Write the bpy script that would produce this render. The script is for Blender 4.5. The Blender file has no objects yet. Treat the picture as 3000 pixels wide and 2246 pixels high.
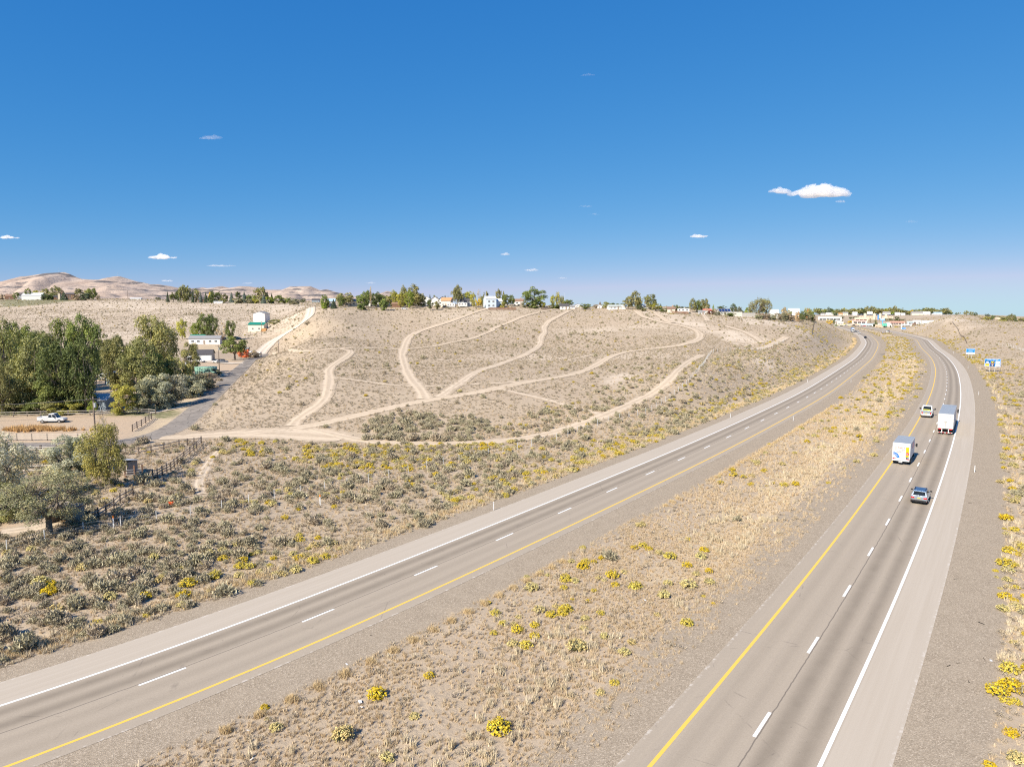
import bpy, math, random
import numpy as np
from mathutils import Vector, Matrix
random.seed(7); rng = np.random.default_rng(11)
S = bpy.context.scene; COL = S.collection; R = math.radians

# ------------------------------------------------------------------ camera, sky, sun, exposure
F, U0, V0, PITCH, CAMH = 2046.0, 1500.0, 1123.0, 0.10577, 24.4      # focal length in px of a 3000 px wide frame
cd = bpy.data.cameras.new('camera'); cam = bpy.data.objects.new('camera', cd); COL.objects.link(cam)
cd.sensor_width = 36.0; cd.sensor_fit = 'HORIZONTAL'; cd.lens = F / 3000 * 36.0
cd.clip_start = 0.5; cd.clip_end = 80000
cam.location = (0, 0, CAMH); cam.rotation_euler = (math.pi / 2 - PITCH, 0, 0); S.camera = cam
SUN_AZ, SUN_EL = R(219), R(39)            # direction the light comes from: clockwise from +Y
W = bpy.data.worlds.new('World'); S.world = W; W.use_nodes = True
wn = W.node_tree.nodes; wl = W.node_tree.links; wn.clear()
sky = wn.new('ShaderNodeTexSky'); sky.sky_type = 'NISHITA'; sky.sun_disc = False
sky.sun_elevation = SUN_EL; sky.sun_rotation = SUN_AZ; sky.altitude = 3000; sky.air_density = 1.0; sky.dust_density = 0.0; sky.ozone_density = 10
bg = wn.new('ShaderNodeBackground'); bg.inputs['Strength'].default_value = 0.06
wo = wn.new('ShaderNodeOutputWorld'); wl.new(bg.outputs[0], wo.inputs['Surface'])
# one tone curve per channel over the whole sky (the clear, deep desert blue of the photograph)
SKYK = 0.0909; sx = wn.new('ShaderNodeSeparateColor'); sc_ = wn.new('ShaderNodeCombineColor'); wl.new(sky.outputs[0], sx.inputs[0])
for i, (A, g, lim) in enumerate(((2.18, 1.36, 0.355), (0.845, 0.635, 0.86), (0.868, 0.308, 1.0))):
    m0 = wn.new('ShaderNodeMath'); m0.operation = 'MULTIPLY'; m0.inputs[1].default_value = SKYK; wl.new(sx.outputs[i], m0.inputs[0])
    mc = wn.new('ShaderNodeMath'); mc.operation = 'MINIMUM'; mc.inputs[1].default_value = lim; wl.new(m0.outputs[0], mc.inputs[0])
    m1 = wn.new('ShaderNodeMath'); m1.operation = 'POWER'; m1.inputs[1].default_value = g; wl.new(mc.outputs[0], m1.inputs[0])
    m2 = wn.new('ShaderNodeMath'); m2.operation = 'MULTIPLY'; m2.inputs[1].default_value = A / (0.06 * 2 ** 0.8); wl.new(m1.outputs[0], m2.inputs[0]); wl.new(m2.outputs[0], sc_.inputs[i])
wl.new(sc_.outputs[0], bg.inputs['Color'])
sd = bpy.data.lights.new('sun', 'SUN'); sd.energy = 4.65; sd.angle = R(0.53); sd.color = (1.0, 0.915, 0.775)
sun = bpy.data.objects.new('sun', sd); COL.objects.link(sun)
sdir = Vector((math.sin(SUN_AZ) * math.cos(SUN_EL), math.cos(SUN_AZ) * math.cos(SUN_EL), math.sin(SUN_EL)))
sun.rotation_euler = sdir.to_track_quat('Z', 'Y').to_euler(); sun.location = (0, 0, 200)
S.view_settings.view_transform = 'Standard'; S.view_settings.look = 'None'
S.view_settings.exposure = 0.8; S.view_settings.gamma = 1.0; S.view_settings.use_curve_mapping = False
S.render.engine = 'CYCLES'
cy = S.cycles; cy.max_bounces = 6; cy.diffuse_bounces = 3; cy.glossy_bounces = 2; cy.transmission_bounces = 3
cy.transparent_max_bounces = 6; cy.volume_bounces = 8; cy.use_denoising = False; cy.filter_width = 1.15

# ------------------------------------------------------------------ tagging and mesh helpers
def tag(o, label=None, cat=None, group=None, kind=None):
    if label: o['label'] = label
    if cat: o['category'] = cat
    if group: o['group'] = group
    if kind: o['kind'] = kind
    return o

def empty(name, loc, rz=0.0, label=None, cat=None, group=None):
    o = bpy.data.objects.new(name, None); COL.objects.link(o); o.empty_display_size = 0.2
    o.location = loc; o.rotation_euler = (0, 0, rz); return tag(o, label, cat, group)

def link(name, me, parent=None, loc=None, rot=None, scale=None):
    o = bpy.data.objects.new(name, me); COL.objects.link(o)
    if parent: o.parent = parent
    if loc is not None: o.location = loc
    if rot is not None: o.rotation_euler = rot
    if scale is not None: o.scale = scale
    return o

def np_mesh(name, V, Fc, mats, mi=None, smooth=False, tint=None):
    """mesh from arrays: V (n,3), Fc (m,k)"""
    V = np.asarray(V, np.float32); Fc = np.asarray(Fc, np.int32); m, k = Fc.shape
    me = bpy.data.meshes.new(name)
    me.vertices.add(len(V)); me.vertices.foreach_set('co', V.ravel())
    me.loops.add(m * k); me.loops.foreach_set('vertex_index', Fc.ravel())
    me.polygons.add(m); me.polygons.foreach_set('loop_start', np.arange(0, m * k, k, dtype=np.int32))
    for x in (mats if isinstance(mats, (list, tuple)) else [mats]): me.materials.append(x)
    if mi is not None: me.polygons.foreach_set('material_index', np.asarray(mi, np.int32))
    if smooth: me.polygons.foreach_set('use_smooth', np.ones(m, bool))
    if tint is not None:
        at = me.attributes.new('tint', 'FLOAT', 'FACE'); at.data.foreach_set('value', np.asarray(tint, np.float32))
    me.update(calc_edges=True); me.validate(); return me

class MB:
    """collects shapes and links them as ONE mesh object"""
    def __init__(s): s.v = []; s.f = []; s.m = []
    def add(s, vs, fs, mi=0):
        b = len(s.v); s.v += [tuple(p) for p in vs]
        for f in fs: s.f.append(tuple(i + b for i in f)); s.m.append(mi)
        return s
    def box(s, c, d, mi=0, rz=0.0, taper=1.0, rx=0.0):
        x, y, z = d[0] / 2, d[1] / 2, d[2] / 2; vs = []
        for sz in (-1, 1):
            t = taper if sz > 0 else 1.0
            for sx, sy in ((-1, -1), (1, -1), (1, 1), (-1, 1)): vs.append(Vector((sx * x * t, sy * y * t, sz * z)))
        if rx: vs = [Matrix.Rotation(rx, 3, 'X') @ p for p in vs]
        if rz: vs = [Matrix.Rotation(rz, 3, 'Z') @ p for p in vs]
        vs = [p + Vector(c) for p in vs]
        return s.add(vs, [(0, 3, 2, 1), (4, 5, 6, 7), (0, 1, 5, 4), (1, 2, 6, 5), (2, 3, 7, 6), (3, 0, 4, 7)], mi)
    def quad(s, a, b, c, d, mi=0): return s.add([a, b, c, d], [(0, 1, 2, 3)], mi)
    def prism(s, prof, y0, y1, mi=0, axis='y'):
        """profile of (a,z) points extruded along y (profile in x,z) or along x (profile in y,z)"""
        n = len(prof); P = (lambda a, z, t: (a, t, z)) if axis == 'y' else (lambda a, z, t: (t, a, z))
        vs = [P(a, z, y0) for a, z in prof] + [P(a, z, y1) for a, z in prof]
        fs = [tuple(range(n)), tuple(range(2 * n - 1, n - 1, -1))] + [(i, i + n, (i + 1) % n + n, (i + 1) % n) for i in range(n)]
        return s.add(vs, fs, mi)
    def tube(s, p0, p1, r0, r1=None, n=6, mi=0, cap=True):
        r1 = r0 if r1 is None else r1; p0 = Vector(p0); p1 = Vector(p1); d = (p1 - p0)
        if d.length < 1e-6: return s
        q = d.to_track_quat('Z', 'Y'); vs = []
        for p, r in ((p0, r0), (p1, r1)):
            for i in range(n):
                a = 2 * math.pi * i / n; vs.append(p + q @ Vector((r * math.cos(a), r * math.sin(a), 0)))
        fs = [(i, (i + 1) % n, (i + 1) % n + n, i + n) for i in range(n)]
        if cap: fs += [tuple(range(n - 1, -1, -1)), tuple(range(n, 2 * n))]
        return s.add(vs, fs, mi)
    def hull8(s, bot, top, mi=0):
        """bot/top: four points each, counter-clockwise from above"""
        return s.add(list(bot) + list(top), [(3, 2, 1, 0), (4, 5, 6, 7), (0, 1, 5, 4), (1, 2, 6, 5), (2, 3, 7, 6), (3, 0, 4, 7)], mi)
    def loft(s, rings, mi=0, cap=True):
        n = len(rings[0]); vs = [p for r in rings for p in r]; fs = []
        for j in range(len(rings) - 1):
            for i in range(n): fs.append((j * n + i, j * n + (i + 1) % n, (j + 1) * n + (i + 1) % n, (j + 1) * n + i))
        if cap: fs += [tuple(range(n - 1, -1, -1)), tuple(range((len(rings) - 1) * n, len(rings) * n))]
        return s.add(vs, fs, mi)
    def mesh(s, name, mats, smooth=False, bevel=0.0):
        me = bpy.data.meshes.new(name); me.from_pydata([tuple(p) for p in s.v], [], s.f)
        for x in (mats if isinstance(mats, (list, tuple)) else [mats]): me.materials.append(x)
        me.polygons.foreach_set('material_index', np.array(s.m, np.int32))
        import bmesh
        bm = bmesh.new(); bm.from_mesh(me)
        bmesh.ops.recalc_face_normals(bm, faces=bm.faces)
        if bevel: 
            bmesh.ops.bevel(bm, geom=[e for e in bm.edges if len(e.link_faces) == 2 and e.calc_face_angle(0) > 0.5], offset=bevel, segments=2, affect='EDGES', profile=0.6)
        bm.to_mesh(me); bm.free()
        if smooth: me.polygons.foreach_set('use_smooth', np.ones(len(me.polygons), bool))
        me.update(); return me
    def build(s, name, mats, parent=None, smooth=False, bevel=0.0, **k):
        return link(name, s.mesh(name, mats, smooth, bevel), parent, **k)

def copy_tree(o, parent=None):
    c = o.copy(); COL.objects.link(c)
    if parent: c.parent = parent
    for ch in o.children: copy_tree(ch, c)
    return c

# ------------------------------------------------------------------ material helper
class NT:
    def __init__(s, name):
        s.m = bpy.data.materials.new(name); s.m.use_nodes = True; t = s.m.node_tree; s.n = t.nodes; s.l = t.links
        s.b = s.n['Principled BSDF']; s.out = s.n['Material Output']; s.b.inputs['Specular IOR Level'].default_value = 0.25
    def link(s, a, b): s.l.new(a, b)
    def put(s, sock, v):
        if hasattr(v, 'is_linked') or hasattr(v, 'links'): s.l.new(v, sock)
        else: sock.default_value = (*v, 1.0) if isinstance(v, (tuple, list)) and len(v) == 3 and sock.type == 'RGBA' else v
    def coord(s, w='Object'): return s.n.new('ShaderNodeTexCoord').outputs[w]
    def attr(s, name, out='Fac'):
        a = s.n.new('ShaderNodeAttribute'); a.attribute_name = name; return a.outputs[out]
    def noise(s, scale, detail=3, rough=0.55, vec=None, col=False, dist=0.0):
        n = s.n.new('ShaderNodeTexNoise'); n.inputs['Scale'].default_value = scale; n.inputs['Detail'].default_value = detail
        n.inputs['Roughness'].default_value = rough; n.inputs['Distortion'].default_value = dist
        s.put(n.inputs['Vector'], vec if vec is not None else s.coord()); return n.outputs['Color' if col else 'Fac']
    def vor(s, scale, out='Distance', vec=None, rnd=1.0):
        n = s.n.new('ShaderNodeTexVoronoi'); n.inputs['Scale'].default_value = scale; n.inputs['Randomness'].default_value = rnd
        s.put(n.inputs['Vector'], vec if vec is not None else s.coord()); return n.outputs[out]
    def mapr(s, x, a, b, c=0.0, d=1.0, smooth=False):
        n = s.n.new('ShaderNodeMapRange'); n.interpolation_type = 'SMOOTHSTEP' if smooth else 'LINEAR'
        s.put(n.inputs[0], x)
        for i, v in enumerate((a, b, c, d)): s.put(n.inputs[i + 1], v)
        return n.outputs[0]
    def math(s, op, a, b=0.0, clamp=False):
        n = s.n.new('ShaderNodeMath'); n.operation = op; n.use_clamp = clamp; s.put(n.inputs[0], a); s.put(n.inputs[1], b); return n.outputs[0]
    def mix(s, f, a, b, mode='MIX'):
        n = s.n.new('ShaderNodeMix'); n.data_type = 'RGBA'; n.blend_type = mode; n.clamp_factor = True
        s.put(n.inputs[0], f); s.put(n.inputs[6], a); s.put(n.inputs[7], b); return n.outputs[2]
    def ramp(s, f, stops):
        n = s.n.new('ShaderNodeValToRGB'); e = n.color_ramp.elements
        while len(e) < len(stops): e.new(0.5)
        for x, (p, c) in zip(e, stops): x.position = p; x.color = (*c, 1.0) if len(c) == 3 else c
        s.put(n.inputs[0], f); return n.outputs[0]
    def uv(s):
        u = s.n.new('ShaderNodeUVMap'); x = s.n.new('ShaderNodeSeparateXYZ'); s.link(u.outputs[0], x.inputs[0]); return x.outputs[0], x.outputs[1]
    def xyz(s, v):
        x = s.n.new('ShaderNodeSeparateXYZ'); s.put(x.inputs[0], v); return x.outputs
    def comb(s, x, y, z):
        n = s.n.new('ShaderNodeCombineXYZ')
        for i, v in enumerate((x, y, z)): s.put(n.inputs[i], v)
        return n.outputs[0]
    def bump(s, h, strength=0.5, dist=0.05):
        b = s.n.new('ShaderNodeBump'); b.inputs['Strength'].default_value = strength; b.inputs['Distance'].default_value = dist
        s.put(b.inputs['Height'], h); s.link(b.outputs[0], s.b.inputs['Normal'])
    def done(s, col, rough=0.85, metal=0.0, spec=None):
        s.put(s.b.inputs['Base Color'], col); s.put(s.b.inputs['Roughness'], rough); s.b.inputs['Metallic'].default_value = metal
        if spec is not None: s.b.inputs['Specular IOR Level'].default_value = spec
        return s.m

_mc = {}
def M(name, col, rough=0.6, var=0.12, scale=3.0, metal=0.0, spec=0.3, dirt=0.0):
    """painted / plain surface with mottling and a little grime"""
    if name in _mc: return _mc[name]
    t = NT(name); n = t.noise(scale, 4); c2 = tuple(x * (1 - var) for x in col); c1 = tuple(min(1, x * (1 + var * 0.6)) for x in col)
    c = t.mix(t.mapr(n, 0.3, 0.7), c2, c1)
    if dirt: c = t.mix(t.mapr(t.noise(scale * 2.3, 5, 0.7), 0.5, 0.75, 0, dirt), c, (0.24, 0.19, 0.14))
    _mc[name] = t.done(c, t.mapr(n, 0.2, 0.8, max(0.05, rough - 0.08), min(1, rough + 0.08)), metal, spec); return _mc[name]
def Mglass(name='window_glass', col=(0.02, 0.026, 0.032)):
    if name in _mc: return _mc[name]
    t = NT(name); _mc[name] = t.done(t.mix(t.noise(1.5), col, tuple(x * 2.2 for x in col)), 0.08, 0, 0.6); return _mc[name]

# ------------------------------------------------------------------ geometry of the view and of the land
CP, SP = math.cos(PITCH), math.sin(PITCH)
def ray(u, v):
    x = (np.asarray(u, float) - U0) / F; y = (np.asarray(v, float) - V0) / F
    return x / (CP - y * SP), (-SP - y * CP) / (CP - y * SP)       # dX/dY, dZ/dY
def zr(Y):                                                          # the highway's own gentle rise
    Y = np.asarray(Y, float); return 0.0045 * 30 * np.log1p(np.exp(np.clip((Y - 260) / 30, -30, 60)))
def on_road(u, v):
    dx, dz = ray(u, v); Y = np.full(np.shape(dx), 100.0)
    for _ in range(60): Y = 0.5 * Y + 0.5 * (zr(Y) - CAMH) / dz
    return np.stack([dx * Y, Y], -1)

def resample(P, step):
    P = np.asarray(P, float); s = np.r_[0, np.cumsum(np.linalg.norm(np.diff(P, axis=0), axis=1))]
    q = np.linspace(0, s[-1], max(2, int(s[-1] / step) + 1)); return np.stack([np.interp(q, s, P[:, i]) for i in range(P.shape[1])], -1)
def smooth(P, k):
    k = min(k, (len(P) - 2) / 3.2); n = max(1, int(3 * k)); w = np.exp(-0.5 * (np.arange(-n, n + 1) / k) ** 2); w /= w.sum()
    a = 2 * P[0] - P[n:0:-1]; b = 2 * P[-1] - P[-2:-n - 2:-1]; Q = np.r_[a, P, b]
    return np.stack([np.convolve(Q[:, i], w, 'valid') for i in range(P.shape[1])], -1)
def tangents(P):
    t = np.gradient(P, axis=0); return t / np.linalg.norm(t, axis=1, keepdims=True)
def offset(P, d):
    t = tangents(P); return P + np.stack([t[:, 1], -t[:, 0]], -1) * (np.asarray(d)[..., None] if np.ndim(d) else d)   # + is to the right
def center(poly, d):
    P = resample(on_road([a for a, b in poly], [b for a, b in poly]), 2.0); return offset(smooth(P, 8), d)
RY = [(1905.5, 2246), (2100, 2019), (2439.7, 1600), (2474.7, 1550), (2610.6, 1359.5), (2665, 1276.6), (2696, 1223.6), (2716.6, 1181.5), (2733, 1140.8), (2741, 1100), (2742.5, 1086.3), (2737.7, 1065), (2728, 1047), (2713, 1031), (2697, 1018)]
LW = [(0, 2099), (400, 1948.2), (1000, 1718.6), (1978, 1320), (2150, 1243), (2344, 1152.6), (2445.8, 1089.6), (2506.8, 1048.9), (2531, 1020), (2539.4, 1004), (2531, 990), (2523, 981.7)]
cr = center(RY, 3.66); cl = center(LW, 3.66)
fr = np.array([[308, 530], [335, 592], [368, 680], [405, 790], [440, 900]])
cr = np.r_[cr[:-6], fr + np.array([3.0, 0])]; cl = np.r_[cl[:-4], np.array([[352, 712], [385, 800], [418, 900]])]
cr = np.r_[[cr[0] - np.array([.60, .80]) * 46], cr]; cl = np.r_[[cl[0] - np.array([.79, .61]) * 50], cl]
CR = smooth(resample(cr, 2.0), 7); CL = smooth(resample(cl, 2.0), 7)
TR, TL = tangents(CR), tangents(CL)

def nearest_off(P, C, T):
    """signed offset (right positive) of points P from a centreline, and its arc index"""
    P = np.atleast_2d(P); off = np.empty(len(P)); idx = np.empty(len(P), int)
    Cs = C[::2]
    for a in range(0, len(P), 20000):
        q = P[a:a + 20000]; d2 = ((q[:, None, :] - Cs[None]) ** 2).sum(-1); i = d2.argmin(1); ii = np.minimum(i * 2, len(C) - 1)
        v = q - C[ii]; t = T[ii]; o = t[:, 1] * v[:, 0] - t[:, 0] * v[:, 1]; along = (v * t).sum(1)
        end = ((ii == 0) & (along < -3)) | ((i == len(Cs) - 1) & (along > 3))
        off[a:a + 20000] = np.where(end, np.sign(o) * np.sqrt((v ** 2).sum(1)), o); idx[a:a + 20000] = ii
    return off, idx

# control points of the land: picture column, picture row, distance ahead
CT = []
def ct(u, v, D): dx, dz = ray(u, v); CT.append((dx * D, D, CAMH + dz * D))
def ctz(x, y, z): CT.append((x, y, z))
for u in (900, 1100, 1300, 1500, 1700):
    ct(u, {900: 905, 1100: 897.5, 1300: 897, 1500: 896, 1700: 905}[u], 500 if u > 900 else 520); ct(u, 950, 405)
    ct(u, 1000, 325); ct(u, 1050, 258); ct(u, 1100, 206); ct(u, 1170, 166); ct(u, 1280, 133)
for u, v, D in ((1850, 909, 455), (2000, 920, 430), (2200, 931, 430), (2300, 937, 480), (2385, 940, 545), (1850, 960, 370), (1850, 1010, 300), (1850, 1060, 240), (2000, 965, 355), (2000, 1000, 305), (2100, 1031, 280),
                (2200, 985, 340), (2200, 1015, 310), (2380, 975, 380), (2300, 1005, 330), (2432, 950, 660), (2480, 968, 760), (2440, 972, 560), (2075, 1075, 222), (2050, 1120, 180), (1956, 1172, 165), (1820, 1229, 145), (1300, 1385, 104), (700, 1500, 82), (2300, 1060, 255), (2200, 1110, 198)): ct(u, v, D)
for x, y in ((-90, 700), (0, 700), (90, 700), (150, 640), (0, 1000), (150, 1000)): ctz(x, y, 24.6 if y < 800 else 26)
ctz(230, 640, 17); ctz(270, 820, 12); ctz(250, 1000, 14)
for u in (0, 150, 300):
    ct(u, 1306, 124); ct(u, 1233, 152); ctz(ray(u, 1200)[0] * 200, 200, 0.0); ctz(ray(u, 1200)[0] * 270, 270, 0.3); ctz(ray(u, 1200)[0] * 340, 340, 1.4)
for u, v, D in ((0, 985, 430), (200, 985, 430), (400, 985, 430), (0, 945, 540), (200, 940, 560), (400, 940, 560), (600, 945, 540), (0, 900, 720), (200, 895, 740), (400, 895, 740), (600, 900, 720), (780, 905, 700), (0, 880, 860), (200, 877, 870), (400, 879, 860), (600, 884, 850), (780, 888, 830), (880, 893, 820),
                (642, 1097, 252), (817, 1041, 362), (600, 1009, 395), (760, 970, 480), (850, 930, 570), (922, 898, 700), (690, 1054, 326), (500, 1204, 166), (604, 1130, 222), (480, 1290, 130), (700, 1160, 182), (760, 1090, 258), (720, 1000, 415), (870, 990, 400)): ct(u, v, D)
for x, y in ((-260, 1300), (-620, 1300), (-1000, 1300), (-1400, 1600), (-600, 2200), (-1500, 2500)): ctz(x, y, 37)
for u, v, D in ((2775, 936, 600), (2900, 945, 620), (3000, 945, 640), (3100, 948, 660), (2700, 957, 610), (2640, 968, 690), (2850, 975, 500), (2900, 1000, 435), (3000, 1040, 350), (2950, 1100, 250), (3000, 1200, 168), (3100, 1300, 126), (2800, 990, 520), (2810, 922, 950), (2904, 941, 900), (3000, 944, 950), (2740, 925, 1250)): ct(u, v, D)
for u, v, D in ((2450, 960, 930), (2550, 960, 930), (2640, 960, 930), (2450, 950, 1030), (2600, 950, 1030), (2720, 948, 1010), (2450, 940, 1150), (2560, 939, 1200), (2650, 930, 1300), (2430, 925, 1400), (2550, 922, 1480), (2700, 922, 1480), (2800, 922, 1500), (2350, 925, 1300)): ct(u, v, D)
for x, y, z in ((0, 2600, 0), (600, 2600, -6), (1500, 2600, -18), (2400, 2600, -20), (0, 9000, -125), (-6000, 9000, -60), (6000, 9000, -130), (0, 40000, -610), (-30000, 40000, -610), (30000, 40000, -610), (1500, 1700, -5), (500, 600, 6), (800, 1000, 6), (260, 150, -1), (150, 60, -0.5), (-120, 60, 0), (-80, 20, 0), (60, 10, 0), (700, 500, 5)): ctz(x, y, z)
for C in (CR, CL):
    for p in C[::14]: ctz(p[0], p[1], float(zr(p[1])))
for p in 0.5 * (CR[20:330:16] + CL[np.minimum(np.arange(20, 330, 16) + 6, len(CL) - 1)]): ctz(p[0], p[1], float(zr(p[1])) - 0.35)
CT = np.array(CT)
def warp(x, y): y = np.maximum(np.asarray(y, float), 0) + 40; return np.stack([np.asarray(x, float) / y * 2.2, np.log(y / 100.0)], -1)
_c = warp(CT[:, 0], CT[:, 1])
def _k(d2): return 0.5 * d2 * np.log(d2 + 1e-9)
_n = len(_c); _A = np.zeros((_n + 3, _n + 3)); _A[:_n, :_n] = _k(((_c[:, None] - _c[None]) ** 2).sum(-1)) + np.eye(_n) * 2e-4
_A[:_n, _n] = 1; _A[:_n, _n + 1:] = _c; _A[_n:, :_n] = _A[:_n, _n:].T
_w = np.linalg.solve(_A, np.r_[CT[:, 2], 0, 0, 0])
def vnoise(x, y, s, seed=0):
    x = np.asarray(x) / s + seed * 17.3; y = np.asarray(y) / s + seed * 9.1; xi = np.floor(x); yi = np.floor(y); fx = x - xi; fy = y - yi
    h = lambda a, b: np.mod(np.sin(a * 127.1 + b * 311.7 + seed) * 43758.5453, 1.0)
    fx = fx * fx * (3 - 2 * fx); fy = fy * fy * (3 - 2 * fy)
    return (h(xi, yi) * (1 - fx) + h(xi + 1, yi) * fx) * (1 - fy) + (h(xi, yi + 1) * (1 - fx) + h(xi + 1, yi + 1) * fx) * fy - 0.5
def sstep(a, b, x): t = np.clip((x - a) / (b - a), 0, 1); return t * t * (3 - 2 * t)
def height(x, y):
    x = np.asarray(x, float); y = np.asarray(y, float); sh = x.shape; x = x.ravel(); y = y.ravel(); z = np.empty(len(x))
    q = warp(x, y)
    for a in range(0, len(x), 20000):
        p = q[a:a + 20000]; z[a:a + 20000] = _k(((p[:, None] - _c[None]) ** 2).sum(-1)) @ _w[:_n] + _w[_n] + p @ _w[_n + 1:]
    P = np.stack([x, y], -1); o1, _ = nearest_off(P, CR, TR); o2, _ = nearest_off(P, CL, TL)
    d = np.minimum(np.abs(o1), np.abs(o2)); m = sstep(10.5, 30.0, d)
    far = sstep(1500, 3000, y)
    z += m * (1 - far) * (0.7 * vnoise(x, y, 34, 1) + 0.22 * vnoise(x, y, 13, 2)) * (0.3 + 0.7 * sstep(120, 260, y)) * (1 - 0.8 * ((x < -0.33 * y) & (y < 330)))
    zz = np.where(d < 300, zr(y), z)
    return (z * m + (zz - 0.05) * (1 - m)).reshape(sh)
def ground(u, v):
    """where the sight line of a picture point meets the land"""
    dx, dz = ray(u, v); dx = np.atleast_1d(dx); dz = np.atleast_1d(dz); out = []
    Ys = np.geomspace(24, 2600, 420)
    for a, b in zip(dx, dz):
        g = height(a * Ys, Ys) - (CAMH + b * Ys); i = np.argmax(g > 0) if (g > 0).any() else len(Ys) - 1
        lo, hi = Ys[max(i - 1, 0)], Ys[i]
        t = g[i - 1] / (g[i - 1] - g[i]) if i > 0 and g[i] != g[i - 1] else 0
        Y = lo + (hi - lo) * np.clip(t, 0, 1); out.append((a * Y, Y))
    return np.array(out)
def at(u, v):
    p = ground([u], [v])[0]; return Vector((p[0], p[1], float(height(p[0], p[1]))))
def atD(u, D):
    z = 0.0
    for _ in range(3): x = (u - U0) / F * (D * CP + (CAMH - z) * SP); z = float(height(x, D))
    return Vector((x, D, z))
# ------------------------------------------------------------------ lettering (made early, while the scene is still light)
TXT = {}
def _texts(items):
    objs = []
    for key, body, size in items:
        cu = bpy.data.curves.new('lettering', 'FONT'); cu.body = body; cu.size = size; cu.align_x = 'CENTER'; cu.align_y = 'CENTER'; cu.extrude = 0.004; cu.resolution_u = 2
        o = bpy.data.objects.new('lettering', cu); COL.objects.link(o); objs.append((key, o, cu))
    dg = bpy.context.evaluated_depsgraph_get()
    for key, o, cu in objs: TXT[key] = bpy.data.meshes.new_from_object(o.evaluated_get(dg))
    for key, o, cu in objs: bpy.data.objects.remove(o); bpy.data.curves.remove(cu)
_texts([('uhaul', 'U-HAUL', 0.36), ('low', 'Our Low Decks', 0.20), ('move', 'Make Your Move', 0.20), ('easier', 'EASIER!', 0.20), ('info1', 'Tourist Info', 0.55), ('info2', 'Services', 0.5), ('info3', 'NEXT EXIT', 0.5), ('food', 'FOOD - EXIT 303', 0.48), ('exit', 'EXIT 303', 1.1), ('svc', 'GAS', 0.9)])
# ------------------------------------------------------------------ ground materials
def earth_nodes(t):
    co = t.coord(); big = t.noise(0.018, 4, 0.6, co); mid = t.noise(0.13, 5, 0.65, co); fine = t.noise(1.7, 5, 0.7, co); grit = t.noise(9.0, 3, 0.7, co)
    c = t.mix(t.mapr(mid, 0.35, 0.68), (0.39, 0.305, 0.214), (0.48, 0.385, 0.277))
    c = t.mix(t.mapr(big, 0.42, 0.66, 0, 0.6), c, (0.43, 0.335, 0.245))
    c = t.mix(t.mapr(fine, 0.42, 0.64, 0, 0.5), c, (0.34, 0.275, 0.20))
    c = t.mix(t.mapr(grit, 0.55, 0.75, 0, 0.5), c, (0.54, 0.45, 0.335))
    return c, fine, grit, mid
t = NT('dry_earth'); c, fine, grit, mid = earth_nodes(t)
bare = t.math('MULTIPLY', t.attr('bare'), t.mapr(t.noise(0.09, 5, 0.7), 0.36, 0.56), True)
c = t.mix(bare, c, t.mix(t.mapr(fine, 0.35, 0.65), (0.54, 0.44, 0.33), (0.62, 0.52, 0.41)))
gold = t.math('MULTIPLY', t.attr('gold'), t.mapr(t.noise(0.35, 5, 0.7), 0.3, 0.6), True)
c = t.mix(gold, c, t.mix(t.mapr(fine, 0.35, 0.65), (0.50, 0.385, 0.24), (0.56, 0.45, 0.31)))
yard = t.math('MULTIPLY', t.attr('yard'), t.mapr(t.noise(0.5, 4, 0.6), 0.25, 0.5), True)
c = t.mix(yard, c, t.mix(t.mapr(fine, 0.35, 0.65), (0.44, 0.325, 0.22), (0.50, 0.385, 0.275)))
gr = t.math('MULTIPLY', t.attr('lawn'), t.mapr(t.noise(0.6, 4, 0.6), 0.3, 0.55), True)
c = t.mix(gr, c, t.mix(t.mapr(fine, 0.35, 0.65), (0.11, 0.12, 0.05), (0.19, 0.19, 0.085)))
t.bump(t.math('ADD', t.math('MULTIPLY', fine, 1.0), t.math('MULTIPLY', grit, 0.4)), 0.7, 0.16)
m_earth = t.done(c, 0.95, 0, 0.1)

def track_mat(name, ca, cb, edge_power=0.55):
    t = NT(name); ux, uy = t.uv(); a = t.math('ABSOLUTE', ux); co = t.coord()
    e, fine, grit, mid = earth_nodes(t)
    n = t.noise(0.8, 5, 0.65, co); rut = t.mapr(t.math('ABSOLUTE', t.math('SUBTRACT', a, 0.42)), 0.05, 0.28, 1, 0, True)
    c = t.mix(t.mapr(n, 0.3, 0.7), ca, cb); c = t.mix(t.math('MULTIPLY', rut, 0.5), c, tuple(min(1, x * 1.16) for x in cb))
    k = t.mapr(t.math('ADD', a, t.mapr(t.noise(0.55, 4, 0.7, co), 0.3, 0.7, -0.42, 0.42)), edge_power, edge_power + 0.36, 0, 1, True)
    midw = t.math('MULTIPLY', t.mapr(a, 0.05, 0.22, 1, 0, True), t.mapr(t.noise(0.35, 4, 0.7, co), 0.42, 0.62, 0, 0.75)); c = t.mix(midw, c, e)
    t.bump(t.math('ADD', fine, t.math('MULTIPLY', rut, -0.5)), 0.5, 0.08)
    return t.done(t.mix(k, c, e), 0.95, 0, 0.1)
m_track = track_mat('pale_dirt_track', (0.47, 0.37, 0.262), (0.56, 0.455, 0.338))
m_faint = track_mat('faint_dirt_track', (0.50, 0.40, 0.29), (0.57, 0.465, 0.35), 0.35)
m_gravelroad = track_mat('gravel_road', (0.50, 0.425, 0.34), (0.60, 0.52, 0.43), 0.75)

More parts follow.
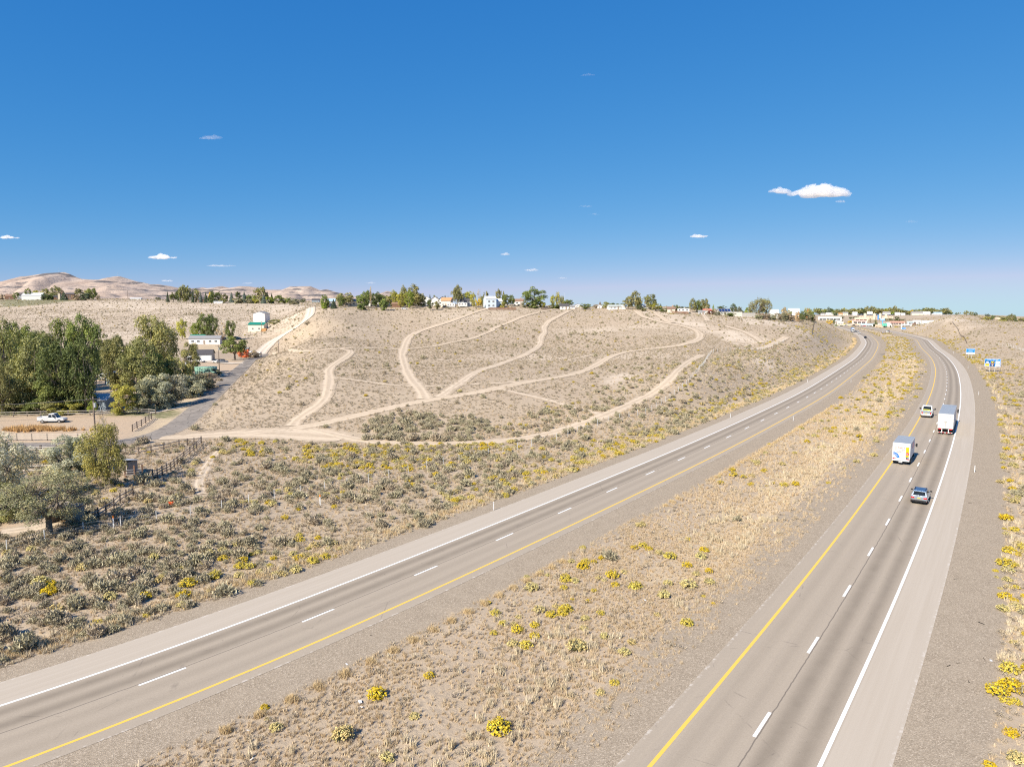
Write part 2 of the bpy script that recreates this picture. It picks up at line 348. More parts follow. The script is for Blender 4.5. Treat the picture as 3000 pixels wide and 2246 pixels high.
def gravel_mat():
    t = NT('shoulder_gravel'); ux, uy = t.uv(); co = t.coord()
    v = t.vor(17.0, 'Color', co); s = t.xyz(v)[0]; big = t.noise(0.5, 4, 0.6, co)
    c = t.ramp(s, [(0.0, (0.225, 0.178, 0.126)), (0.5, (0.345, 0.278, 0.204)), (0.85, (0.43, 0.35, 0.26)), (1.0, (0.58, 0.485, 0.375))])
    c = t.mix(t.mapr(t.noise(3.0, 4, 0.7, co), 0.35, 0.7, 0, 0.5), c, (0.28, 0.23, 0.172))
    c = t.mix(t.mapr(big, 0.4, 0.7, 0, 0.45), c, (0.39, 0.32, 0.238))
    e, f, g, mid = earth_nodes(t)
    k = t.mapr(t.math('ADD', ux, t.mapr(t.noise(0.45, 5, 0.75, co), 0.3, 0.7, -0.45, 0.45)), 0.55, 1.0, 0, 1, True)
    t.bump(t.vor(17.0, 'Distance', co), 0.6, 0.03)
    return t.done(t.mix(k, c, e), 0.95, 0, 0.1)
m_gravel = gravel_mat()

def asphalt_mat(name, sgn, edge_l, edge_r):
    """UV x is the offset in metres from the lane divider, UV y the distance along"""
    t = NT(name); ux, uy = t.uv(); co = t.coord(); f = t.noise(14.0, 4, 0.75, co); g = t.noise(0.6, 5, 0.6, co)
    st = t.noise(1.0, 4, 0.65, t.comb(t.math('MULTIPLY', ux, 2.6), t.math('MULTIPLY', uy, 0.035), 0.0))
    c = t.mix(t.mapr(f, 0.3, 0.7), (0.338, 0.280, 0.212), (0.42, 0.352, 0.272))
    c = t.mix(t.mapr(st, 0.35, 0.7, 0, 0.30), c, (0.30, 0.252, 0.203))
    def band(pos, w, amt):
        d = t.math('ABSOLUTE', t.math('SUBTRACT', ux, pos)); return t.math('MULTIPLY', t.mapr(d, 0.0, w, 1, 0, True), t.mapr(g, 0.25, 0.7, amt * 0.7, amt))
    for pos, w, amt in ((1.05, 0.95, 0.64), (2.75, 0.85, 0.62), (-1.0, 0.75, 0.20), (-2.7, 0.75, 0.20)):
        c = t.mix(band(pos * sgn, w, amt), c, (0.17, 0.138, 0.104))
    pv = t.n.new('ShaderNodeTexVoronoi'); pv.feature = 'DISTANCE_TO_EDGE'; pv.inputs['Scale'].default_value = 0.16; t.put(pv.inputs['Vector'], t.mix(0.10, co, t.noise(0.9, 4, 0.7, co, True)))
    c = t.mix(t.math('MULTIPLY', t.mapr(pv.outputs[0], 0.002, 0.007, 0.40, 0), t.mapr(g, 0.50, 0.62)), c, (0.12, 0.10, 0.085))
    spk = t.mapr(t.noise(7.0, 2, 0.5, co), 0.74, 0.79, 0, 0.55); c = t.mix(spk, c, (0.10, 0.085, 0.07))
    oil = t.math('MULTIPLY', t.mapr(t.noise(2.6, 3, 0.6, co), 0.70, 0.76), t.mapr(t.math('ABSOLUTE', t.math('SUBTRACT', ux, 1.9 * sgn)), 0.4, 1.3, 1, 0))
    c = t.mix(t.math('MULTIPLY', oil, 0.7), c, (0.05, 0.045, 0.04))
    # shoulder asphalt is cleaner and paler
    sh = t.math('ADD', t.mapr(ux, 3.75 if sgn > 0 else -3.9, 3.9 if sgn > 0 else -3.75, 0.0, 1.0) if sgn > 0 else t.mapr(ux, -3.9, -3.75, 1.0, 0.0), 0.0)
    c = t.mix(t.math('MULTIPLY', sh, 0.9), c, t.mix(t.mapr(st, 0.3, 0.7), (0.43, 0.366, 0.29), (0.48, 0.414, 0.335)))
    # joints: along the divider and ragged pale crumbs at the edge
    wob = t.mapr(t.noise(0.9, 3, 0.6, t.comb(0.0, uy, 0.0)), 0, 1, -0.09, 0.09)
    j = t.mapr(t.math('ABSOLUTE', t.math('ADD', t.math('SUBTRACT', ux, 0.16 * sgn), wob)), 0.015, 0.06, 0.75, 0)
    c = t.mix(j, c, (0.12, 0.10, 0.085))
    ed = t.math('MULTIPLY', t.math('MAXIMUM', t.mapr(ux, edge_r - 0.24, edge_r - 0.12), t.mapr(ux, edge_l + 0.24, edge_l + 0.12)), t.mapr(t.noise(1.9, 5, 0.75, co), 0.52, 0.60, 0, 0.8))
    c = t.mix(ed, c, (0.56, 0.50, 0.43))
    t.bump(f, 0.25, 0.02); return t.done(c, 0.88, 0, 0.25)

def paint_mat(name, col, dark):
    t = NT(name); n = t.noise(7.0, 5, 0.75); return t.done(t.mix(t.mapr(n, 0.52, 0.78, 0, 0.75), col, dark), 0.7, 0, 0.3)
m_white = paint_mat('white_road_paint', (0.82, 0.81, 0.78), (0.55, 0.51, 0.46))
m_yellow = paint_mat('yellow_road_paint', (0.80, 0.50, 0.085), (0.55, 0.40, 0.18))

def old_asphalt():
    t = NT('cracked_asphalt'); ux, uy = t.uv(); co = t.coord(); n = t.noise(1.2, 5, 0.65, co); f = t.noise(9, 4, 0.7, co)
    c = t.mix(t.mapr(f, 0.3, 0.7), (0.245, 0.212, 0.18), (0.315, 0.275, 0.235))
    seal = t.math('MULTIPLY', t.mapr(t.noise(0.22, 3, 0.6, co), 0.45, 0.6), t.mapr(uy, 60, 130, 0.25, 0.8)); c = t.mix(seal, c, (0.125, 0.108, 0.095))
    vx = t.comb(t.math('MULTIPLY', ux, 2.2), t.math('MULTIPLY', uy, 0.8), 0.0)
    v = t.n.new('ShaderNodeTexVoronoi'); v.feature = 'DISTANCE_TO_EDGE'; v.inputs['Scale'].default_value = 0.75; t.put(v.inputs['Vector'], t.mix(0.12, vx, t.noise(1.1, 3, 0.6, vx, True)))
    c = t.mix(t.mapr(v.outputs[0], 0.012, 0.05, 0.6, 0), c, (0.09, 0.08, 0.07))
    e, fi, g, mid = earth_nodes(t); k = t.mapr(t.math('ADD', t.math('ABSOLUTE', ux), t.mapr(t.noise(0.7, 4, 0.7, co), 0.3, 0.7, -0.1, 0.1)), 0.9, 1.0, 0, 1, True)
    t.bump(f, 0.3, 0.02); return t.done(t.mix(k, c, e), 0.9, 0, 0.2)
m_oldroad = old_asphalt()

# ------------------------------------------------------------------ the land itself: one sheet to the horizon
Yg = np.r_[np.geomspace(50, 1700, 520) - 40, np.geomspace(1690, 45000, 46)[1:]]
Ag = np.linspace(-1.2, 1.2, 470); XX = Ag[None] * (Yg[:, None] + 40); YY = np.broadcast_to(Yg[:, None], XX.shape)
ZZ = height(XX, YY)
nr, nc = XX.shape; idx = np.arange(nr * nc).reshape(nr, nc)
Fq = np.stack([idx[:-1, :-1], idx[:-1, 1:], idx[1:, 1:], idx[1:, :-1]], -1).reshape(-1, 4)
me = np_mesh('ground', np.stack([XX, YY, ZZ], -1).reshape(-1, 3), Fq, m_earth, smooth=True)
terrain = link('ground', me); tag(terrain, kind='structure')
def in_poly(x, y, poly):
    r = np.zeros(x.shape, bool); n = len(poly); j = n - 1
    for i in range(n):
        xi, yi = poly[i]; xj, yj = poly[j]
        r ^= ((yi > y) != (yj > y)) & (x < (xj - xi) * (y - yi) / (yj - yi + 1e-12) + xi); j = i
    return r
def zone(pts): return ground([p[0] for p in pts], [p[1] for p in pts])
YARD = [zone([(0, 1296), (0, 1222), (300, 1214), (440, 1216), (455, 1226), (380, 1275), (330, 1296)]),
        zone([(560, 1110), (560, 1062), (640, 1052), (690, 1058), (700, 1075), (640, 1115)]),
        zone([(0, 1575), (0, 1490), (120, 1500), (180, 1520), (130, 1560)]), zone([(200, 1195), (230, 1120), (400, 1090), (560, 1060), (600, 1075), (560, 1110), (420, 1195)])]
GOLD = [zone([(560, 1030), (560, 1010), (660, 1010), (660, 1030)]), zone([(400, 1275), (470, 1225), (560, 1165), (700, 1060), (730, 1062), (600, 1165), (500, 1245), (420, 1285)]),
        zone([(600, 1255), (700, 1165), (790, 1060), (830, 1045), (760, 1120), (660, 1220), (610, 1262)]), zone([(0, 1298), (300, 1298), (300, 1292), (0, 1291)])]
LAWN = [zone([(320, 1216), (330, 1200), (480, 1195), (560, 1205), (500, 1222), (440, 1218)]), zone([(0, 900), (0, 879), (120, 876), (230, 880), (120, 893)])]
BARE = [zone([(1880, 905), (2000, 925), (2100, 960), (2120, 990), (2040, 965), (1930, 930), (1870, 912)]), zone([(2200, 1060), (2240, 1040), (2290, 1070), (2260, 1095)]), zone([(250, 890), (420, 884), (500, 900), (430, 915), (330, 905)]),
        zone([(2640, 950), (2740, 935), (2800, 928), (2900, 943), (2800, 948), (2700, 965)]), zone([(2150, 930), (2250, 938), (2350, 945), (2300, 960), (2180, 950)]), zone([(1745, 1120), (1820, 1090), (1880, 1105), (1800, 1140)]), zone([(2100, 965), (2200, 975), (2260, 1000), (2200, 1018), (2120, 1000)]),
        zone([(780, 896), (880, 888), (900, 900), (820, 925), (760, 915)]), zone([(830, 1275), (900, 1250), (1010, 1280), (900, 1300)])]
Xf, Yf = XX.ravel(), YY.ravel()
def soft(polys, grow=0):
    k = np.zeros(nr * nc)
    for p in polys: k = np.maximum(k, in_poly(Xf + 3 * vnoise(Xf, Yf, 9, 5), Yf + 5 * vnoise(Xf, Yf, 9, 6), p).astype(float))
    g = k.reshape(nr, nc)
    for _ in range(2): g = (g + np.roll(g, 1, 0) + np.roll(g, -1, 0) + np.roll(g, 1, 1) + np.roll(g, -1, 1)) / 5
    return g.ravel()
oR, iR = nearest_off(np.stack([Xf, Yf], -1), CR, TR); oL, iL = nearest_off(np.stack([Xf, Yf], -1), CL, TL)
median = (oR < -6) & (oL > 8) & (Yf < 900)
gold = np.maximum(soft(GOLD), 0.75 * (median & (oR > -16) & (Yf > 60)) + 0.45 * (median & (Yf > 120)) + 0.7 * ((oL < -10) & (oL > -13.5)) + 0.6 * ((oR > 11) & (oR < 14) & (Yf < 800)))
bare_n = sstep(0.16, 0.42, vnoise(Xf, Yf, 60, 8) + 0.5 * vnoise(Xf, Yf, 22, 9)) * (Yf > 250) * (Yf < 1300) * 0.55 + 0.55 * ((Xf < -0.30 * Yf) & (Yf > 430) & (Yf < 830))
for nm, arr in (('yard', soft(YARD)), ('gold', np.clip(gold, 0, 1)), ('lawn', soft(LAWN)), ('bare', np.maximum(soft(BARE), bare_n))):
    a_ = me.attributes.new(nm, 'FLOAT', 'POINT'); a_.data.foreach_set('value', arr.astype(np.float32))

# ------------------------------------------------------------------ highway
def ribbon(name, P, offs, us, dz, mat, zf, parent=None, lift=None):
    """sheet along path P: cross-section offsets offs (may vary per sample), UV x = us, UV y = arc length"""
    n = len(P); k = len(us); offs = np.asarray(offs, float)
    if offs.ndim == 1: offs = np.broadcast_to(offs, (n, k))
    Q = np.stack([offset(P, offs[:, j]) for j in range(k)], 1); z = zf(Q[..., 0], Q[..., 1]) + dz(Q[..., 1]) + (0 if lift is None else np.asarray(lift)[None])
    V = np.concatenate([Q, z[..., None]], -1).reshape(-1, 3); ix = np.arange(n * k).reshape(n, k)
    Fq = np.stack([ix[:-1, :-1], ix[:-1, 1:], ix[1:, 1:], ix[1:, :-1]], -1).reshape(-1, 4)
    me = np_mesh(name, V, Fq, mat, smooth=True); s = np.r_[0, np.cumsum(np.linalg.norm(np.diff(P, axis=0), axis=1))]
    uvl = me.uv_layers.new(name='UVMap'); uu = np.broadcast_to(np.asarray(us, float)[None], (n, k)); UV = np.stack([uu, np.broadcast_to(s[:, None], (n, k))], -1).reshape(-1, 2)
    uvl.data.foreach_set('uv', UV[Fq.ravel()].astype(np.float32).ravel()); o = link(name, me, parent); return o
zroad = lambda x, y: zr(y)
cst = lambda c: (lambda y: np.full(np.shape(y), c))
hwy = {}
for nm, C, sgn, el, er, gl, grt in (('highway', CR, 1, -5.15, 6.80, -9.6, 11.3), ('highway', CL, -1, -7.0, 4.75, -10.2, 9.0)):
    mt = asphalt_mat('highway_asphalt' if sgn > 0 else 'highway_asphalt_oncoming', sgn, el, er)
    us = np.r_[el, el + 0.3, -3.66, -1.8, 0, 1.8, 3.66, er - 0.3, er]
    h = ribbon(nm, C, us, us, cst(0.03), mt, zroad); tag(h, kind='structure'); hwy[sgn] = h
    for d in (-3.66, 3.66):
        y_ = (d < 0)
        ln = ribbon('edge_line', C, [d - 0.11, d + 0.11], [0, 1], cst(0.035), m_yellow if y_ else m_white, zroad, h)
    if sgn < 0:                                                      # oncoming side: white is on its outer (left in view) edge
        for ch, mm in zip([c for c in h.children], (m_white, m_yellow)): ch.data.materials[0] = mm
    # dashes
    s = np.r_[0, np.cumsum(np.linalg.norm(np.diff(C, axis=0), axis=1))]
    st = on_road(2211.9, 2159.4) if sgn > 0 else on_road(419, 2020.2)
    o0, i0 = nearest_off(st[None], C, tangents(C)); s0 = s[i0[0]] + float(((st - C[i0[0]]) * tangents(C)[i0[0]]).sum())
    s1 = s0 - 12.19 * int(s0 / 12.19); dm = None
    while s1 < s[-1] - 4:
        mid = np.array([np.interp(s1 + 1.52, s, C[:, k]) for k in (0, 1)]); tt = tangents(C)[np.searchsorted(s, s1 + 1.52) - 1]
        if dm is None: dm = np_mesh('lane_dash', [(-0.10, -1.52, 0), (0.10, -1.52, 0), (0.10, 1.52, 0), (-0.10, 1.52, 0)], [(0, 1, 2, 3)], m_white)
        link('lane_dash', dm, h, (mid[0], mid[1], float(zr(mid[1])) + 0.036), (0, 0, math.atan2(-tt[0], tt[1]))); s1 += 12.19
    # gravel strips beside the asphalt
    wj = 0.8 * np.convolve(rng.normal(size=len(C) + 30), np.ones(31) / 5.5, 'valid')[:len(C)]
    g1 = ribbon('gravel_shoulder', C, np.stack([np.full(len(C), er - 0.35), np.full(len(C), grt - 0.6), grt + 1.0 + wj], 1), [0.0, 0.5, 1.0], cst(0.065), m_gravel, height, lift=[0, 0, -0.06]); tag(g1, kind='structure')
    g2 = ribbon('gravel_shoulder', C, np.stack([gl - 1.0 - wj, np.full(len(C), gl + 0.6), np.full(len(C), el + 0.35)], 1), [1.0, 0.5, 0.0], cst(0.065), m_gravel, height, lift=[-0.06, 0, 0]); tag(g2, kind='structure')

# ------------------------------------------------------------------ dirt tracks, gravel road and the cracked side road
def c2(pts, ox=700, oy=760, s=2.949): return [(ox + x / s, oy + y / s) for x, y in pts]
c3 = lambda pts: c2(pts, 1400, 760); c1 = lambda pts: c2(pts, 0, 740)
TRACKS = [
 ('dirt_track', c2([(0, 1515), (250, 1483), (450, 1462), (620, 1445), (800, 1400), (1000, 1350), (1200, 1310), (1400, 1260), (1570, 1220), (1700, 1208), (1950, 1170), (2212, 1120)]) + c3([(200, 1108), (370, 1065), (600, 1035), (800, 1000), (930, 960), (1030, 910), (1100, 860), (1200, 820), (1300, 795), (1480, 775), (1750, 745), (1850, 715), (1910, 690), (1925, 650), (1900, 620), (1830, 590), (1700, 565), (1600, 545), (1500, 520), (1420, 490), (1360, 445)]), 3.3, m_track),
 ('dirt_track', c2([(1600, 1205), (1585, 1150), (1540, 1100), (1480, 1030), (1440, 950), (1420, 880), (1405, 830), (1420, 780), (1440, 720), (1470, 670), (1530, 630), (1650, 590), (1800, 545), (1950, 490), (2080, 445), (2160, 420)]) + c3([(90, 422), (180, 405)]), 3.6, m_track),
 ('dirt_track', c2([(455, 1440), (460, 1420), (490, 1370), (560, 1340), (640, 1295), (720, 1240), (755, 1180), (770, 1100), (780, 1020), (765, 970), (780, 940), (850, 890), (930, 840), (975, 800), (965, 780), (880, 775)]), 3.2, m_track),
 ('dirt_track', c2([(300, 805), (500, 800), (650, 795), (800, 780), (900, 768), (1050, 762), (1200, 768), (1400, 778), (1550, 768), (1700, 750), (1850, 715), (2000, 690), (2100, 650), (2212, 605)]) + c3([(100, 610), (200, 570), (300, 530), (400, 490), (500, 465), (620, 440), (700, 425)]), 2.6, m_track),
 ('dirt_track', c2([(800, 1015), (900, 1030), (1100, 1055), (1300, 1085), (1500, 1100), (1700, 1095), (1900, 1085), (2212, 1072)]) + c3([(370, 1055)]), 1.8, m_faint),
 ('dirt_track', c2([(1730, 1190), (1850, 1110), (1930, 1050), (2000, 1000), (2100, 950), (2212, 920)]) + c3([(150, 920), (280, 870), (400, 830), (500, 770), (545, 710), (540, 670), (580, 630), (565, 590), (600, 540), (700, 490), (800, 440)]), 3.2, m_faint),
 ('dirt_track', c2([(620, 1465), (900, 1530), (1000, 1560), (1200, 1585), (1500, 1595), (1800, 1590), (2212, 1580)]) + c3([(300, 1565), (500, 1530), (700, 1485), (900, 1420), (1080, 1360), (1250, 1280), (1400, 1210), (1550, 1130), (1650, 1050), (1720, 970), (1800, 900), (1870, 855), (1940, 825)]), 3.0, m_track),
 ('dirt_track', c3([(220, 1125), (450, 1180), (650, 1220), (800, 1270), (950, 1310), (1080, 1340)]), 2.0, m_faint),
 ('dirt_track', c3([(1500, 445), (1545, 470), (1590, 500), (1625, 530), (1680, 550)]), 3.4, m_track),
 ('dirt_track', c2([(60, 480), (120, 497), (200, 520), (280, 560), (330, 602)], 2100, 760, 2.458), 3.5, m_faint),
 ('dirt_track', c2([(250, 650), (320, 640), (380, 620), (440, 590), (500, 560)], 2100, 760, 2.458), 3.0, m_track),
 ('dirt_track', c3([(750, 880), (850, 855), (950, 835), (1010, 820)]), 1.6, m_faint),
 ('dirt_track',[(590, 1448), (575, 1420), (585, 1395), (600, 1375), (615, 1345), (640, 1320)], 1.6, m_faint),
 ('dirt_track', [(0, 1560), (60, 1552), (120, 1545), (175, 1530)], 3.0, m_faint),
 ('dirt_track', c3([(1940, 470), (1965, 500), (1985, 535)]), 3.0, m_faint)]
track_pts = []
def dz_over(y): return 0.05 + 0.00055 * np.maximum(np.asarray(y) - 60, 0)
def path(px, step=1.5, sm=3): return smooth(resample(ground([a for a, b in px], [b for a, b in px]), step), sm)
for nm, px, w, mt in TRACKS:
    P = path(px); n = len(P); jit = 1 + 0.22 * np.convolve(rng.normal(size=n + 8), np.ones(9) / 3, 'valid')[:n] * 0.5
    tr_ = ribbon(nm, P, np.stack([-w * 0.60 * jit, -w * 0.25 * jit, w * 0.25 * jit, w * 0.60 * jit], 1), [-1, -0.42, 0.42, 1], dz_over, mt, height, lift=[-.06, 0, 0, -.06]); tag(tr_, kind='structure')
    track_pts.append((P, w))
gravel_px = [(757, 1042), (770, 1026), (780, 1016), (795, 1003), (815, 989), (845, 970), (876, 955), (893, 942), (905, 927), (909, 912), (915, 900)]
P = path(gravel_px); n = len(P)
tag(ribbon('gravel_road', P, np.stack([np.full(n, -3.4), np.full(n, -1.2), np.full(n, 1.2), np.full(n, 3.4)], 1), [-1, -.42, .42, 1], dz_over, m_gravelroad, height), kind='structure'); track_pts.append((P, 7))
road_px = [(-60, 1308), (0, 1307), (120, 1306), (250, 1305), (340, 1304), (400, 1298), (458, 1282), (529, 1246), (576, 1202), (627, 1154), (678, 1102), (722, 1066), (757, 1046), (771, 1038)]
SIDE = path(road_px, 1.5, 5); n = len(SIDE)
tag(ribbon('side_road', SIDE, np.stack([np.full(n, -3.0), np.full(n, -1.2), np.full(n, 1.2), np.full(n, 3.0)], 1), [-1, -.4, .4, 1], lambda y: dz_over(y) + 0.03, m_oldroad, height, lift=[-.09, 0, 0, -.09]), kind='structure'); track_pts.append((SIDE, 7))
for px, w in (([(530, 1105), (580, 1104), (650, 1100), (675, 1098)], 4), ([(595, 1058), (640, 1062), (690, 1066), (722, 1062)], 5), ([(430, 1210), (480, 1203), (540, 1190)], 3.5)):
    P = path(px, 1.5, 2); n = len(P); tag(ribbon('driveway', P, np.stack([np.full(n, -w / 2), np.full(n, -w / 6), np.full(n, w / 6), np.full(n, w / 2)], 1), [-1, -.4, .4, 1], dz_over, m_gravelroad, height), kind='structure'); track_pts.append((P, w))
# pale turning area where the tracks meet the side road
P = path([(470, 1283), (560, 1277), (650, 1272), (760, 1270), (860, 1268), (950, 1276), (1010, 1284)], 1.5, 4); n = len(P); wv = np.interp(np.linspace(0, 1, n), [0, .25, .55, .8, 1], [2.2, 3.2, 5.0, 6.5, 3.0])
tag(ribbon('dirt_turnout', P, np.stack([-wv, -wv * .4, wv * .4, wv], 1), [-1, -.42, .42, 1], lambda y: dz_over(y) - 0.02, m_track, height), kind='structure'); track_pts.append((P, 9))

# ------------------------------------------------------------------ mountains
def crop_pts(pts, ox, oy, s): return [(ox + x / s, oy + y / s) for x, y in pts]
ridge = crop_pts([(-700, 300), (-300, 230), (0, 160), (200, 130), (400, 75), (600, 45), (750, 38), (830, 32), (900, 55), (1000, 100), (1060, 120), (1190, 130), (1330, 130), (1420, 100), (1500, 85), (1560, 88), (1650, 115), (1780, 155), (1850, 165), (1950, 190), (2050, 190), (2212, 215)], 0, 790, 4.424)
ridge += crop_pts([(1600, 318), (1700, 335), (1850, 395), (2000, 480)], 0, 740, 2.949)
far_ridge = crop_pts([(1300, 480), (1420, 400), (1560, 330), (1640, 318), (1700, 308), (1750, 300), (1820, 312), (1920, 290), (1980, 305), (2070, 290), (2140, 292), (2212, 300)], 0, 740, 2.949) + crop_pts([(190, 250), (250, 262), (370, 262), (440, 235), (560, 232), (620, 232), (700, 265), (760, 258), (850, 285), (1000, 322), (1100, 335), (1200, 300), (1280, 272), (1330, 285), (1430, 315), (1600, 322), (1680, 345), (1750, 400), (1900, 480)], 700, 760, 2.949)
t = NT('mountain_slope'); co = t.coord(); n1 = t.noise(0.0022, 6, 0.62, co); n2 = t.noise(0.009, 5, 0.7, co)
c = t.mix(t.mapr(n1, 0.35, 0.65), (0.37, 0.285, 0.23), (0.52, 0.42, 0.345)); c = t.mix(t.mapr(n2, 0.5, 0.68, 0, 0.7), c, (0.29, 0.23, 0.195))
xx = t.xyz(co); st = t.noise(1.0, 6, 0.7, t.comb(t.math('MULTIPLY', xx[0], 0.0016), t.math('MULTIPLY', xx[1], 0.0006), t.math('MULTIPLY', xx[2], 0.017)), dist=0.6)
c = t.mix(t.math('MULTIPLY', t.mapr(st, 0.535, 0.575), t.mapr(n1, 0.38, 0.48)), c, (0.135, 0.125, 0.125)); t.bump(t.math('ADD', n2, st), 0.6, 30.0); m_mtn = t.done(c, 1.0, 0, 0.05)
def mountain(name, rp, D, depth, base_v, seed):
    rp = np.array(rp); us = np.linspace(rp[0, 0], rp[-1, 0], 420); vs = np.interp(us, rp[:, 0], rp[:, 1]); rows = 70; V = []
    for j in range(rows + 14):
        tt = j / rows; Dj = D - depth * tt; dx, dz = ray(us, vs); X = dx * D * (Dj / D) ** 0.15; top = CAMH + dz * D
        fall = np.clip(1 - tt, 0, 1) ** 1.25 if tt <= 1 else np.zeros_like(us)
        if tt > 1: Dj = D - depth * 1.0 - (tt - 1) * depth
        rid = np.abs(vnoise(X, Dj * 0.9, 1500, seed)) + 0.55 * np.abs(vnoise(X, Dj, 620, seed + 1)) + 0.3 * np.abs(vnoise(X, Dj, 240, seed + 2))
        z = top * fall * (1 + (rid - 0.40) * 2.4 * min(1, tt * 2.2) * (1 - tt * 0.3)) + vnoise(X, Dj, 90, seed + 3) * 22 * min(1, tt * 5) * (1 - min(1, tt))
        V.append(np.stack([X, np.full_like(X, Dj), np.maximum(z, -30)], -1))
    # far side, so the ridge has a back
    back = np.stack([ray(us, vs)[0] * (D + depth * 0.8), np.full_like(us, D + depth * 0.8), np.full_like(us, -30)], -1); V = [back] + V
    V = np.array(V); r_, c_ = V.shape[:2]; ix = np.arange(r_ * c_).reshape(r_, c_); Fq = np.stack([ix[:-1, :-1], ix[1:, :-1], ix[1:, 1:], ix[:-1, 1:]], -1).reshape(-1, 4)
    return tag(link(name, np_mesh(name, V.reshape(-1, 3), Fq, m_mtn, smooth=True)), kind='structure')
mountain('mountains', ridge, 9000, 3200, 880, 3); mountain('mountains', far_ridge, 13000, 4200, 885, 6)
# ------------------------------------------------------------------ plants: materials
def leaf_mat(name, col=None, hue=0.0):
    t = NT(name); tint = t.attr('tint'); oi = t.n.new('ShaderNodeObjectInfo')
    base = oi.outputs['Color'] if col is None else col
    k = t.math('MULTIPLY', tint, t.mapr(oi.outputs['Random'], 0, 1, 0.86, 1.14))
    c = t.mix(1.0, base, t.comb(k, k, k), 'MULTIPLY')
    warm = t.mix(t.math('MULTIPLY', t.mapr(tint, 1.05, 1.5), 0.55), c, t.mix(1.0, c, (1.45, 1.12, 0.75), 'MULTIPLY'))
    t.done(warm, 0.75, 0, 0.2); tr = t.n.new('ShaderNodeBsdfTranslucent'); t.put(tr.inputs[0], t.mix(1.0, warm, (1.25, 1.2, 0.6), 'MULTIPLY'))
    ms = t.n.new('ShaderNodeMixShader'); ms.inputs[0].default_value = 0.25; t.link(t.b.outputs[0], ms.inputs[1]); t.link(tr.outputs[0], ms.inputs[2]); t.link(ms.outputs[0], t.out.inputs[0])
    return t.m
m_leaf = leaf_mat('tree_leaves')
def plant_mat(name, c1, c2, c3):
    t = NT(name); oi = t.n.new('ShaderNodeObjectInfo'); tint = t.attr('tint')
    c = t.ramp(oi.outputs['Random'], [(0.0, c1), (0.5, c2), (1.0, c3)]); c = t.mix(1.0, c, t.comb(tint, tint, tint), 'MULTIPLY'); return t.done(c, 0.85, 0, 0.12)
m_sage = plant_mat('sagebrush_leaves', (0.355, 0.31, 0.215), (0.41, 0.37, 0.24), (0.41, 0.335, 0.245))
m_lowsage = plant_mat('low_sage_leaves', (0.36, 0.30, 0.215), (0.42, 0.345, 0.245), (0.34, 0.295, 0.22))
m_rabbit = plant_mat('rabbitbrush_stems', (0.34, 0.335, 0.17), (0.42, 0.39, 0.21), (0.46, 0.39, 0.24))
m_bloom = plant_mat('rabbitbrush_blossom', (0.58, 0.40, 0.02), (0.62, 0.46, 0.04), (0.55, 0.45, 0.09))
m_drybloom = plant_mat('dry_seed_heads', (0.54, 0.46, 0.18), (0.58, 0.48, 0.20), (0.55, 0.42, 0.18))
m_grass = plant_mat('dry_grass', (0.52, 0.405, 0.26), (0.59, 0.48, 0.34), (0.50, 0.365, 0.215))
m_paleg = plant_mat('pale_dry_grass', (0.60, 0.50, 0.34), (0.65, 0.56, 0.41), (0.57, 0.46, 0.29))
m_bark = M('bark', (0.20, 0.165, 0.13), 0.9, 0.3, 6.0); m_palebark = M('pale_bark', (0.47, 0.43, 0.37), 0.9, 0.25, 5.0)

def unit(n, r): v = r.normal(size=(n, 3)); return v / np.linalg.norm(v, axis=1, keepdims=True)
def quads_at(P, N, size, r, ar=0.6):
    """little rhombic leaf clumps at P facing N"""
    n = len(P); a = np.cross(N, unit(n, r)); a /= np.linalg.norm(a, axis=1, keepdims=True) + 1e-9; b = np.cross(N, a)
    s = np.broadcast_to(np.asarray(size, float), (n,))[:, None] * r.uniform(0.7, 1.3, (n, 1))
    V = np.stack([P - a * s, P - b * s * ar, P + a * s, P + b * s * ar], 1).reshape(-1, 3); return V, np.arange(4 * n).reshape(n, 4)
def blades(P, D, L, w, r):
    """narrow triangles from P along D"""
    n = len(P); side = np.cross(D, unit(n, r)); side /= np.linalg.norm(side, axis=1, keepdims=True) + 1e-9
    L = np.broadcast_to(np.asarray(L, float), (n,))[:, None]; w = np.broadcast_to(np.asarray(w, float), (n,))[:, None]
    V = np.stack([P - side * w, P + side * w, P + D * L], 1).reshape(-1, 3); return V, np.arange(3 * n).reshape(n, 3)
def tris(V, Fq): return (V, np.concatenate([Fq[:, [0, 1, 2]], Fq[:, [0, 2, 3]]]))

def sage_mesh(name, seed, n=150, mat=None, flat=0.62):
    r = np.random.default_rng(seed); k = 22; D = unit(k, r); D[:, 2] = np.abs(D[:, 2]) * 0.9 + 0.18; D /= np.linalg.norm(D, axis=1, keepdims=True)
    c = D * np.array([0.40, 0.40, flat * 0.72]) * r.uniform(0.6, 1.0, (k, 1)); c[:, 2] += 0.06
    i = r.integers(0, k, n); P = c[i] + r.normal(size=(n, 3)) * np.array([0.085, 0.085, 0.075]); P[:, 2] = np.maximum(P[:, 2], 0.02)
    d = D[i] * 0.6 + np.array([0, 0, 0.55]) + r.normal(size=(n, 3)) * 0.35; d /= np.linalg.norm(d, axis=1, keepdims=True)
    V, Fq = blades(P - d * 0.06, d, r.uniform(0.09, 0.19, n), r.uniform(0.022, 0.045, n), r)
    st, sf = blades(np.zeros((k, 3)), D, np.linalg.norm(c, axis=1), np.full(k, 0.018), r)
    return np_mesh(name, np.r_[V, st], np.r_[Fq, sf + len(V)], [mat or m_sage, m_bark], np.r_[np.zeros(n), np.ones(k)], tint=np.r_[np.repeat(1, n) * r.uniform(0.72, 1.3, n) * r.uniform(0.85, 1.15, k)[i], np.ones(k)])
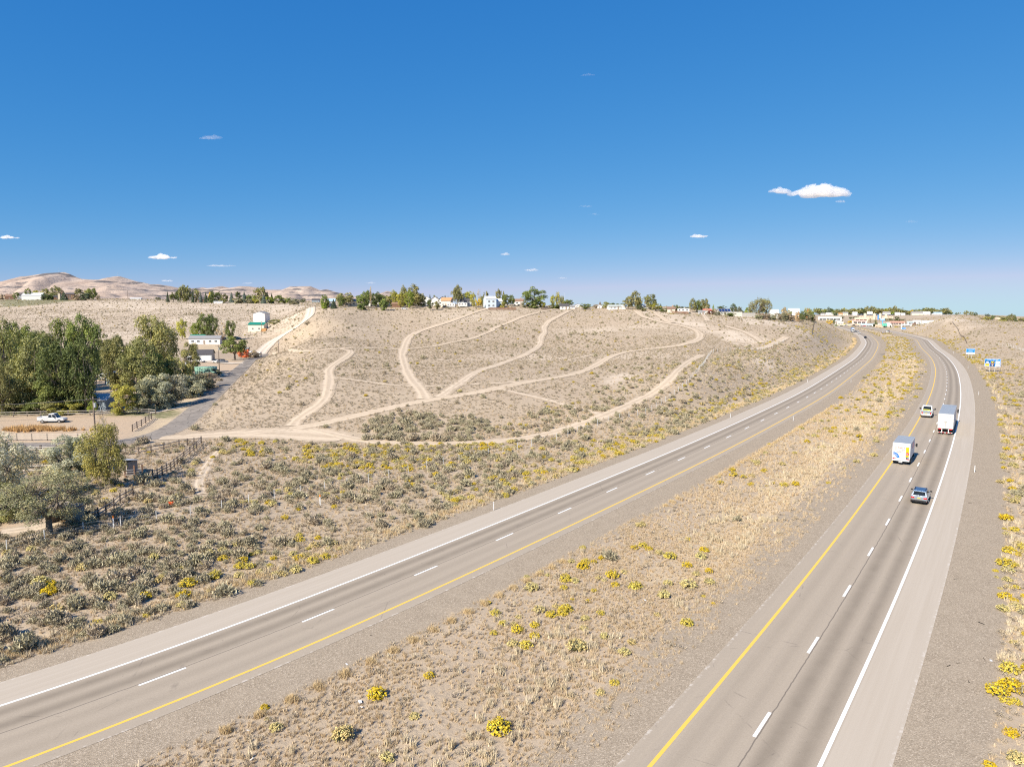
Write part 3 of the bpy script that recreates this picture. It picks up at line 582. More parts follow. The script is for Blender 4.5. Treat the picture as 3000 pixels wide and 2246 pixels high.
def rabbit_mesh(name, seed, bloom, n=90, mat=m_bloom):
    """bushy hemisphere of upright stems; returns (stems, blossom)"""
    r = np.random.default_rng(seed); D = unit(n, r); D[:, 2] = np.abs(D[:, 2]) * 0.85 + 0.22; D /= np.linalg.norm(D, axis=1, keepdims=True)
    L = r.uniform(0.42, 0.55, n); V, Fq = blades(D * 0.03, D, L, r.uniform(0.03, 0.06, n), r); T = D * L[:, None]
    m = 70; i = r.integers(0, n, m); V2, F2 = blades(T[i] * r.uniform(0.5, 0.8, (m, 1)), (D[i] + r.normal(size=(m, 3)) * 0.25), 0.16, 0.03, r)
    st = np_mesh(name + '_stems', np.r_[V, V2], np.r_[Fq, F2 + len(V)], m_rabbit, tint=r.uniform(0.65, 1.25, n + m))
    k = int(n * bloom) + 6; i = r.choice(n, k, replace=k > n); i = i[D[i, 2] > 0.3]; k = len(i); q = 5
    P = np.repeat(T[i], q, 0) + r.normal(size=(k * q, 3)) * 0.036; N = np.repeat(D[i], q, 0) * 0.5 + np.array([0, 0, 0.6]) + r.normal(size=(k * q, 3)) * 0.4; N /= np.linalg.norm(N, axis=1, keepdims=True)
    V3, F3 = quads_at(P, N, 0.042, r, 0.85)
    return st, np_mesh(name + '_blossom', V3, F3, mat, tint=np.repeat(r.uniform(0.8, 1.2, k), q) * r.uniform(0.75, 1.2, k * q))
def join_np(name, a, b):
    """one mesh from two (for the far scatter)"""
    V = []; Fs = []; mi = []; tn = []; mats = []; base = 0
    for m in (a, b):
        v = np.empty(len(m.vertices) * 3, np.float32); m.vertices.foreach_get('co', v); v = v.reshape(-1, 3); k = m.polygons[0].loop_total
        f = np.empty(len(m.loops), np.int32); m.loops.foreach_get('vertex_index', f); f = f.reshape(-1, k); t_ = np.empty(len(f), np.float32); m.attributes['tint'].data.foreach_get('value', t_)
        if k == 4: f = np.concatenate([f[:, [0, 1, 2]], f[:, [0, 2, 3]]]); t_ = np.r_[t_, t_]
        V.append(v); Fs.append(f + base); base += len(v); mi += [len(mats)] * len(f); tn.append(t_); mats.append(m.materials[0])
    return np_mesh(name, np.concatenate(V), np.concatenate(Fs), mats, mi, tint=np.concatenate(tn))
def grass_mesh(name, seed, n=34, spread=0.5, mat=m_grass):
    r = np.random.default_rng(seed); D = unit(n, r) * spread; D[:, 2] = np.abs(D[:, 2]) + 0.75; D /= np.linalg.norm(D, axis=1, keepdims=True)
    P = np.c_[r.normal(size=(n, 2)) * 0.12, np.zeros(n)]; V, Fq = blades(P, D, r.uniform(0.35, 0.95, n), r.uniform(0.018, 0.045, n), r); return np_mesh(name, V, Fq, mat, tint=r.uniform(0.75, 1.25, n))
SAGE = [sage_mesh('sagebrush', s, 420, flat=0.72) for s in (1, 2, 3, 4)]
LOW = [sage_mesh('low_sage', 20 + s, 46, m_lowsage, 0.5) for s in range(5)]
RAB = {'Y': [rabbit_mesh('rabbitbrush', 40 + s, 1.5, 110) for s in range(3)], 'y': [rabbit_mesh('rabbitbrush', 50 + s, 0.75, 120) for s in range(3)], 'g': [rabbit_mesh('rabbitbrush', 60 + s, 1.0, 120, m_drybloom) for s in range(3)]}
GRASS = [grass_mesh('grass_tuft', 80 + s, 30) for s in range(4)]; TALL = [grass_mesh('tall_grass_tuft', 90 + s, 46, 0.34, m_paleg) for s in range(3)]

# ------------------------------------------------------------------ plants: where they stand
TP = np.concatenate([P[::2] for P, w in track_pts]); TW = np.concatenate([np.full(len(P[::2]), w) for P, w in track_pts])
def fields(P):
    oR, _ = nearest_off(P, CR, TR); oL, _ = nearest_off(P, CL, TL); free = np.ones(len(P), bool)
    for a in range(0, len(P), 8000):
        q = P[a:a + 8000]; d = np.sqrt(((q[:, None] - TP[None]) ** 2).sum(-1)); free[a:a + 8000] = (d > TW[None] * 0.5 + 0.15).all(1)
    for z in YARD: free &= ~in_poly(P[:, 0], P[:, 1], z)
    free &= ~(((oR > -8.0) & (oR < 11.0)) | ((oL > -9.3) & (oL < 8.3))) | ((oR > -8.0) & (oR < -6.6) & (rng.uniform(size=len(P)) < 0.35))
    return oR, oL, free
def sample(y0, y1, dens, x0=None, x1=None):
    A = (0.82 * (y0 + y1) + 30) * (y1 - y0) if x0 is None else (x1 - x0) * (y1 - y0); n = int(A * dens)
    y = np.sqrt(rng.uniform(y0 ** 2, y1 ** 2, n)) if x0 is None else rng.uniform(y0, y1, n)
    x = rng.uniform(-1, 1, n) * (0.82 * y + 15) if x0 is None else rng.uniform(x0, x1, n); return np.stack([x, y], -1)
def clump(P, s, seed): return vnoise(P[:, 0], P[:, 1], s, seed) + 0.5
def pick(P, prob): return P[rng.uniform(size=len(P)) < prob]
def zones_of(P):
    oR, oL, free = fields(P); med = (oR < 0) & (oL > 0) & (P[:, 1] < 800); right = oR > 0; left = oL < 0
    bank = left & (P[:, 1] < 135) | (left & (oL > -42) & (P[:, 1] < 420)); hill = left & ~bank
    return oR, oL, free, med, right, bank, hill
DENSE = [zone([(1050, 1285), (1080, 1225), (1200, 1205), (1400, 1225), (1520, 1275), (1400, 1290), (1200, 1292)]), zone([(0, 1800), (0, 1590), (250, 1560), (700, 1560), (900, 1600), (600, 1690), (300, 1790)])]
YELLOWP = [zone([(860, 1350), (900, 1300), (1100, 1304), (1400, 1296), (1560, 1290), (1500, 1330), (1300, 1372), (1050, 1395)]), zone([(640, 1330), (700, 1290), (780, 1300), (800, 1340)])]
_vz = zone([(-60, 1300), (340, 1296), (458, 1275), (576, 1196), (722, 1058), (690, 1040), (640, 1012), (400, 1000), (-60, 1010)])
VALLEY = lambda P: in_poly(P[:, 0], P[:, 1], _vz)
res = {k: [] for k in ('sage', 'low', 'Y', 'y', 'g', 'grass', 'tall')}
def put(kind, P, lo, hi):   # x, y, size
    res[kind].append(np.c_[P, rng.uniform(lo, hi, len(P))])
for y0, y1, top in ((24, 80, 1), (80, 160, 1), (160, 330, 1), (330, 700, 1), (700, 1200, 1)):
    near = y0 < 80; mid = y0 < 160
    # large sage
    P = sample(y0, y1, {24: 0.6, 80: 0.5, 160: 0.10, 330: 0.04, 700: 0.012}[y0]); oR, oL, free, med, right, bank, hill = zones_of(P); c = clump(P, 9, 3); dn = sum(in_poly(P[:, 0], P[:, 1], z) for z in DENSE) > 0
    m = {24: 0.6, 80: 0.5, 160: 0.10, 330: 0.04, 700: 0.012}[y0]
    pr = np.where(dn, 0.55, np.where(bank, 0.08 + 0.26 * (c > 0.42), np.where(med, 0.004, np.where(right, 0.035 * (c > 0.45) * (P[:, 1] < 250) + 0.008, 0.007 + 0.03 * (clump(P, 40, 4) > 0.74))))) / m
    P2 = P[(rng.uniform(size=len(P)) < pr) & free & ~VALLEY(P)]; res['sage'].append(np.c_[P2, np.clip(rng.lognormal(0.08, 0.32, len(P2)), 0.5, 2.1)])
    # low sage and bunch grass: the texture of the slopes
    d0 = {24: 1.6, 80: 1.1, 160: 0.50, 330: 0.20, 700: 0.035}[y0]; P = sample(y0, y1, d0); oR, oL, free, med, right, bank, hill = zones_of(P); c = clump(P, 16, 5)
    pr = np.where(med, 0.22, np.where(bank, 0.75, np.where(right, 0.7, 0.55 + 0.45 * (c > 0.4)))); bar = np.zeros(len(P), bool)
    for z in BARE: bar |= in_poly(P[:, 0], P[:, 1], z)
    P2 = P[(rng.uniform(size=len(P)) < pr * np.where(bar, 0.25, 1)) & free & ~VALLEY(P)]; put('low', P2, 0.45 if mid else 0.6, 0.95 if mid else 1.3)
    # rabbitbrush
    d0 = {24: 0.5, 80: 0.5, 160: 0.30, 330: 0.10, 700: 0.02}[y0]; P = sample(y0, y1, d0); oR, oL, free, med, right, bank, hill = zones_of(P); c = clump(P, 12, 7); yp = sum(in_poly(P[:, 0], P[:, 1], z) for z in YELLOWP) > 0
    pr = np.where(med, np.where(P[:, 1] < 95, 0.004, 0.018 + 0.09 * (c > 0.5)), np.where(bank, 0.014 + 0.05 * (c > 0.60) + 0.26 * ((oL > -18) & (c > 0.40) & (P[:, 1] > 60)), np.where(right, 0.15 * (oR < 16.5) * (c > 0.3) + 0.08 * ((oR < 26) & (c > 0.55)) + 0.004, 0.003 + 0.006 * (c > 0.6))))
    pr = np.where(yp, 0.42, pr); P2 = P[(rng.uniform(size=len(P)) < pr / d0) & free & ~VALLEY(P)]
    kk = rng.uniform(size=len(P2)); oR2, oL2 = nearest_off(P2, CR, TR)[0], nearest_off(P2, CL, TL)[0]; w = np.where(oL2 < 0, 0.13, 0.30)
    for k, msk in (('Y', kk < w), ('y', (kk >= w) & (kk < w + 0.28)), ('g', kk >= w + 0.28)): put(k, P2[msk], 0.55, 1.35)
    if y0 < 330:
        d0 = {24: 15.0, 80: 4.2, 160: 0.9}[y0]; P = sample(y0, y1, d0); oR, oL, free, med, right, bank, hill = zones_of(P); c = clump(P, 6, 9)
        pr = np.where(med, 0.45 + 0.55 * (c > 0.42), np.where(bank, 0.30 + 0.5 * (oL > -13), np.where(right, 0.25, 0.05))); P2 = P[(rng.uniform(size=len(P)) < pr) & free & ~VALLEY(P)]; put('grass', P2, 0.18 if near else 0.3, 0.46 if near else 0.7)
        d0 = {24: 2.2, 80: 1.6, 160: 0.8}[y0]; P = sample(y0, y1, d0); oR, oL, free, med, right, bank, hill = zones_of(P)
        pr = np.where(med, 0.8 * ((oR > -17) & (oR < -10.5)) * (c[:len(P)].mean() > 0) * (clump(P, 7, 12) > 0.48) + 0.03, np.where(bank, 0.75 * (oL > -12.2) + 0.05, np.where(right, 0.5 * (oR < 13.5) * (clump(P, 7, 13) > 0.5), 0.0))); P2 = P[(rng.uniform(size=len(P)) < pr) & free & ~VALLEY(P)]; put('tall', P2, 0.4, 0.85)
# grass strip that follows the broken edge of the gravel beside the oncoming carriageway
res['strip'] = []; NV = 9000; iv = rng.integers(22, 330, NV); kv = vnoise(iv * 2.0, np.zeros(NV), 8, 41) > -0.3; put('strip', (offset(CL, -10.9)[iv] + rng.normal(size=(NV, 2)) * 0.55)[kv], 0.3, 0.75); KN = 4200; s_ = rng.uniform(0, 1, KN); ii = (s_ * 95).astype(int) + 20; kp_ = vnoise(ii * 2.0, np.zeros(KN), 11, 31) > -0.22; put('strip', (offset(CL, 9.1 + 0.35 * vnoise(np.arange(len(CL)) * 2.0, np.zeros(len(CL)), 9, 3))[ii] + rng.normal(size=(KN, 2)) * 0.15)[kp_], 0.3, 0.62)
# shrubs one can recognise in the photograph
def hp(lst, ox, oy, s):
    for x, y, dpx, k in lst:
        p = ground([ox + x / s], [oy + y / s])[0]; res[k].append(np.array([[p[0], p[1], max(0.35, dpx / s * p[1] / F * 1.08)]]))
hp([(1125, 75, 55, 'y'), (1125, 235, 95, 'Y'), (1030, 185, 60, 'g'), (1215, 190, 55, 'y'), (1280, 160, 65, 'Y'), (1365, 305, 110, 'y'), (1550, 395, 110, 'Y'), (670, 310, 50, 'g'), (710, 405, 110, 'g'), (840, 295, 45, 'g'), (785, 270, 50, 'g'), (970, 400, 65, 'y'), (1060, 345, 70, 'g'), (1250, 320, 55, 'g'), (1300, 335, 45, 'g'), (1455, 270, 60, 'g'), (1540, 75, 65, 'y'), (1610, 60, 70, 'Y'), (1660, 85, 60, 'Y'), (1740, 115, 75, 'g'), (1830, 150, 100, 'y'), (1965, 220, 85, 'y'), (2040, 290, 70, 'g'), (2145, 265, 65, 'Y'), (1815, 365, 80, 'g'), (1975, 385, 130, 'g'), (1780, 465, 105, 'g'), (2150, 355, 90, 'g'), (360, 520, 50, 'Y'), (415, 610, 90, 'y'), (480, 690, 70, 'Y'), (595, 745, 105, 'y'), (605, 635, 55, 'g'), (565, 690, 60, 'g'), (405, 765, 65, 'y'), (735, 705, 80, 'y'), (735, 790, 90, 'y'), (555, 855, 105, 'g'), (668, 870, 110, 'Y'), (770, 580, 100, 'g'), (870, 620, 95, 'y'), (960, 605, 90, 'Y'), (985, 575, 110, 'Y'), (905, 550, 60, 'g'), (1040, 490, 40, 'Y'), (1165, 505, 50, 'y'), (1215, 420, 50, 'y'), (1265, 605, 70, 'y'), (1145, 650, 80, 'g'), (1135, 725, 65, 'g'), (1300, 795, 80, 'g'), (1080, 885, 165, 'g'), (1520, 840, 75, 'g'), (1460, 925, 110, 'g'), (1965, 690, 100, 'Y'), (1725, 615, 60, 'g'), (1380, 1170, 85, 'y'), (1265, 1250, 80, 'g'), (445, 1545, 195, 'Y'), (2100, 465, 40, 'Y'), (2180, 525, 40, 'Y'), (2075, 155, 90, 'g'), (2105, 100, 80, 'Y')], 1300, 1580, 2.76)
hp([(430, 925, 65, 'Y'), (450, 1000, 40, 'g'), (510, 1075, 100, 'g'), (1615, 695, 80, 'y'), (1510, 985, 80, 'g'), (1000, 1135, 165, 'g')], 600, 1700, 2.458)
hp([(425, 60, 60, 'Y'), (480, 140, 70, 'y'), (400, 150, 60, 'g'), (400, 240, 50, 'Y'), (390, 190, 50, 'g'), (490, 220, 80, 'g'), (370, 380, 80, 'g'), (460, 370, 65, 'Y'), (510, 480, 70, 'g'), (420, 545, 50, 'g'), (500, 570, 90, 'g'), (420, 740, 120, 'Y'), (405, 830, 45, 'y'), (500, 850, 90, 'Y'), (530, 990, 95, 'g'), (450, 1050, 120, 'Y'), (420, 1180, 150, 'Y'), (500, 1185, 80, 'y'), (320, 1240, 55, 'Y'), (330, 1300, 45, 'g'), (440, 1240, 110, 'g'), (410, 1495, 120, 'Y'), (500, 1530, 85, 'Y'), (480, 1570, 60, 'g'), (520, 1400, 70, 'Y'), (440, 1400, 80, 'g'), (365, 1410, 50, 'g')], 2820, 1300, 3.311)
hp([(2115, 905, 125, 'Y'), (2110, 1030, 150, 'Y'), (2190, 1010, 70, 'Y'), (2085, 1125, 80, 'Y'), (2150, 1130, 85, 'y'), (1965, 1590, 90, 'Y'), (2140, 700, 60, 'g')], 2100, 1600, 2.458)
hp([(345, 1380, 110, 'Y'), (300, 1330, 150, 'g'), (700, 1600, 80, 'y'), (790, 1410, 100, 'g'), (1325, 1400, 110, 'Y'), (1350, 1320, 120, 'y'), (1320, 1470, 90, 'g'), (2040, 1215, 60, 'Y'), (2150, 1130, 80, 'y'), (1870, 1225, 60, 'g')], 0, 1180, 2.458)
hp([(405, 1570, 170, 'sage'), (740, 1370, 150, 'sage'), (930, 1160, 130, 'sage'), (850, 1290, 170, 'sage'), (500, 1600, 100, 'sage'), (970, 1400, 100, 'sage'), (1250, 1180, 110, 'sage'), (1480, 1190, 120, 'sage'), (1610, 900, 110, 'sage'), (1330, 640, 110, 'sage'), (1030, 590, 140, 'sage'), (1010, 700, 110, 'sage'), (1280, 690, 90, 'sage'), (1400, 880, 100, 'sage')], 0, 1180, 2.458)
hp([(1590, 860, 60, 'sage'), (590, 565, 55, 'sage'), (1560, 1380, 90, 'sage'), (1380, 1310, 60, 'sage'), (1180, 1460, 100, 'sage'), (1350, 1480, 110, 'sage'), (1450, 1440, 120, 'sage'), (1640, 1460, 100, 'sage'), (1840, 1480, 100, 'sage'), (1920, 1560, 100, 'sage'), (1700, 1570, 110, 'sage'), (1500, 1570, 120, 'sage'), (1300, 1560, 110, 'sage'), (1100, 1560, 90, 'sage')], 700, 760, 2.949)

KINDS = {'sage': (SAGE, 'sagebrush'), 'low': (LOW, None), 'Y': (None, 'rabbitbrush'), 'y': (None, 'rabbitbrush'), 'g': (None, 'rabbitbrush'), 'grass': (GRASS, None), 'tall': (TALL, None)}
def where(x, y, oR, oL):
    if oR > 0: return 'at the right edge of the gravel shoulder' if oR < 18 else 'on the open slope right of the highway'
    if oL > 0 and y < 800: return 'in the dry grass median between the carriageways' if oR < -11 else 'at the median edge beside the vehicles\' carriageway'
    zc = y * CP + CAMH * SP; u = U0 + F * x / zc; v = V0 + F * (CAMH * CP - y * SP) / zc
    if y < 110 and oL < -16:
        if v > 1740: return 'in the lower left corner of the scrub bank'
        if v > 1640: return 'midway between the wire fence and the left verge' if u < 350 else 'on the scrub slope above the left verge'
        if v > 1560: return 'in the thick sage band below the wire fence' if u < 300 else 'below the orange drum beside the wire fence'
        if u > 950: return 'on the scrub bank beyond the wire fence\'s middle'
        return 'beside the corral fences' if u < 600 else 'on the scrub flat right of the corral'
    if oL > -16: return 'along the grassy verge left of the highway'
    if y < 110: return 'on the near scrub bank by the wire fence'
    return 'on the lower flats below the dirt tracks' if y < 160 else 'on the tan hillside of dirt tracks'
def stuff_scatter(name, A, protos, label):
    """points carrying instances, as ONE object"""
    z = height(A[:, 0], A[:, 1]); me = bpy.data.meshes.new(name); me.vertices.add(len(A)); me.vertices.foreach_set('co', np.c_[A[:, :2], z - 0.02].astype(np.float32).ravel())
    for nm, ty, arr in (('rz', 'FLOAT', rng.uniform(0, 6.283, len(A))), ('sc', 'FLOAT', A[:, 2]), ('ix', 'INT', rng.integers(0, len(protos), len(A)))):
        a_ = me.attributes.new(nm, ty, 'POINT'); a_.data.foreach_set('value', arr.astype(np.float32 if ty == 'FLOAT' else np.int32))
    o = link(name, me); tag(o, label, kind='stuff')
    ng = bpy.data.node_groups.new(name, 'GeometryNodeTree'); ng.interface.new_socket('Geometry', in_out='INPUT', socket_type='NodeSocketGeometry'); ng.interface.new_socket('Geometry', in_out='OUTPUT', socket_type='NodeSocketGeometry')
    n, l = ng.nodes, ng.links; gi = n.new('NodeGroupInput'); go = n.new('NodeGroupOutput'); iop = n.new('GeometryNodeInstanceOnPoints'); g2i = n.new('GeometryNodeGeometryToInstance')
    for pm in reversed(protos):
        po = bpy.data.objects.new(pm.name, pm); oi = n.new('GeometryNodeObjectInfo'); oi.inputs[0].default_value = po; oi.inputs['As Instance'].default_value = True; l.new(oi.outputs['Geometry'], g2i.inputs[0])
    def na(nm, ty): a_ = n.new('GeometryNodeInputNamedAttribute'); a_.data_type = ty; a_.inputs[0].default_value = nm; return a_.outputs[0]
    cx = n.new('ShaderNodeCombineXYZ'); l.new(na('rz', 'FLOAT'), cx.inputs[2]); l.new(gi.outputs[0], iop.inputs['Points']); l.new(g2i.outputs[0], iop.inputs['Instance'])
    iop.inputs['Pick Instance'].default_value = True; l.new(na('ix', 'INT'), iop.inputs['Instance Index']); l.new(cx.outputs[0], iop.inputs['Rotation']); l.new(na('sc', 'FLOAT'), iop.inputs['Scale']); l.new(iop.outputs[0], go.inputs[0])
    md = o.modifiers.new('scatter', 'NODES'); md.node_group = ng; return o
def split_kind(keys, limit):
    A = np.concatenate([np.c_[np.concatenate(res[k]), np.full(sum(map(len, res[k])), i)] for i, k in enumerate(keys)])
    x, y = A[:, 0], A[:, 1]; zc = y * CP + (CAMH - height(x, y)) * SP; u = U0 + F * x / zc; v = V0 + F * ((CAMH - height(x, y)) * CP - y * SP) / zc
    app = np.where((u > 0) & (u < 3000) & (v < 2240), A[:, 2] / y, 0); o = np.argsort(-app); return A[o[:limit]], A[o[limit:]]
top, rest = split_kind(['Y', 'y', 'g'], 300)
oR, oL = nearest_off(top[:, :2], CR, TR)[0], nearest_off(top[:, :2], CL, TL)[0]; zt = height(top[:, 0], top[:, 1])
LOOK = ('bright yellow rabbitbrush in full bloom', 'half-bloomed yellow and grey-green rabbitbrush', 'faded straw-green rabbitbrush')
for a, z, r_, l_ in zip(top, zt, oR, oL):
    k = 'Yyg'[int(a[3])]; st, bl = RAB[k][rng.integers(0, 3)]; wz = where(a[0], a[1], r_, l_); sz = 'large ' if a[2] > 1.35 else ('small ' if a[2] < 0.9 else '')
    o = link('rabbitbrush', st, None, (a[0], a[1], z - 0.03), (0, 0, rng.uniform(0, 6.28)), (a[2], a[2], a[2] * rng.uniform(0.85, 1.1))); tag(o, sz + LOOK[int(a[3])] + ' ' + wz, 'shrub', 'rabbitbrush ' + wz); link('blossom', bl, o)
for i, k in enumerate('Yyg'):
    q = rest[rest[:, 3] == i]
    if i == 0: allp = []
    allp.append((q, [join_np('rabbitbrush_far', *RAB[k][j]) for j in (0, 1)]))
q = np.concatenate([b[0] for b in allp]); protos = [m for b in allp for m in b[1]]
o = stuff_scatter('rabbitbrush_cover', q, protos, 'yellow and straw rabbitbrush scattered over the verges and slopes'); ixs = (q[:, 3].astype(int) * 2 + rng.integers(0, 2, len(q))).astype(np.int32); o.data.attributes['ix'].data.foreach_set('value', ixs)
top, rest = split_kind(['sage'], 300); oR, oL = nearest_off(top[:, :2], CR, TR)[0], nearest_off(top[:, :2], CL, TL)[0]; zt = height(top[:, 0], top[:, 1])
for a, z, r_, l_ in zip(top, zt, oR, oL):
    wz = where(a[0], a[1], r_, l_); sz = 'large ' if a[2] > 1.35 else ('small ' if a[2] < 1.0 else '')
    tag(link('sagebrush', SAGE[rng.integers(0, 4)], None, (a[0], a[1], z - 0.03), (0, 0, rng.uniform(0, 6.28)), (a[2], a[2], a[2] * rng.uniform(0.8, 1.15))), sz + 'grey-green sagebrush ' + wz, 'shrub', 'sagebrush ' + wz)
stuff_scatter('sagebrush_cover', rest, SAGE, 'grey sagebrush scattered over the slopes')
stuff_scatter('low_sage_cover', np.concatenate(res['low']), LOW, 'low tan sage and bunchgrass covering the slopes')
stuff_scatter('grass_cover', np.concatenate(res['grass']), GRASS, 'short dry tan grass tufts on the median and banks')
m_gold = plant_mat('golden_verge_grass', (0.56, 0.42, 0.23), (0.61, 0.48, 0.29), (0.53, 0.375, 0.19))
stuff_scatter('verge_grass', np.concatenate(res['strip']), [grass_mesh('golden_tuft', 140 + s, 26, 0.5, m_gold) for s in range(3)], 'golden grass strip along the broken gravel edge of the median')
stuff_scatter('tall_grass', np.concatenate(res['tall']), TALL, 'tall pale dry grass along the gravel edges')
print('scatter', {k: sum(map(len, v)) for k, v in res.items()})
# ------------------------------------------------------------------ trees
COLS_ = {'dark': (0.09, 0.115, 0.042), 'green': (0.13, 0.16, 0.05), 'bright': (0.20, 0.25, 0.045), 'olive': (0.19, 0.19, 0.08), 'yellow-green': (0.27, 0.265, 0.06), 'golden': (0.48, 0.34, 0.06), 'grey-green': (0.19, 0.192, 0.125), 'silvery': (0.255, 0.255, 0.19),
        'deep green': (0.065, 0.09, 0.055), 'blue-grey': (0.12, 0.15, 0.13), 'rust-orange': (0.38, 0.19, 0.07), 'dark red': (0.17, 0.06, 0.05), 'tan': (0.38, 0.31, 0.20), 'pale olive': (0.25, 0.25, 0.15), 'yellowish olive': (0.225, 0.215, 0.07), 'whitish': (0.31, 0.31, 0.245), 'orange-red': (0.46, 0.15, 0.07), 'brown-grey': (0.27, 0.225, 0.17)}
COLS = {k: tuple(min(0.6, x * 1.35) for x in v) for k, v in COLS_.items()}
KW = {'round': 'round-crowned tree', 'tall': 'cottonwood tree', 'poplar': 'slim poplar', 'spruce': 'pointed conifer', 'olive': 'bushy tree', 'elm': 'open spreading tree', 'sparse': 'thin-leaved tree', 'bare': 'leafless tree', 'shrub': 'bush'}
NM = {'round': 'round_tree', 'tall': 'cottonwood_tree', 'poplar': 'poplar_tree', 'spruce': 'conifer_tree', 'olive': 'bushy_tree', 'elm': 'elm_tree', 'sparse': 'sparse_tree', 'bare': 'bare_tree', 'shrub': 'bush'}
def tubes_np(segs, n=5):
    V = []; Fq = []; b = 0
    for p0, p1, r0, r1 in segs:
        p0 = np.array(p0); p1 = np.array(p1); d = p1 - p0; L = np.linalg.norm(d)
        if L < 1e-5: continue
        d /= L; a = np.cross(d, [0.3, 0.9, 0.1]); a /= np.linalg.norm(a) + 1e-9; c = np.cross(d, a); an = np.arange(n) * 2 * math.pi / n
        ring = np.cos(an)[:, None] * a + np.sin(an)[:, None] * c; V += [p0 + ring * r0, p1 + ring * r1]
        i = np.arange(n); j = (i + 1) % n; Fq.append(np.stack([i + b, j + b, j + b + n, i + b + n], -1)); b += 2 * n
    return np.concatenate(V), np.concatenate(Fq)
def tree_shape(kind, seed, n, leaf):
    """unit-height, unit-width crown and limbs; leaf is the clump size as a share of the height"""
    r = np.random.default_rng(seed); L = []; segs = []
    if kind == 'spruce':
        segs.append(((0, 0, -0.02), (0, 0, 0.95), 0.035, 0.006)); z = 1 - np.sqrt(r.uniform(0.0, 0.96, n)) * 0.97; z = np.clip(z, 0.04, 0.99); a = r.uniform(0, 6.283, n); tier = 0.82 + 0.18 * np.sin(z * 55 + np.sin(a * 3) * 1.2)
        rr = (1.02 - z) * 0.58 * np.sqrt(r.uniform(0.35, 1, n)) * tier; P = np.stack([rr * np.cos(a), rr * np.sin(a), z - rr * 0.10], -1)
        N = np.stack([np.cos(a), np.sin(a), np.full(n, 0.7)], -1) + r.normal(size=(n, 3)) * 0.35; tn = r.uniform(0.7, 1.25, n); sz = np.full(n, leaf)
    else:
        if kind == 'round': k, z0, cz, ez, ex = 40, 0.10, 0.53, 0.42, 0.42
        elif kind == 'tall': k, z0, cz, ez, ex = 56, 0.05, 0.50, 0.44, 0.40
        elif kind == 'poplar': k, z0, cz, ez, ex = 28, 0.03, 0.50, 0.47, 0.40
        elif kind == 'olive': k, z0, cz, ez, ex = 46, 0.01, 0.40, 0.50, 0.45
        elif kind == 'elm': k, z0, cz, ez, ex = 90, 0.16, 0.53, 0.43, 0.44
        elif kind == 'sparse': k, z0, cz, ez, ex = 18, 0.12, 0.58, 0.37, 0.34
        elif kind == 'shrub': k, z0, cz, ez, ex = 34, 0.0, 0.34, 0.50, 0.44
        else: k, z0, cz, ez, ex = 30, 0.10, 0.58, 0.38, 0.36
        D = unit(k, r); rad = r.uniform(0.25, 1.0, (k, 1)) ** 0.45; c = D * rad * np.array([ex, ex, ez]); c[:, 2] += cz
        if kind == 'tall': 
            f = np.interp(c[:, 2], [0.05, 0.25, 0.6, 0.85, 1.0], [0.95, 1.12, 1.12, 1.05, 0.85]); c[:, :2] *= f[:, None]
        if kind == 'olive' or kind == 'shrub': c[:, 2] = np.abs(c[:, 2]); 
        if kind == 'elm': c[:, 2] = np.maximum(c[:, 2], 0.20 + 0.16 * r.uniform(size=k)); 
        lr = {'round': 0.13, 'tall': 0.115, 'poplar': 0.15, 'olive': 0.13, 'elm': 0.10, 'sparse': 0.085, 'shrub': 0.15, 'bare': 0.08}[kind] * r.uniform(0.7, 1.3, k)
        el = {'tall': 1.25, 'poplar': 1.9, 'sparse': 1.4}.get(kind, 0.85)
        m = n if kind != 'bare' else max(8, n // 10); i = r.choice(k, m, p=lr ** 2 / (lr ** 2).sum()); d = unit(m, r); d[:, 2] = np.where(d[:, 2] < -0.35, -d[:, 2], d[:, 2])
        q = r.uniform(0.25, 1.0, (m, 1)) ** 0.5; P = c[i] + d * q * lr[i][:, None] * np.array([1, 1, el]); P[:, 2] = np.maximum(P[:, 2], 0.01)
        N = d + np.array([0, 0, 0.35]) + r.normal(size=(m, 3)) * 0.5; tn = r.uniform(0.72, 1.28, m) * r.uniform(0.82, 1.22, k)[i]; sz = np.full(m, leaf * (0.75 if kind == 'elm' else 1.0))
        tr = {'round': 0.03, 'tall': 0.022, 'poplar': 0.02, 'olive': 0.03, 'elm': 0.030, 'sparse': 0.018, 'shrub': 0.02, 'bare': 0.016}[kind]
        fork = z0 + 0.08; segs.append(((0, 0, -0.02), (0.005, 0, fork), tr * 1.25, tr))
        if kind in ('tall', 'sparse', 'bare', 'poplar'):
            segs.append(((0.005, 0, fork), (0.02, 0.01, 0.55), tr, tr * 0.55)); segs.append(((0.02, 0.01, 0.55), (0.0, 0.0, 0.9), tr * 0.55, tr * 0.12))
        nb = 6 if kind != 'shrub' else 4; mains = []
        for b in range(nb):
            a = b * 6.283 / nb + r.uniform(-0.4, 0.4); e = np.array([math.cos(a) * ex * 0.52, math.sin(a) * ex * 0.52, min(0.9, fork + (0.30 if kind != 'shrub' else 0.2) * r.uniform(0.8, 1.4))]); s0 = np.array([0.005, 0, fork + (0.18 * r.uniform() if kind in ('tall', 'sparse', 'bare', 'poplar') else 0)])
            segs.append((s0, e, tr * 0.62, tr * 0.3)); mains.append(e)
        for ci in c:
            e = min(mains, key=lambda p: np.linalg.norm(p - ci)); segs.append((e, ci, tr * 0.26, tr * 0.06))
            if kind in ('bare', 'elm', 'sparse'):
                for _ in range(4 if kind == 'bare' else 2): segs.append((ci * 0.6 + e * 0.4, ci + unit(1, r)[0] * 0.11 + np.array([0, 0, 0.05]), tr * 0.12, tr * 0.04))
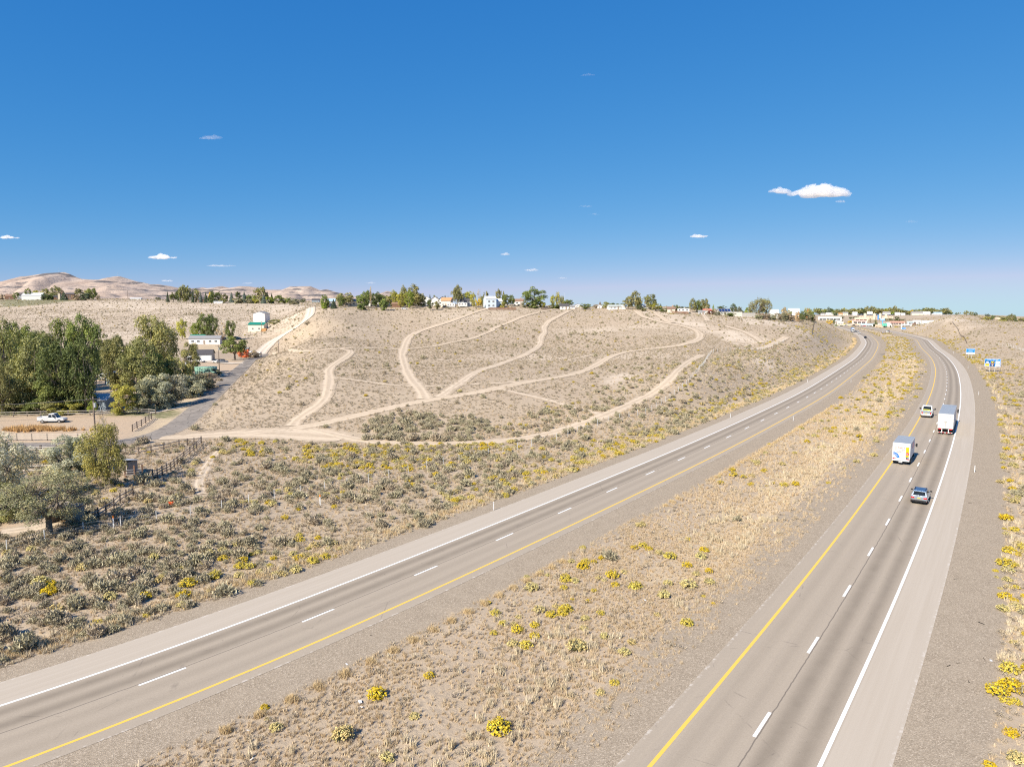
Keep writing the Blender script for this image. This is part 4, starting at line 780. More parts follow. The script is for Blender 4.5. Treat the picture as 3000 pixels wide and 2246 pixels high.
    N /= np.linalg.norm(N, axis=1, keepdims=True); V, Fq = quads_at(P, N, sz, r, 0.62); tv, tf = tubes_np(segs, 6 if n > 1500 else 4)
    return V, Fq, tn, tv, tf
_tc = {}
LODS = {'hero': (13000, 0.0125), 'near': (7000, 0.0175), 'mid': (2400, 0.030), 'far': (700, 0.054)}
def tree_meshes(kind, lod, var):
    key = (kind, lod, var)
    if key not in _tc:
        n, leaf = LODS[lod]; n = int(n * {'elm': 1.0, 'sparse': 0.5, 'shrub': 1.0, 'olive': 1.2}.get(kind, 1.0)); leaf *= {'elm': 0.95, 'sparse': 0.95, 'shrub': 1.5, 'olive': 1.1}.get(kind, 1.0)
        V, Fq, tn, tv, tf = tree_shape(kind, hash(kind) % 1 + sum(map(ord, kind)) + var * 31, n, leaf); bk = m_palebark if kind in ('bare', 'sparse') else m_bark
        if lod == 'far': _tc[key] = np_mesh(NM[kind], np.r_[V, tv], np.r_[Fq, tf + len(V)], [m_leaf, bk], np.r_[np.zeros(len(Fq)), np.ones(len(tf))], tint=np.r_[tn, np.ones(len(tf))])
        else: _tc[key] = (np_mesh('crown', V, Fq, m_leaf, tint=tn), np_mesh('trunk', tv, tf, bk))
    return _tc[key]
TREES = []       # (u, D, record) for naming
def tree(u, D, h, w, kind, col, place, z=None, lod=None, group=None):
    p = atD(u, D); lod = lod or ('hero' if D < 110 else 'near' if D < 275 else 'mid' if D < 700 else 'far'); var = rng.integers(0, 3); c = COLS[col]; j = rng.uniform(0.9, 1.12)
    ms = tree_meshes(kind, lod, var); rz = rng.uniform(0, 6.28); col4 = (c[0] * j, c[1] * j * rng.uniform(0.96, 1.04), c[2] * j, 1)
    if lod == 'far': o = link(NM[kind], ms, None, p - Vector((0, 0, 0.2)), (0, 0, rz), (w, w, h)); o.color = col4
    else:
        o = empty(NM[kind], p, rz); link('trunk', ms[1], o, scale=(w, w, h)); cr_ = link('crown', ms[0], o, scale=(w, w, h)); cr_.color = col4
    o['category'] = 'bush' if kind == 'shrub' else 'tree'; o['group'] = group or ('bushes ' if kind == 'shrub' else 'trees ') + place
    TREES.append([u, D, h, kind, col, place, o]); return o
def rows(ox, oy, s, D, place, lst, lod=None):
    """x, y of the top, crown width (crop pixels), kind, colour[, distance]"""
    for it in lst:
        x, y, wd, kind, col = it[:5]; d = it[5] if len(it) > 5 else D; u = ox + x / s; v = oy + y / s; g = atD(u, d); top = CAMH + float(ray(u, v)[1]) * d; tree(u, d, max(1.2, top - g.z), max(1.2, 1.25 * wd / s * d / F), kind, col, place, lod=lod)
# --- the ridge, left to right
rows(900, 810, 5.53, 478, "around the grey-roofed house on the ridge", [(285, 272, 120, 'olive', 'green'), (345, 300, 100, 'olive', 'olive', 490), (280, 395, 90, 'shrub', 'bright', 470), (430, 365, 110, 'spruce', 'deep green', 462), (610, 222, 240, 'round', 'olive', 486), (545, 320, 110, 'tall', 'green', 470)])
rows(900, 810, 5.53, 478, 'left of the white gabled houses', [(895, 275, 170, 'olive', 'green'), (960, 220, 140, 'round', 'green', 490), (1030, 213, 36, 'poplar', 'tan', 484), (1100, 220, 180, 'round', 'dark', 492), (1180, 240, 120, 'round', 'green', 500), (1240, 330, 120, 'shrub', 'green', 470), (890, 400, 120, 'shrub', 'dark', 462), (1300, 300, 120, 'round', 'olive', 500), (1400, 225, 130, 'tall', 'yellow-green', 500), (1560, 148, 110, 'tall', 'olive', 505), (1525, 250, 140, 'tall', 'yellow-green', 494), (1745, 143, 260, 'tall', 'olive', 500), (1660, 232, 140, 'tall', 'bright', 486), (1850, 260, 120, 'olive', 'olive', 505)])
rows(900, 810, 5.53, 478, 'by the white gabled houses on the ridge', [(1990, 285, 75, 'spruce', 'deep green', 640), (2072, 268, 80, 'round', 'dark', 640), (1990, 366, 95, 'round', 'dark', 470), (2110, 368, 100, 'round', 'olive', 470)])
rows(1280, 810, 5.53, 495, 'between the orange-roofed and pale blue ridge houses', [(330, 127, 215, 'sparse', 'olive', 490), (345, 150, 180, 'tall', 'olive', 500), (495, 238, 165, 'round', 'yellow-green', 505), (592, 262, 95, 'tall', 'yellow-green', 485), (680, 330, 95, 'round', 'golden', 478), (690, 185, 90, 'bare', 'tan', 510), (785, 195, 110, 'sparse', 'olive', 515), (730, 310, 70, 'tall', 'olive', 500), (140, 285, 60, 'round', 'dark', 640), (182, 306, 40, 'spruce', 'deep green', 640)])
rows(1280, 810, 5.53, 500, 'right of the pale blue two-storey house', [(1000, 205, 95, 'tall', 'olive', 540), (1080, 232, 105, 'spruce', 'olive', 530), (1145, 288, 180, 'round', 'green', 500), (1220, 308, 80, 'tall', 'green', 500), (910, 300, 110, 'round', 'olive', 560), (1060, 388, 80, 'shrub', 'yellow-green', 484)])
rows(1280, 810, 5.53, 495, 'beside the biggest tree on the bare ridge top', [(1430, 378, 110, 'olive', 'grey-green', 490), (1560, 378, 160, 'shrub', 'green', 488), (1705, 390, 110, 'shrub', 'yellow-green', 500)])
rows(1280, 810, 5.53, 500, 'standing highest on the bare ridge top', [(1590, 132, 355, 'round', 'green', 500)], lod='near')
rows(1280, 810, 5.53, 515, 'by the small dark-roofed ridge house', [(1880, 300, 80, 'tall', 'yellow-green'), (1960, 285, 85, 'poplar', 'yellow-green'), (2022, 292, 80, 'poplar', 'olive'), (2100, 355, 140, 'round', 'green', 540), (1925, 425, 200, 'shrub', 'green', 495), (2170, 375, 80, 'round', 'dark', 520)])
rows(1680, 830, 5.53, 500, 'around the long white ridge house', [(190, 312, 165, 'round', 'green', 490), (360, 328, 85, 'round', 'brown-grey', 500), (430, 290, 75, 'spruce', 'brown-grey', 510), (520, 298, 100, 'tall', 'yellow-green', 500), (595, 308, 90, 'round', 'green', 540), (640, 314, 60, 'round', 'dark', 540), (750, 315, 130, 'round', 'green', 560), (690, 325, 40, 'spruce', 'deep green', 550)])
rows(1680, 830, 5.53, 462, 'right of the long white ridge house', [(1000, 135, 190, 'tall', 'olive', 462), (890, 222, 150, 'tall', 'olive', 466), (1050, 240, 110, 'tall', 'green', 470), (1075, 345, 100, 'olive', 'dark', 458), (1250, 162, 190, 'tall', 'olive', 458), (1190, 250, 100, 'sparse', 'tan', 462), (1330, 320, 160, 'round', 'yellow-green', 450), (1412, 325, 60, 'spruce', 'deep green', 460), (1480, 392, 140, 'shrub', 'green', 446), (1140, 395, 90, 'shrub', 'olive', 448)])
rows(1680, 830, 5.53, 446, 'by the parked motorhome on the ridge', [(1660, 342, 80, 'tall', 'green', 446), (1748, 372, 85, 'round', 'blue-grey', 460), (1832, 368, 100, 'round', 'blue-grey', 462), (1930, 252, 110, 'tall', 'olive', 450), (2000, 270, 120, 'tall', 'green', 452), (2070, 248, 120, 'tall', 'olive', 458), (2150, 255, 110, 'tall', 'olive', 456), (2150, 345, 60, 'bare', 'tan', 440)])
rows(2040, 840, 5.53, 445, 'by the solar-roofed house on the ridge', [(240, 370, 110, 'olive', 'dark red', 440), (332, 378, 100, 'olive', 'grey-green', 436), (415, 295, 150, 'round', 'dark', 480), (525, 398, 170, 'shrub', 'green', 432), (595, 280, 110, 'tall', 'dark', 450), (690, 310, 150, 'olive', 'grey-green', 446), (832, 328, 90, 'tall', 'bright', 452), (275, 305, 30, 'poplar', 'bright', 470)])
rows(2040, 840, 5.53, 440, 'behind the pale wall on the ridge', [(1020, 162, 210, 'elm', 'olive', 445), (1120, 170, 170, 'elm', 'olive', 452), (890, 232, 110, 'elm', 'olive', 446), (1420, 290, 150, 'sparse', 'tan', 475), (1720, 358, 90, 'round', 'dark', 480), (1800, 338, 100, 'spruce', 'rust-orange', 575), (1805, 312, 110, 'round', 'olive', 560), (1880, 372, 70, 'round', 'green', 520), (1480, 340, 110, 'olive', 'olive', 480), (1640, 385, 80, 'olive', 'tan', 490)])
rows(2040, 840, 5.53, 440, 'in the grey hedge on the ridge', [(1010, 432, 110, 'olive', 'grey-green', 428), (1100, 400, 150, 'olive', 'brown-grey', 432), (1205, 420, 130, 'olive', 'grey-green', 440), (1310, 410, 130, 'olive', 'brown-grey', 450), (1410, 410, 140, 'olive', 'grey-green', 462), (1520, 425, 130, 'olive', 'brown-grey', 478), (1660, 430, 140, 'olive', 'brown-grey', 500), (1790, 422, 160, 'olive', 'grey-green', 520), (1880, 440, 90, 'olive', 'brown-grey', 530)])
# --- skyline above the town, and far right
rows(2300, 850, 4.424, 1500, 'on the skyline above the town', [(400, 213, 75, 'round', 'olive'), (300, 205, 80, 'round', 'brown-grey', 900), (340, 255, 50, 'round', 'green', 1300), (450, 250, 40, 'round', 'dark'), (515, 245, 40, 'round', 'dark'), (558, 218, 45, 'tall', 'blue-grey'), (610, 262, 50, 'round', 'green'), (660, 243, 60, 'round', 'olive'), (655, 280, 40, 'spruce', 'deep green', 1420), (725, 232, 80, 'round', 'olive'), (790, 236, 90, 'round', 'olive'), (845, 228, 80, 'round', 'olive'), (925, 214, 110, 'round', 'olive'), (1005, 240, 70, 'round', 'dark'), (1058, 198, 60, 'tall', 'olive'), (1128, 200, 85, 'tall', 'olive'), (1215, 222, 115, 'round', 'olive'), (1300, 232, 60, 'round', 'yellow-green'), (1350, 222, 70, 'tall', 'olive'), (1418, 204, 70, 'tall', 'olive'), (1490, 220, 85, 'round', 'olive'), (1570, 250, 80, 'round', 'olive'), (1638, 252, 50, 'round', 'golden'), (1670, 235, 70, 'round', 'olive', 1560), (1625, 275, 36, 'spruce', 'deep green', 1440), (1745, 240, 75, 'round', 'grey-green'), (1840, 228, 110, 'tall', 'olive'), (1940, 233, 120, 'round', 'olive'), (1905, 268, 50, 'spruce', 'deep green', 1440), (2020, 248, 80, 'round', 'olive'), (2090, 264, 70, 'round', 'dark'), (2150, 275, 40, 'round', 'dark'), (1390, 275, 70, 'shrub', 'bright', 1440), (630, 265, 30, 'round', 'green', 1420)])
rows(2800, 860, 11.06, 940, 'beyond the bare hill at the far right', [(20, 610, 90, 'round', 'green'), (100, 578, 110, 'sparse', 'olive'), (340, 548, 160, 'tall', 'olive'), (505, 570, 110, 'tall', 'olive'), (640, 603, 110, 'tall', 'dark'), (725, 725, 80, 'shrub', 'green'), (1020, 628, 150, 'round', 'blue-grey', 1000), (1000, 720, 220, 'olive', 'yellow-green', 900), (1180, 700, 120, 'tall', 'dark', 920), (1280, 697, 110, 'round', 'dark', 1000), (1390, 713, 110, 'round', 'dark', 1000), (1560, 690, 180, 'olive', 'olive', 930), (1500, 795, 180, 'shrub', 'yellow-green', 890), (1690, 700, 130, 'tall', 'olive'), (1800, 650, 170, 'tall', 'olive'), (1890, 690, 110, 'tall', 'dark'), (1950, 825, 90, 'shrub', 'dark', 900), (2110, 748, 170, 'round', 'olive'), (2210, 770, 110, 'round', 'olive'), (820, 745, 90, 'olive', 'tan', 900)])
rows(2300, 850, 4.424, 1580, 'behind the town houses', [(420 + k * 27 + rng.uniform(-8, 8), rng.uniform(222, 262), rng.uniform(55, 95), ('round', 'tall')[k % 2], ('olive', 'dark', 'grey-green', 'yellow-green', 'green')[k % 5]) for k in range(64)])
rows(900, 810, 5.53, 520, 'deep in the ridge grove', [(870 + k * 95, rng.uniform(235, 300), 150, ('round', 'olive')[k % 2], ('green', 'olive', 'dark')[k % 3]) for k in range(11)])
# --- the town's own trees
rows(2420, 900, 10.05, 1040, 'among the shops of the town', [(100, 345, 170, 'round', 'golden', 1010), (225, 355, 90, 'round', 'dark', 1030), (465, 250, 130, 'round', 'dark', 1250), (725, 262, 90, 'round', 'dark', 1240), (855, 250, 110, 'round', 'dark', 1240), (700, 372, 130, 'round', 'golden', 1060), (865, 440, 80, 'round', 'dark', 960), (975, 472, 60, 'round', 'brown-grey', 940), (1300, 310, 50, 'tall', 'brown-grey', 1080), (1460, 360, 60, 'tall', 'olive', 1040), (1380, 440, 110, 'round', 'dark', 930), (1460, 420, 90, 'tall', 'dark', 940), (1660, 470, 170, 'round', 'dark', 920), (1740, 490, 120, 'round', 'dark', 915), (1900, 290, 130, 'olive', 'grey-green', 1180), (2085, 240, 110, 'round', 'dark', 1190), (2060, 330, 120, 'round', 'dark', 1150), (1770, 310, 100, 'olive', 'grey-green', 1190), (1895, 510, 40, 'spruce', 'deep green', 910), (280, 480, 100, 'shrub', 'green', 930), (450, 545, 80, 'shrub', 'dark', 905), (790, 520, 80, 'shrub', 'dark', 920), (1570, 560, 60, 'shrub', 'dark', 900), (540, 445, 80, 'shrub', 'yellow-green', 1000)])
rows(2600, 880, 10.05, 1180, 'among the shops of the town', [(400, 510, 150, 'olive', 'grey-green', 1160), (560, 645, 50, 'round', 'brown-grey', 1030), (965, 650, 30, 'spruce', 'deep green', 990), (800, 655, 90, 'shrub', 'dark', 980)])
# --- far left ridge
rows(0, 790, 4.424, 860, 'by the white barn on the far left ridge', [(370, 243, 85, 'tall', 'green'), (490, 243, 110, 'round', 'yellow-green', 890), (590, 238, 90, 'round', 'olive', 880), (600, 285, 90, 'olive', 'dark', 850), (650, 280, 75, 'olive', 'dark', 852), (730, 212, 125, 'tall', 'olive', 880), (805, 238, 45, 'tall', 'brown-grey', 880), (835, 283, 95, 'spruce', 'deep green', 848), (1030, 237, 105, 'round', 'olive', 870), (1000, 300, 90, 'olive', 'brown-grey', 850), (1110, 288, 125, 'olive', 'deep green', 850), (1150, 235, 90, 'tall', 'olive', 875), (1205, 228, 100, 'tall', 'green', 870), (1275, 303, 42, 'olive', 'brown-grey', 860), (210, 290, 75, 'round', 'green', 900), (90, 295, 60, 'shrub', 'brown-grey', 950), (15, 300, 60, 'shrub', 'brown-grey', 950)])
rows(0, 790, 4.424, 900, 'on the bare stretch of the far left ridge', [(2030, 355, 34, 'round', 'dark'), (2065, 357, 36, 'round', 'dark')])
rows(0, 740, 2.949, 820, 'in the left half of the far ridge row', [(1450, 328, 30, 'spruce', 'deep green'), (1500, 328, 60, 'round', 'green'), (1545, 322, 45, 'tall', 'dark'), (1590, 278, 75, 'tall', 'olive'), (1625, 288, 60, 'tall', 'olive', 830), (1667, 318, 28, 'spruce', 'deep green'), (1695, 313, 60, 'tall', 'olive', 830), (1736, 328, 30, 'spruce', 'blue-grey'), (1780, 338, 38, 'spruce', 'deep green'), (1840, 318, 80, 'olive', 'dark'), (1822, 335, 40, 'tall', 'golden', 830), (1895, 336, 42, 'tall', 'dark', 830), (1940, 343, 55, 'round', 'olive'), (1925, 390, 60, 'shrub', 'olive', 810)])
rows(0, 740, 2.949, 820, 'in the right half of the far ridge row', [(2002, 334, 48, 'spruce', 'blue-grey'), (2062, 334, 46, 'round', 'dark', 830), (2060, 374, 80, 'shrub', 'grey-green', 805), (2112, 329, 50, 'spruce', 'blue-grey'), (2150, 350, 60, 'round', 'green', 830), (2190, 355, 60, 'round', 'bright', 830), (2160, 385, 60, 'shrub', 'grey-green', 808)])
rows(700, 760, 2.949, 820, 'in the right half of the far ridge row', [(195, 228, 105, 'tall', 'olive', 825), (215, 296, 48, 'spruce', 'blue-grey', 812), (285, 288, 40, 'spruce', 'dark', 835), (265, 318, 70, 'round', 'bright'), (140, 330, 60, 'shrub', 'yellow-green', 812), (345, 304, 85, 'round', 'green'), (395, 318, 60, 'round', 'yellow-green', 828), (440, 322, 70, 'round', 'green'), (485, 335, 95, 'olive', 'grey-green', 812), (555, 330, 40, 'round', 'dark', 960)])
# --- the settlement in the valley (metres)
for u, D, h, w, k, c, pl in (
    (20, 186, 21.5, 12.5, 'tall', 'olive', 'in the big grove at the left edge'), (85, 200, 19.5, 13, 'tall', 'green', 'in the big grove at the left edge'), (140, 205, 17, 10, 'tall', 'olive', 'in the big grove at the left edge'), (200, 216, 22.5, 12, 'tall', 'green', 'in the big grove at the left edge'), (252, 214, 22.5, 12, 'tall', 'green', 'in the big grove at the left edge'),
    (115, 172, 17, 13, 'tall', 'olive', 'in the big grove at the left edge'), (190, 166, 17, 13, 'tall', 'dark', 'in the big grove at the left edge'), (252, 165, 18, 9.5, 'tall', 'dark', 'in the big grove at the left edge'), (60, 174, 15, 10, 'round', 'olive', 'in the big grove at the left edge'), (90, 166, 11.5, 10.5, 'round', 'olive', 'behind the white pickup in the yard'), (165, 165, 10.5, 10, 'round', 'green', 'behind the white pickup in the yard'), (215, 166, 9, 8, 'round', 'olive', 'behind the white pickup in the yard'), (30, 164, 9.5, 10, 'round', 'green', 'at the left edge of the yard'), (8, 160, 13, 8, 'tall', 'olive', 'at the left edge of the yard'),
    (100, 192, 12, 2.5, 'bare', 'tan', 'in the big grove at the left edge'),
    (450, 232, 23.5, 15, 'tall', 'olive', 'in the middle of the valley grove'), (480, 240, 20, 12, 'tall', 'olive', 'in the middle of the valley grove'), (352, 194, 16.5, 10, 'tall', 'olive', 'over the blue-grey shed'), (420, 188, 16, 12, 'tall', 'olive', 'over the blue-grey shed'), (470, 194, 15, 9, 'round', 'green', 'beside the grey-leaved trees'), (520, 196, 14, 9, 'round', 'olive', 'beside the grey-leaved trees'), (385, 200, 14, 7, 'tall', 'green', 'over the blue-grey shed'),
    (318, 265, 16, 12, 'olive', 'olive', 'in the middle of the valley grove'), (345, 275, 15, 8, 'olive', 'grey-green', 'in the middle of the valley grove'), (560, 256, 13, 8, 'olive', 'olive', 'left of the dark-roofed garage'), (535, 420, 12, 7, 'tall', 'yellow-green', 'behind the long white house'), (573, 420, 10.5, 6, 'tall', 'bright', 'behind the long white house'), (600, 425, 16, 10, 'tall', 'green', 'behind the long white house'), (622, 425, 15, 9, 'tall', 'dark', 'behind the long white house'), (651, 418, 13, 9, 'bare', 'tan', 'behind the long white house'), (675, 420, 12.5, 7, 'tall', 'green', 'behind the long white house'), (640, 405, 7, 9, 'olive', 'brown-grey', 'behind the long white house'), (610, 408, 7, 8, 'olive', 'dark', 'behind the long white house'),
    (688, 326, 13, 13.5, 'round', 'green', 'alone where the paved side road ends'), (715, 352, 6, 6, 'olive', 'orange-red', 'beside the parked cab-over truck'), (745, 352, 4, 6.5, 'shrub', 'brown-grey', 'by the bend of the gravel road'), (805, 500, 4, 9, 'shrub', 'olive', 'beside the green-roofed building'),
    (425, 166, 8.2, 7, 'olive', 'grey-green', 'beside the paved side road'), (462, 170, 9.5, 9, 'olive', 'silvery', 'beside the paved side road'), (505, 175, 9, 9.5, 'olive', 'silvery', 'beside the paved side road'), (555, 192, 7.5, 9, 'olive', 'silvery', 'beside the paved side road'), (604, 214, 5.5, 9, 'olive', 'brown-grey', 'beside the paved side road'), (455, 196, 10, 8, 'olive', 'brown-grey', 'beside the paved side road'), (515, 205, 9, 9, 'olive', 'grey-green', 'beside the paved side road'), (585, 206, 6.5, 8, 'olive', 'grey-green', 'beside the paved side road'),
    (363, 162, 7.8, 6.4, 'olive', 'yellow-green', 'right of the blue-grey house'), (40, 162, 4, 7, 'shrub', 'olive', 'under the trees behind the yard fence'), (110, 163, 4.2, 8, 'shrub', 'green', 'under the trees behind the yard fence'), (150, 163, 4, 7, 'shrub', 'olive', 'under the trees behind the yard fence'), (190, 162, 3.8, 7, 'shrub', 'yellow-green', 'under the trees behind the yard fence'), (225, 166, 5, 7, 'shrub', 'dark', 'under the trees behind the yard fence'), (50, 215, 20, 11, 'tall', 'green', 'in the big grove at the left edge'), (130, 230, 18, 11, 'tall', 'dark', 'in the big grove at the left edge'), (300, 250, 12, 10, 'olive', 'olive', 'in the middle of the valley grove'), (225, 180, 14, 10, 'round', 'dark', 'in the big grove at the left edge'), (150, 180, 13, 11, 'round', 'olive', 'in the big grove at the left edge'), (272, 162, 3.2, 2.6, 'tall', 'bright', 'in front of the blue-grey house'), (300, 126, 5.6, 2.4, 'bare', 'tan', 'by the near utility pole'), (308, 122, 6.2, 2.0, 'bare', 'tan', 'by the near utility pole'), (625, 250, 3, 6, 'shrub', 'grey-green', 'beside the green container shed'),
    (145, 74.5, 7.3, 10.2, 'elm', 'pale olive', 'in the corral at lower left'), (312, 94.5, 9.4, 6.6, 'tall', 'yellowish olive', 'in front of the utility pole'), (205, 103, 6.8, 7.2, 'olive', 'whitish', 'behind the corral trees'), (232, 106, 5.6, 5.0, 'olive', 'whitish', 'behind the corral trees'), (-5, 86, 9.5, 8.5, 'tall', 'whitish', 'at the left edge beside the corral'), (15, 80, 5.5, 6, 'olive', 'olive', 'at the left edge beside the corral')):
    tree(u, D, h, w, k, c, pl)
for x, y, wd in ((75, 1255, 60), (110, 1256, 65), (140, 1258, 45)): pass
# labels: colour, kind and place; where several would read the same, size first and then their order in the picture
from collections import defaultdict
g_ = defaultdict(list)
for r_ in TREES: g_[(r_[3], r_[4], r_[5])].append(r_)
ORD = ['leftmost', 'second from left', 'third from left', 'fourth from left', 'fifth from left', 'sixth from left', 'seventh from left', 'eighth from left', 'ninth from left', 'tenth from left', 'eleventh from left', 'twelfth from left', 'thirteenth from left', 'fourteenth from left', 'fifteenth from left', 'sixteenth from left', 'seventeenth from left', 'eighteenth from left']
for (k, c, pl), L in g_.items():
    L.sort(key=lambda r: r[0] if r[1] > 0 else 0); base = f'{c} {KW[k]} {pl}'
    if len(L) == 1: L[0][6]['label'] = base
    elif len(L) == 2: 
        hh = sorted(L, key=lambda r: r[2] / r[1])
        if hh[1][2] / hh[1][1] > 1.25 * hh[0][2] / hh[0][1]: hh[0][6]['label'] = 'smaller ' + base; hh[1][6]['label'] = 'larger ' + base
        else: L[0][6]['label'] = 'left one of two: ' + base; L[1][6]['label'] = 'right one of two: ' + base
    else:
        for i, r in enumerate(L): r[6]['label'] = (ORD[i] if i < len(L) - 1 else 'rightmost') + ' ' + base
# ------------------------------------------------------------------ buildings
WHITE = M('white_siding', (0.70, 0.69, 0.665), 0.6, 0.06, 0.8, dirt=0.15); CREAM = M('cream_siding', (0.66, 0.60, 0.48), 0.65, 0.08, 0.8, dirt=0.15); TANW = M('tan_stucco', (0.58, 0.46, 0.35), 0.8, 0.08, 0.7); PALEBLUE = M('pale_blue_siding', (0.58, 0.67, 0.74), 0.6, 0.06, 0.8)
PINK = M('pinkish_stucco', (0.66, 0.52, 0.44), 0.8, 0.08, 0.7); GREYW = M('grey_siding', (0.44, 0.45, 0.46), 0.65, 0.08, 0.8); BROWNW = M('brown_timber', (0.20, 0.115, 0.075), 0.8, 0.2, 1.5); BLUEGREY = M('blue_grey_siding', (0.25, 0.30, 0.34), 0.6, 0.1, 1.0); OLDWOOD = M('weathered_wood', (0.36, 0.30, 0.245), 0.9, 0.3, 4.0); DARKWOOD = M('dark_fence_wood', (0.13, 0.10, 0.08), 0.9, 0.25, 4.0); PALEWOOD = M('pale_rail_wood', (0.60, 0.55, 0.48), 0.85, 0.2, 4.0)
R_GREY = M('grey_shingles', (0.27, 0.265, 0.265), 0.85, 0.15, 2.5); R_DARK = M('dark_shingles', (0.085, 0.08, 0.085), 0.85, 0.2, 2.5); R_BROWN = M('brown_shingles', (0.27, 0.17, 0.12), 0.85, 0.15, 2.5); R_TILE = M('orange_tile_roof', (0.55, 0.26, 0.13), 0.8, 0.15, 2.5); R_WHITE = M('white_metal_roof', (0.66, 0.66, 0.645), 0.45, 0.05, 0.6); R_METAL = M('galvanised_roof', (0.50, 0.50, 0.50), 0.5, 0.1, 0.8); R_GREEN = M('green_metal_roof', (0.02, 0.20, 0.14), 0.45, 0.1, 0.8); R_GG = M('grey_green_roof', (0.42, 0.45, 0.41), 0.8, 0.1, 1.5); R_RED = M('red_roof', (0.52, 0.17, 0.12), 0.7, 0.1, 1.5); R_BLUE = M('blue_grey_roof', (0.36, 0.47, 0.55), 0.5, 0.08, 1.0)
GLASS = Mglass(); TRIM = M('white_trim', (0.78, 0.78, 0.76), 0.5, 0.04); BRICK = M('chimney_brick', (0.40, 0.28, 0.20), 0.85, 0.2, 6); SOLAR = M('solar_cells', (0.015, 0.035, 0.12), 0.15, 0.2, 1.0, spec=0.5); DOORM = M('door_paint', (0.30, 0.24, 0.20), 0.5)
GREENP = M('faded_green_paint', (0.33, 0.56, 0.44), 0.55, 0.1, 0.8, dirt=0.3); CONC = M('concrete', (0.48, 0.45, 0.40), 0.85, 0.1, 1.0)
_wm = {}
def window(parent, x, y, z, w, h, ry=0.0, pane=True):
    """framed window standing 3 cm proud of the wall; ry turns it to another wall"""
    k = (round(w, 2), round(h, 2))
    if k not in _wm:
        a = MB(); f = 0.09
        for c, d in (((0, 0, h / 2 - f / 2), (w, .10, f)), ((0, 0, -h / 2 + f / 2), (w, .10, f)), ((-w / 2 + f / 2, 0, 0), (f, .10, h - 2 * f)), ((w / 2 - f / 2, 0, 0), (f, .10, h - 2 * f)), ((0, .01, 0), (f * .7, .08, h - 2 * f))): a.box(c, d)
        _wm[k] = (a.mesh('window', TRIM), MB().box((0, 0.03, 0), (w - 0.1, 0.03, h - 0.1)).mesh('pane', GLASS))
    o = link('window', _wm[k][0], parent, (x, y, z), (0, 0, ry)); link('pane', _wm[k][1], o); return o
def house(name, label, cat, pos, yaw, w, d, h, rh, wall, roof, ridge='x', wins=3, door=True, chimney=False, garage=False, group=None, eave=0.35, base=0.8, side=1, winz=None, storeys=1):
    o = empty(name, pos, yaw, label, cat, group); b = MB(); t = 0.14
    b.box((0, 0, (h - base) / 2), (w, d, h + base))
    if rh > 0.05:
        if ridge == 'x': b.prism([(-d / 2, h + .002), (d / 2, h + .002), (0, h + rh)], -w / 2, w / 2, axis='x')
        else: b.prism([(-w / 2, h + .002), (w / 2, h + .002), (0, h + rh)], -d / 2, d / 2, axis='y')
    b.build('wall', wall, o)
    r = MB(); L, Wd = (w, d) if ridge == 'x' else (d, w)
    if rh > 0.05:
        sl = rh / (Wd / 2); e = Wd / 2 + eave; P = lambda a, z, s: ((s, a, z) if ridge == 'x' else (a, s, z))
        for sg in (-1, 1):
            prof = [(0, h + rh + .03), (sg * e, h - eave * sl + .03), (sg * e, h - eave * sl + .03 + t), (0, h + rh + .03 + t)]
            r.prism(prof, -L / 2 - eave, L / 2 + eave, axis='x' if ridge == 'x' else 'y')
    else: r.box((0, 0, h + t / 2 + .005), (w + .3, d + .3, t))
    ro = r.build('roof', roof, o)
    if chimney: MB().box((w * 0.2, 0.3, h + rh + 0.3), (0.8, 0.6, 1.6)).build('chimney', BRICK, ro)
    if wins:
        ww = min(1.5, w / (wins + 1.5) * 0.75)
        for st in range(storeys):
            zc = (winz or min(1.55, h * 0.55)) + st * 2.75
            for i in range(wins):
                x = -w / 2 + w * (i + 0.7) / (wins + 0.4)
                if door and st == 0 and i == wins // 2: 
                    dr = MB().box((x, -d / 2 - .03, 1.03), (1.0, .08, 2.06)).build('door', DOORM, o); MB().box((x + .35, -d / 2 - .1, 1.0), (.12, .06, .06)).build('handle', R_METAL, dr)
                else: window(o, x, -d / 2 - .03, zc, ww, min(1.15, h * 0.4))
            if side: window(o, -w / 2 - .03, 0, zc, min(1.3, d * .2), min(1.1, h * .4), -math.pi / 2)
    if garage: 
        g = MB().box((w * 0.28, -d / 2 - .04, 1.1), (min(4.8, w * .36), .09, 2.2)); [g.box((w * .28, -d / 2 - .09, .3 + k * .55), (min(4.7, w * .35), .02, .42)) for k in range(4)]; g.build('garage_door', TRIM, o)
    return o
def H(u0, u1, vtop, D, label, wall, roof, ridge='x', rf=0.33, depth=None, yaw=None, name='house', cat='house', **k):
    """a house from its picture columns, the row of its ridge and its distance"""
    u = (u0 + u1) / 2; p = atD(u, D); w = max(2.0, (u1 - u0) * D / F); tot = max(2.4, CAMH + float(ray(u, vtop)[1]) * D - p.z); rh = tot * rf
    if yaw is None: yaw = -math.atan2(p.x, p.y) * 0.6
    return house(name, label, cat, p, yaw, w, depth or max(3.0, w * 0.7), tot - rh, rh, wall, roof, ridge, **k)
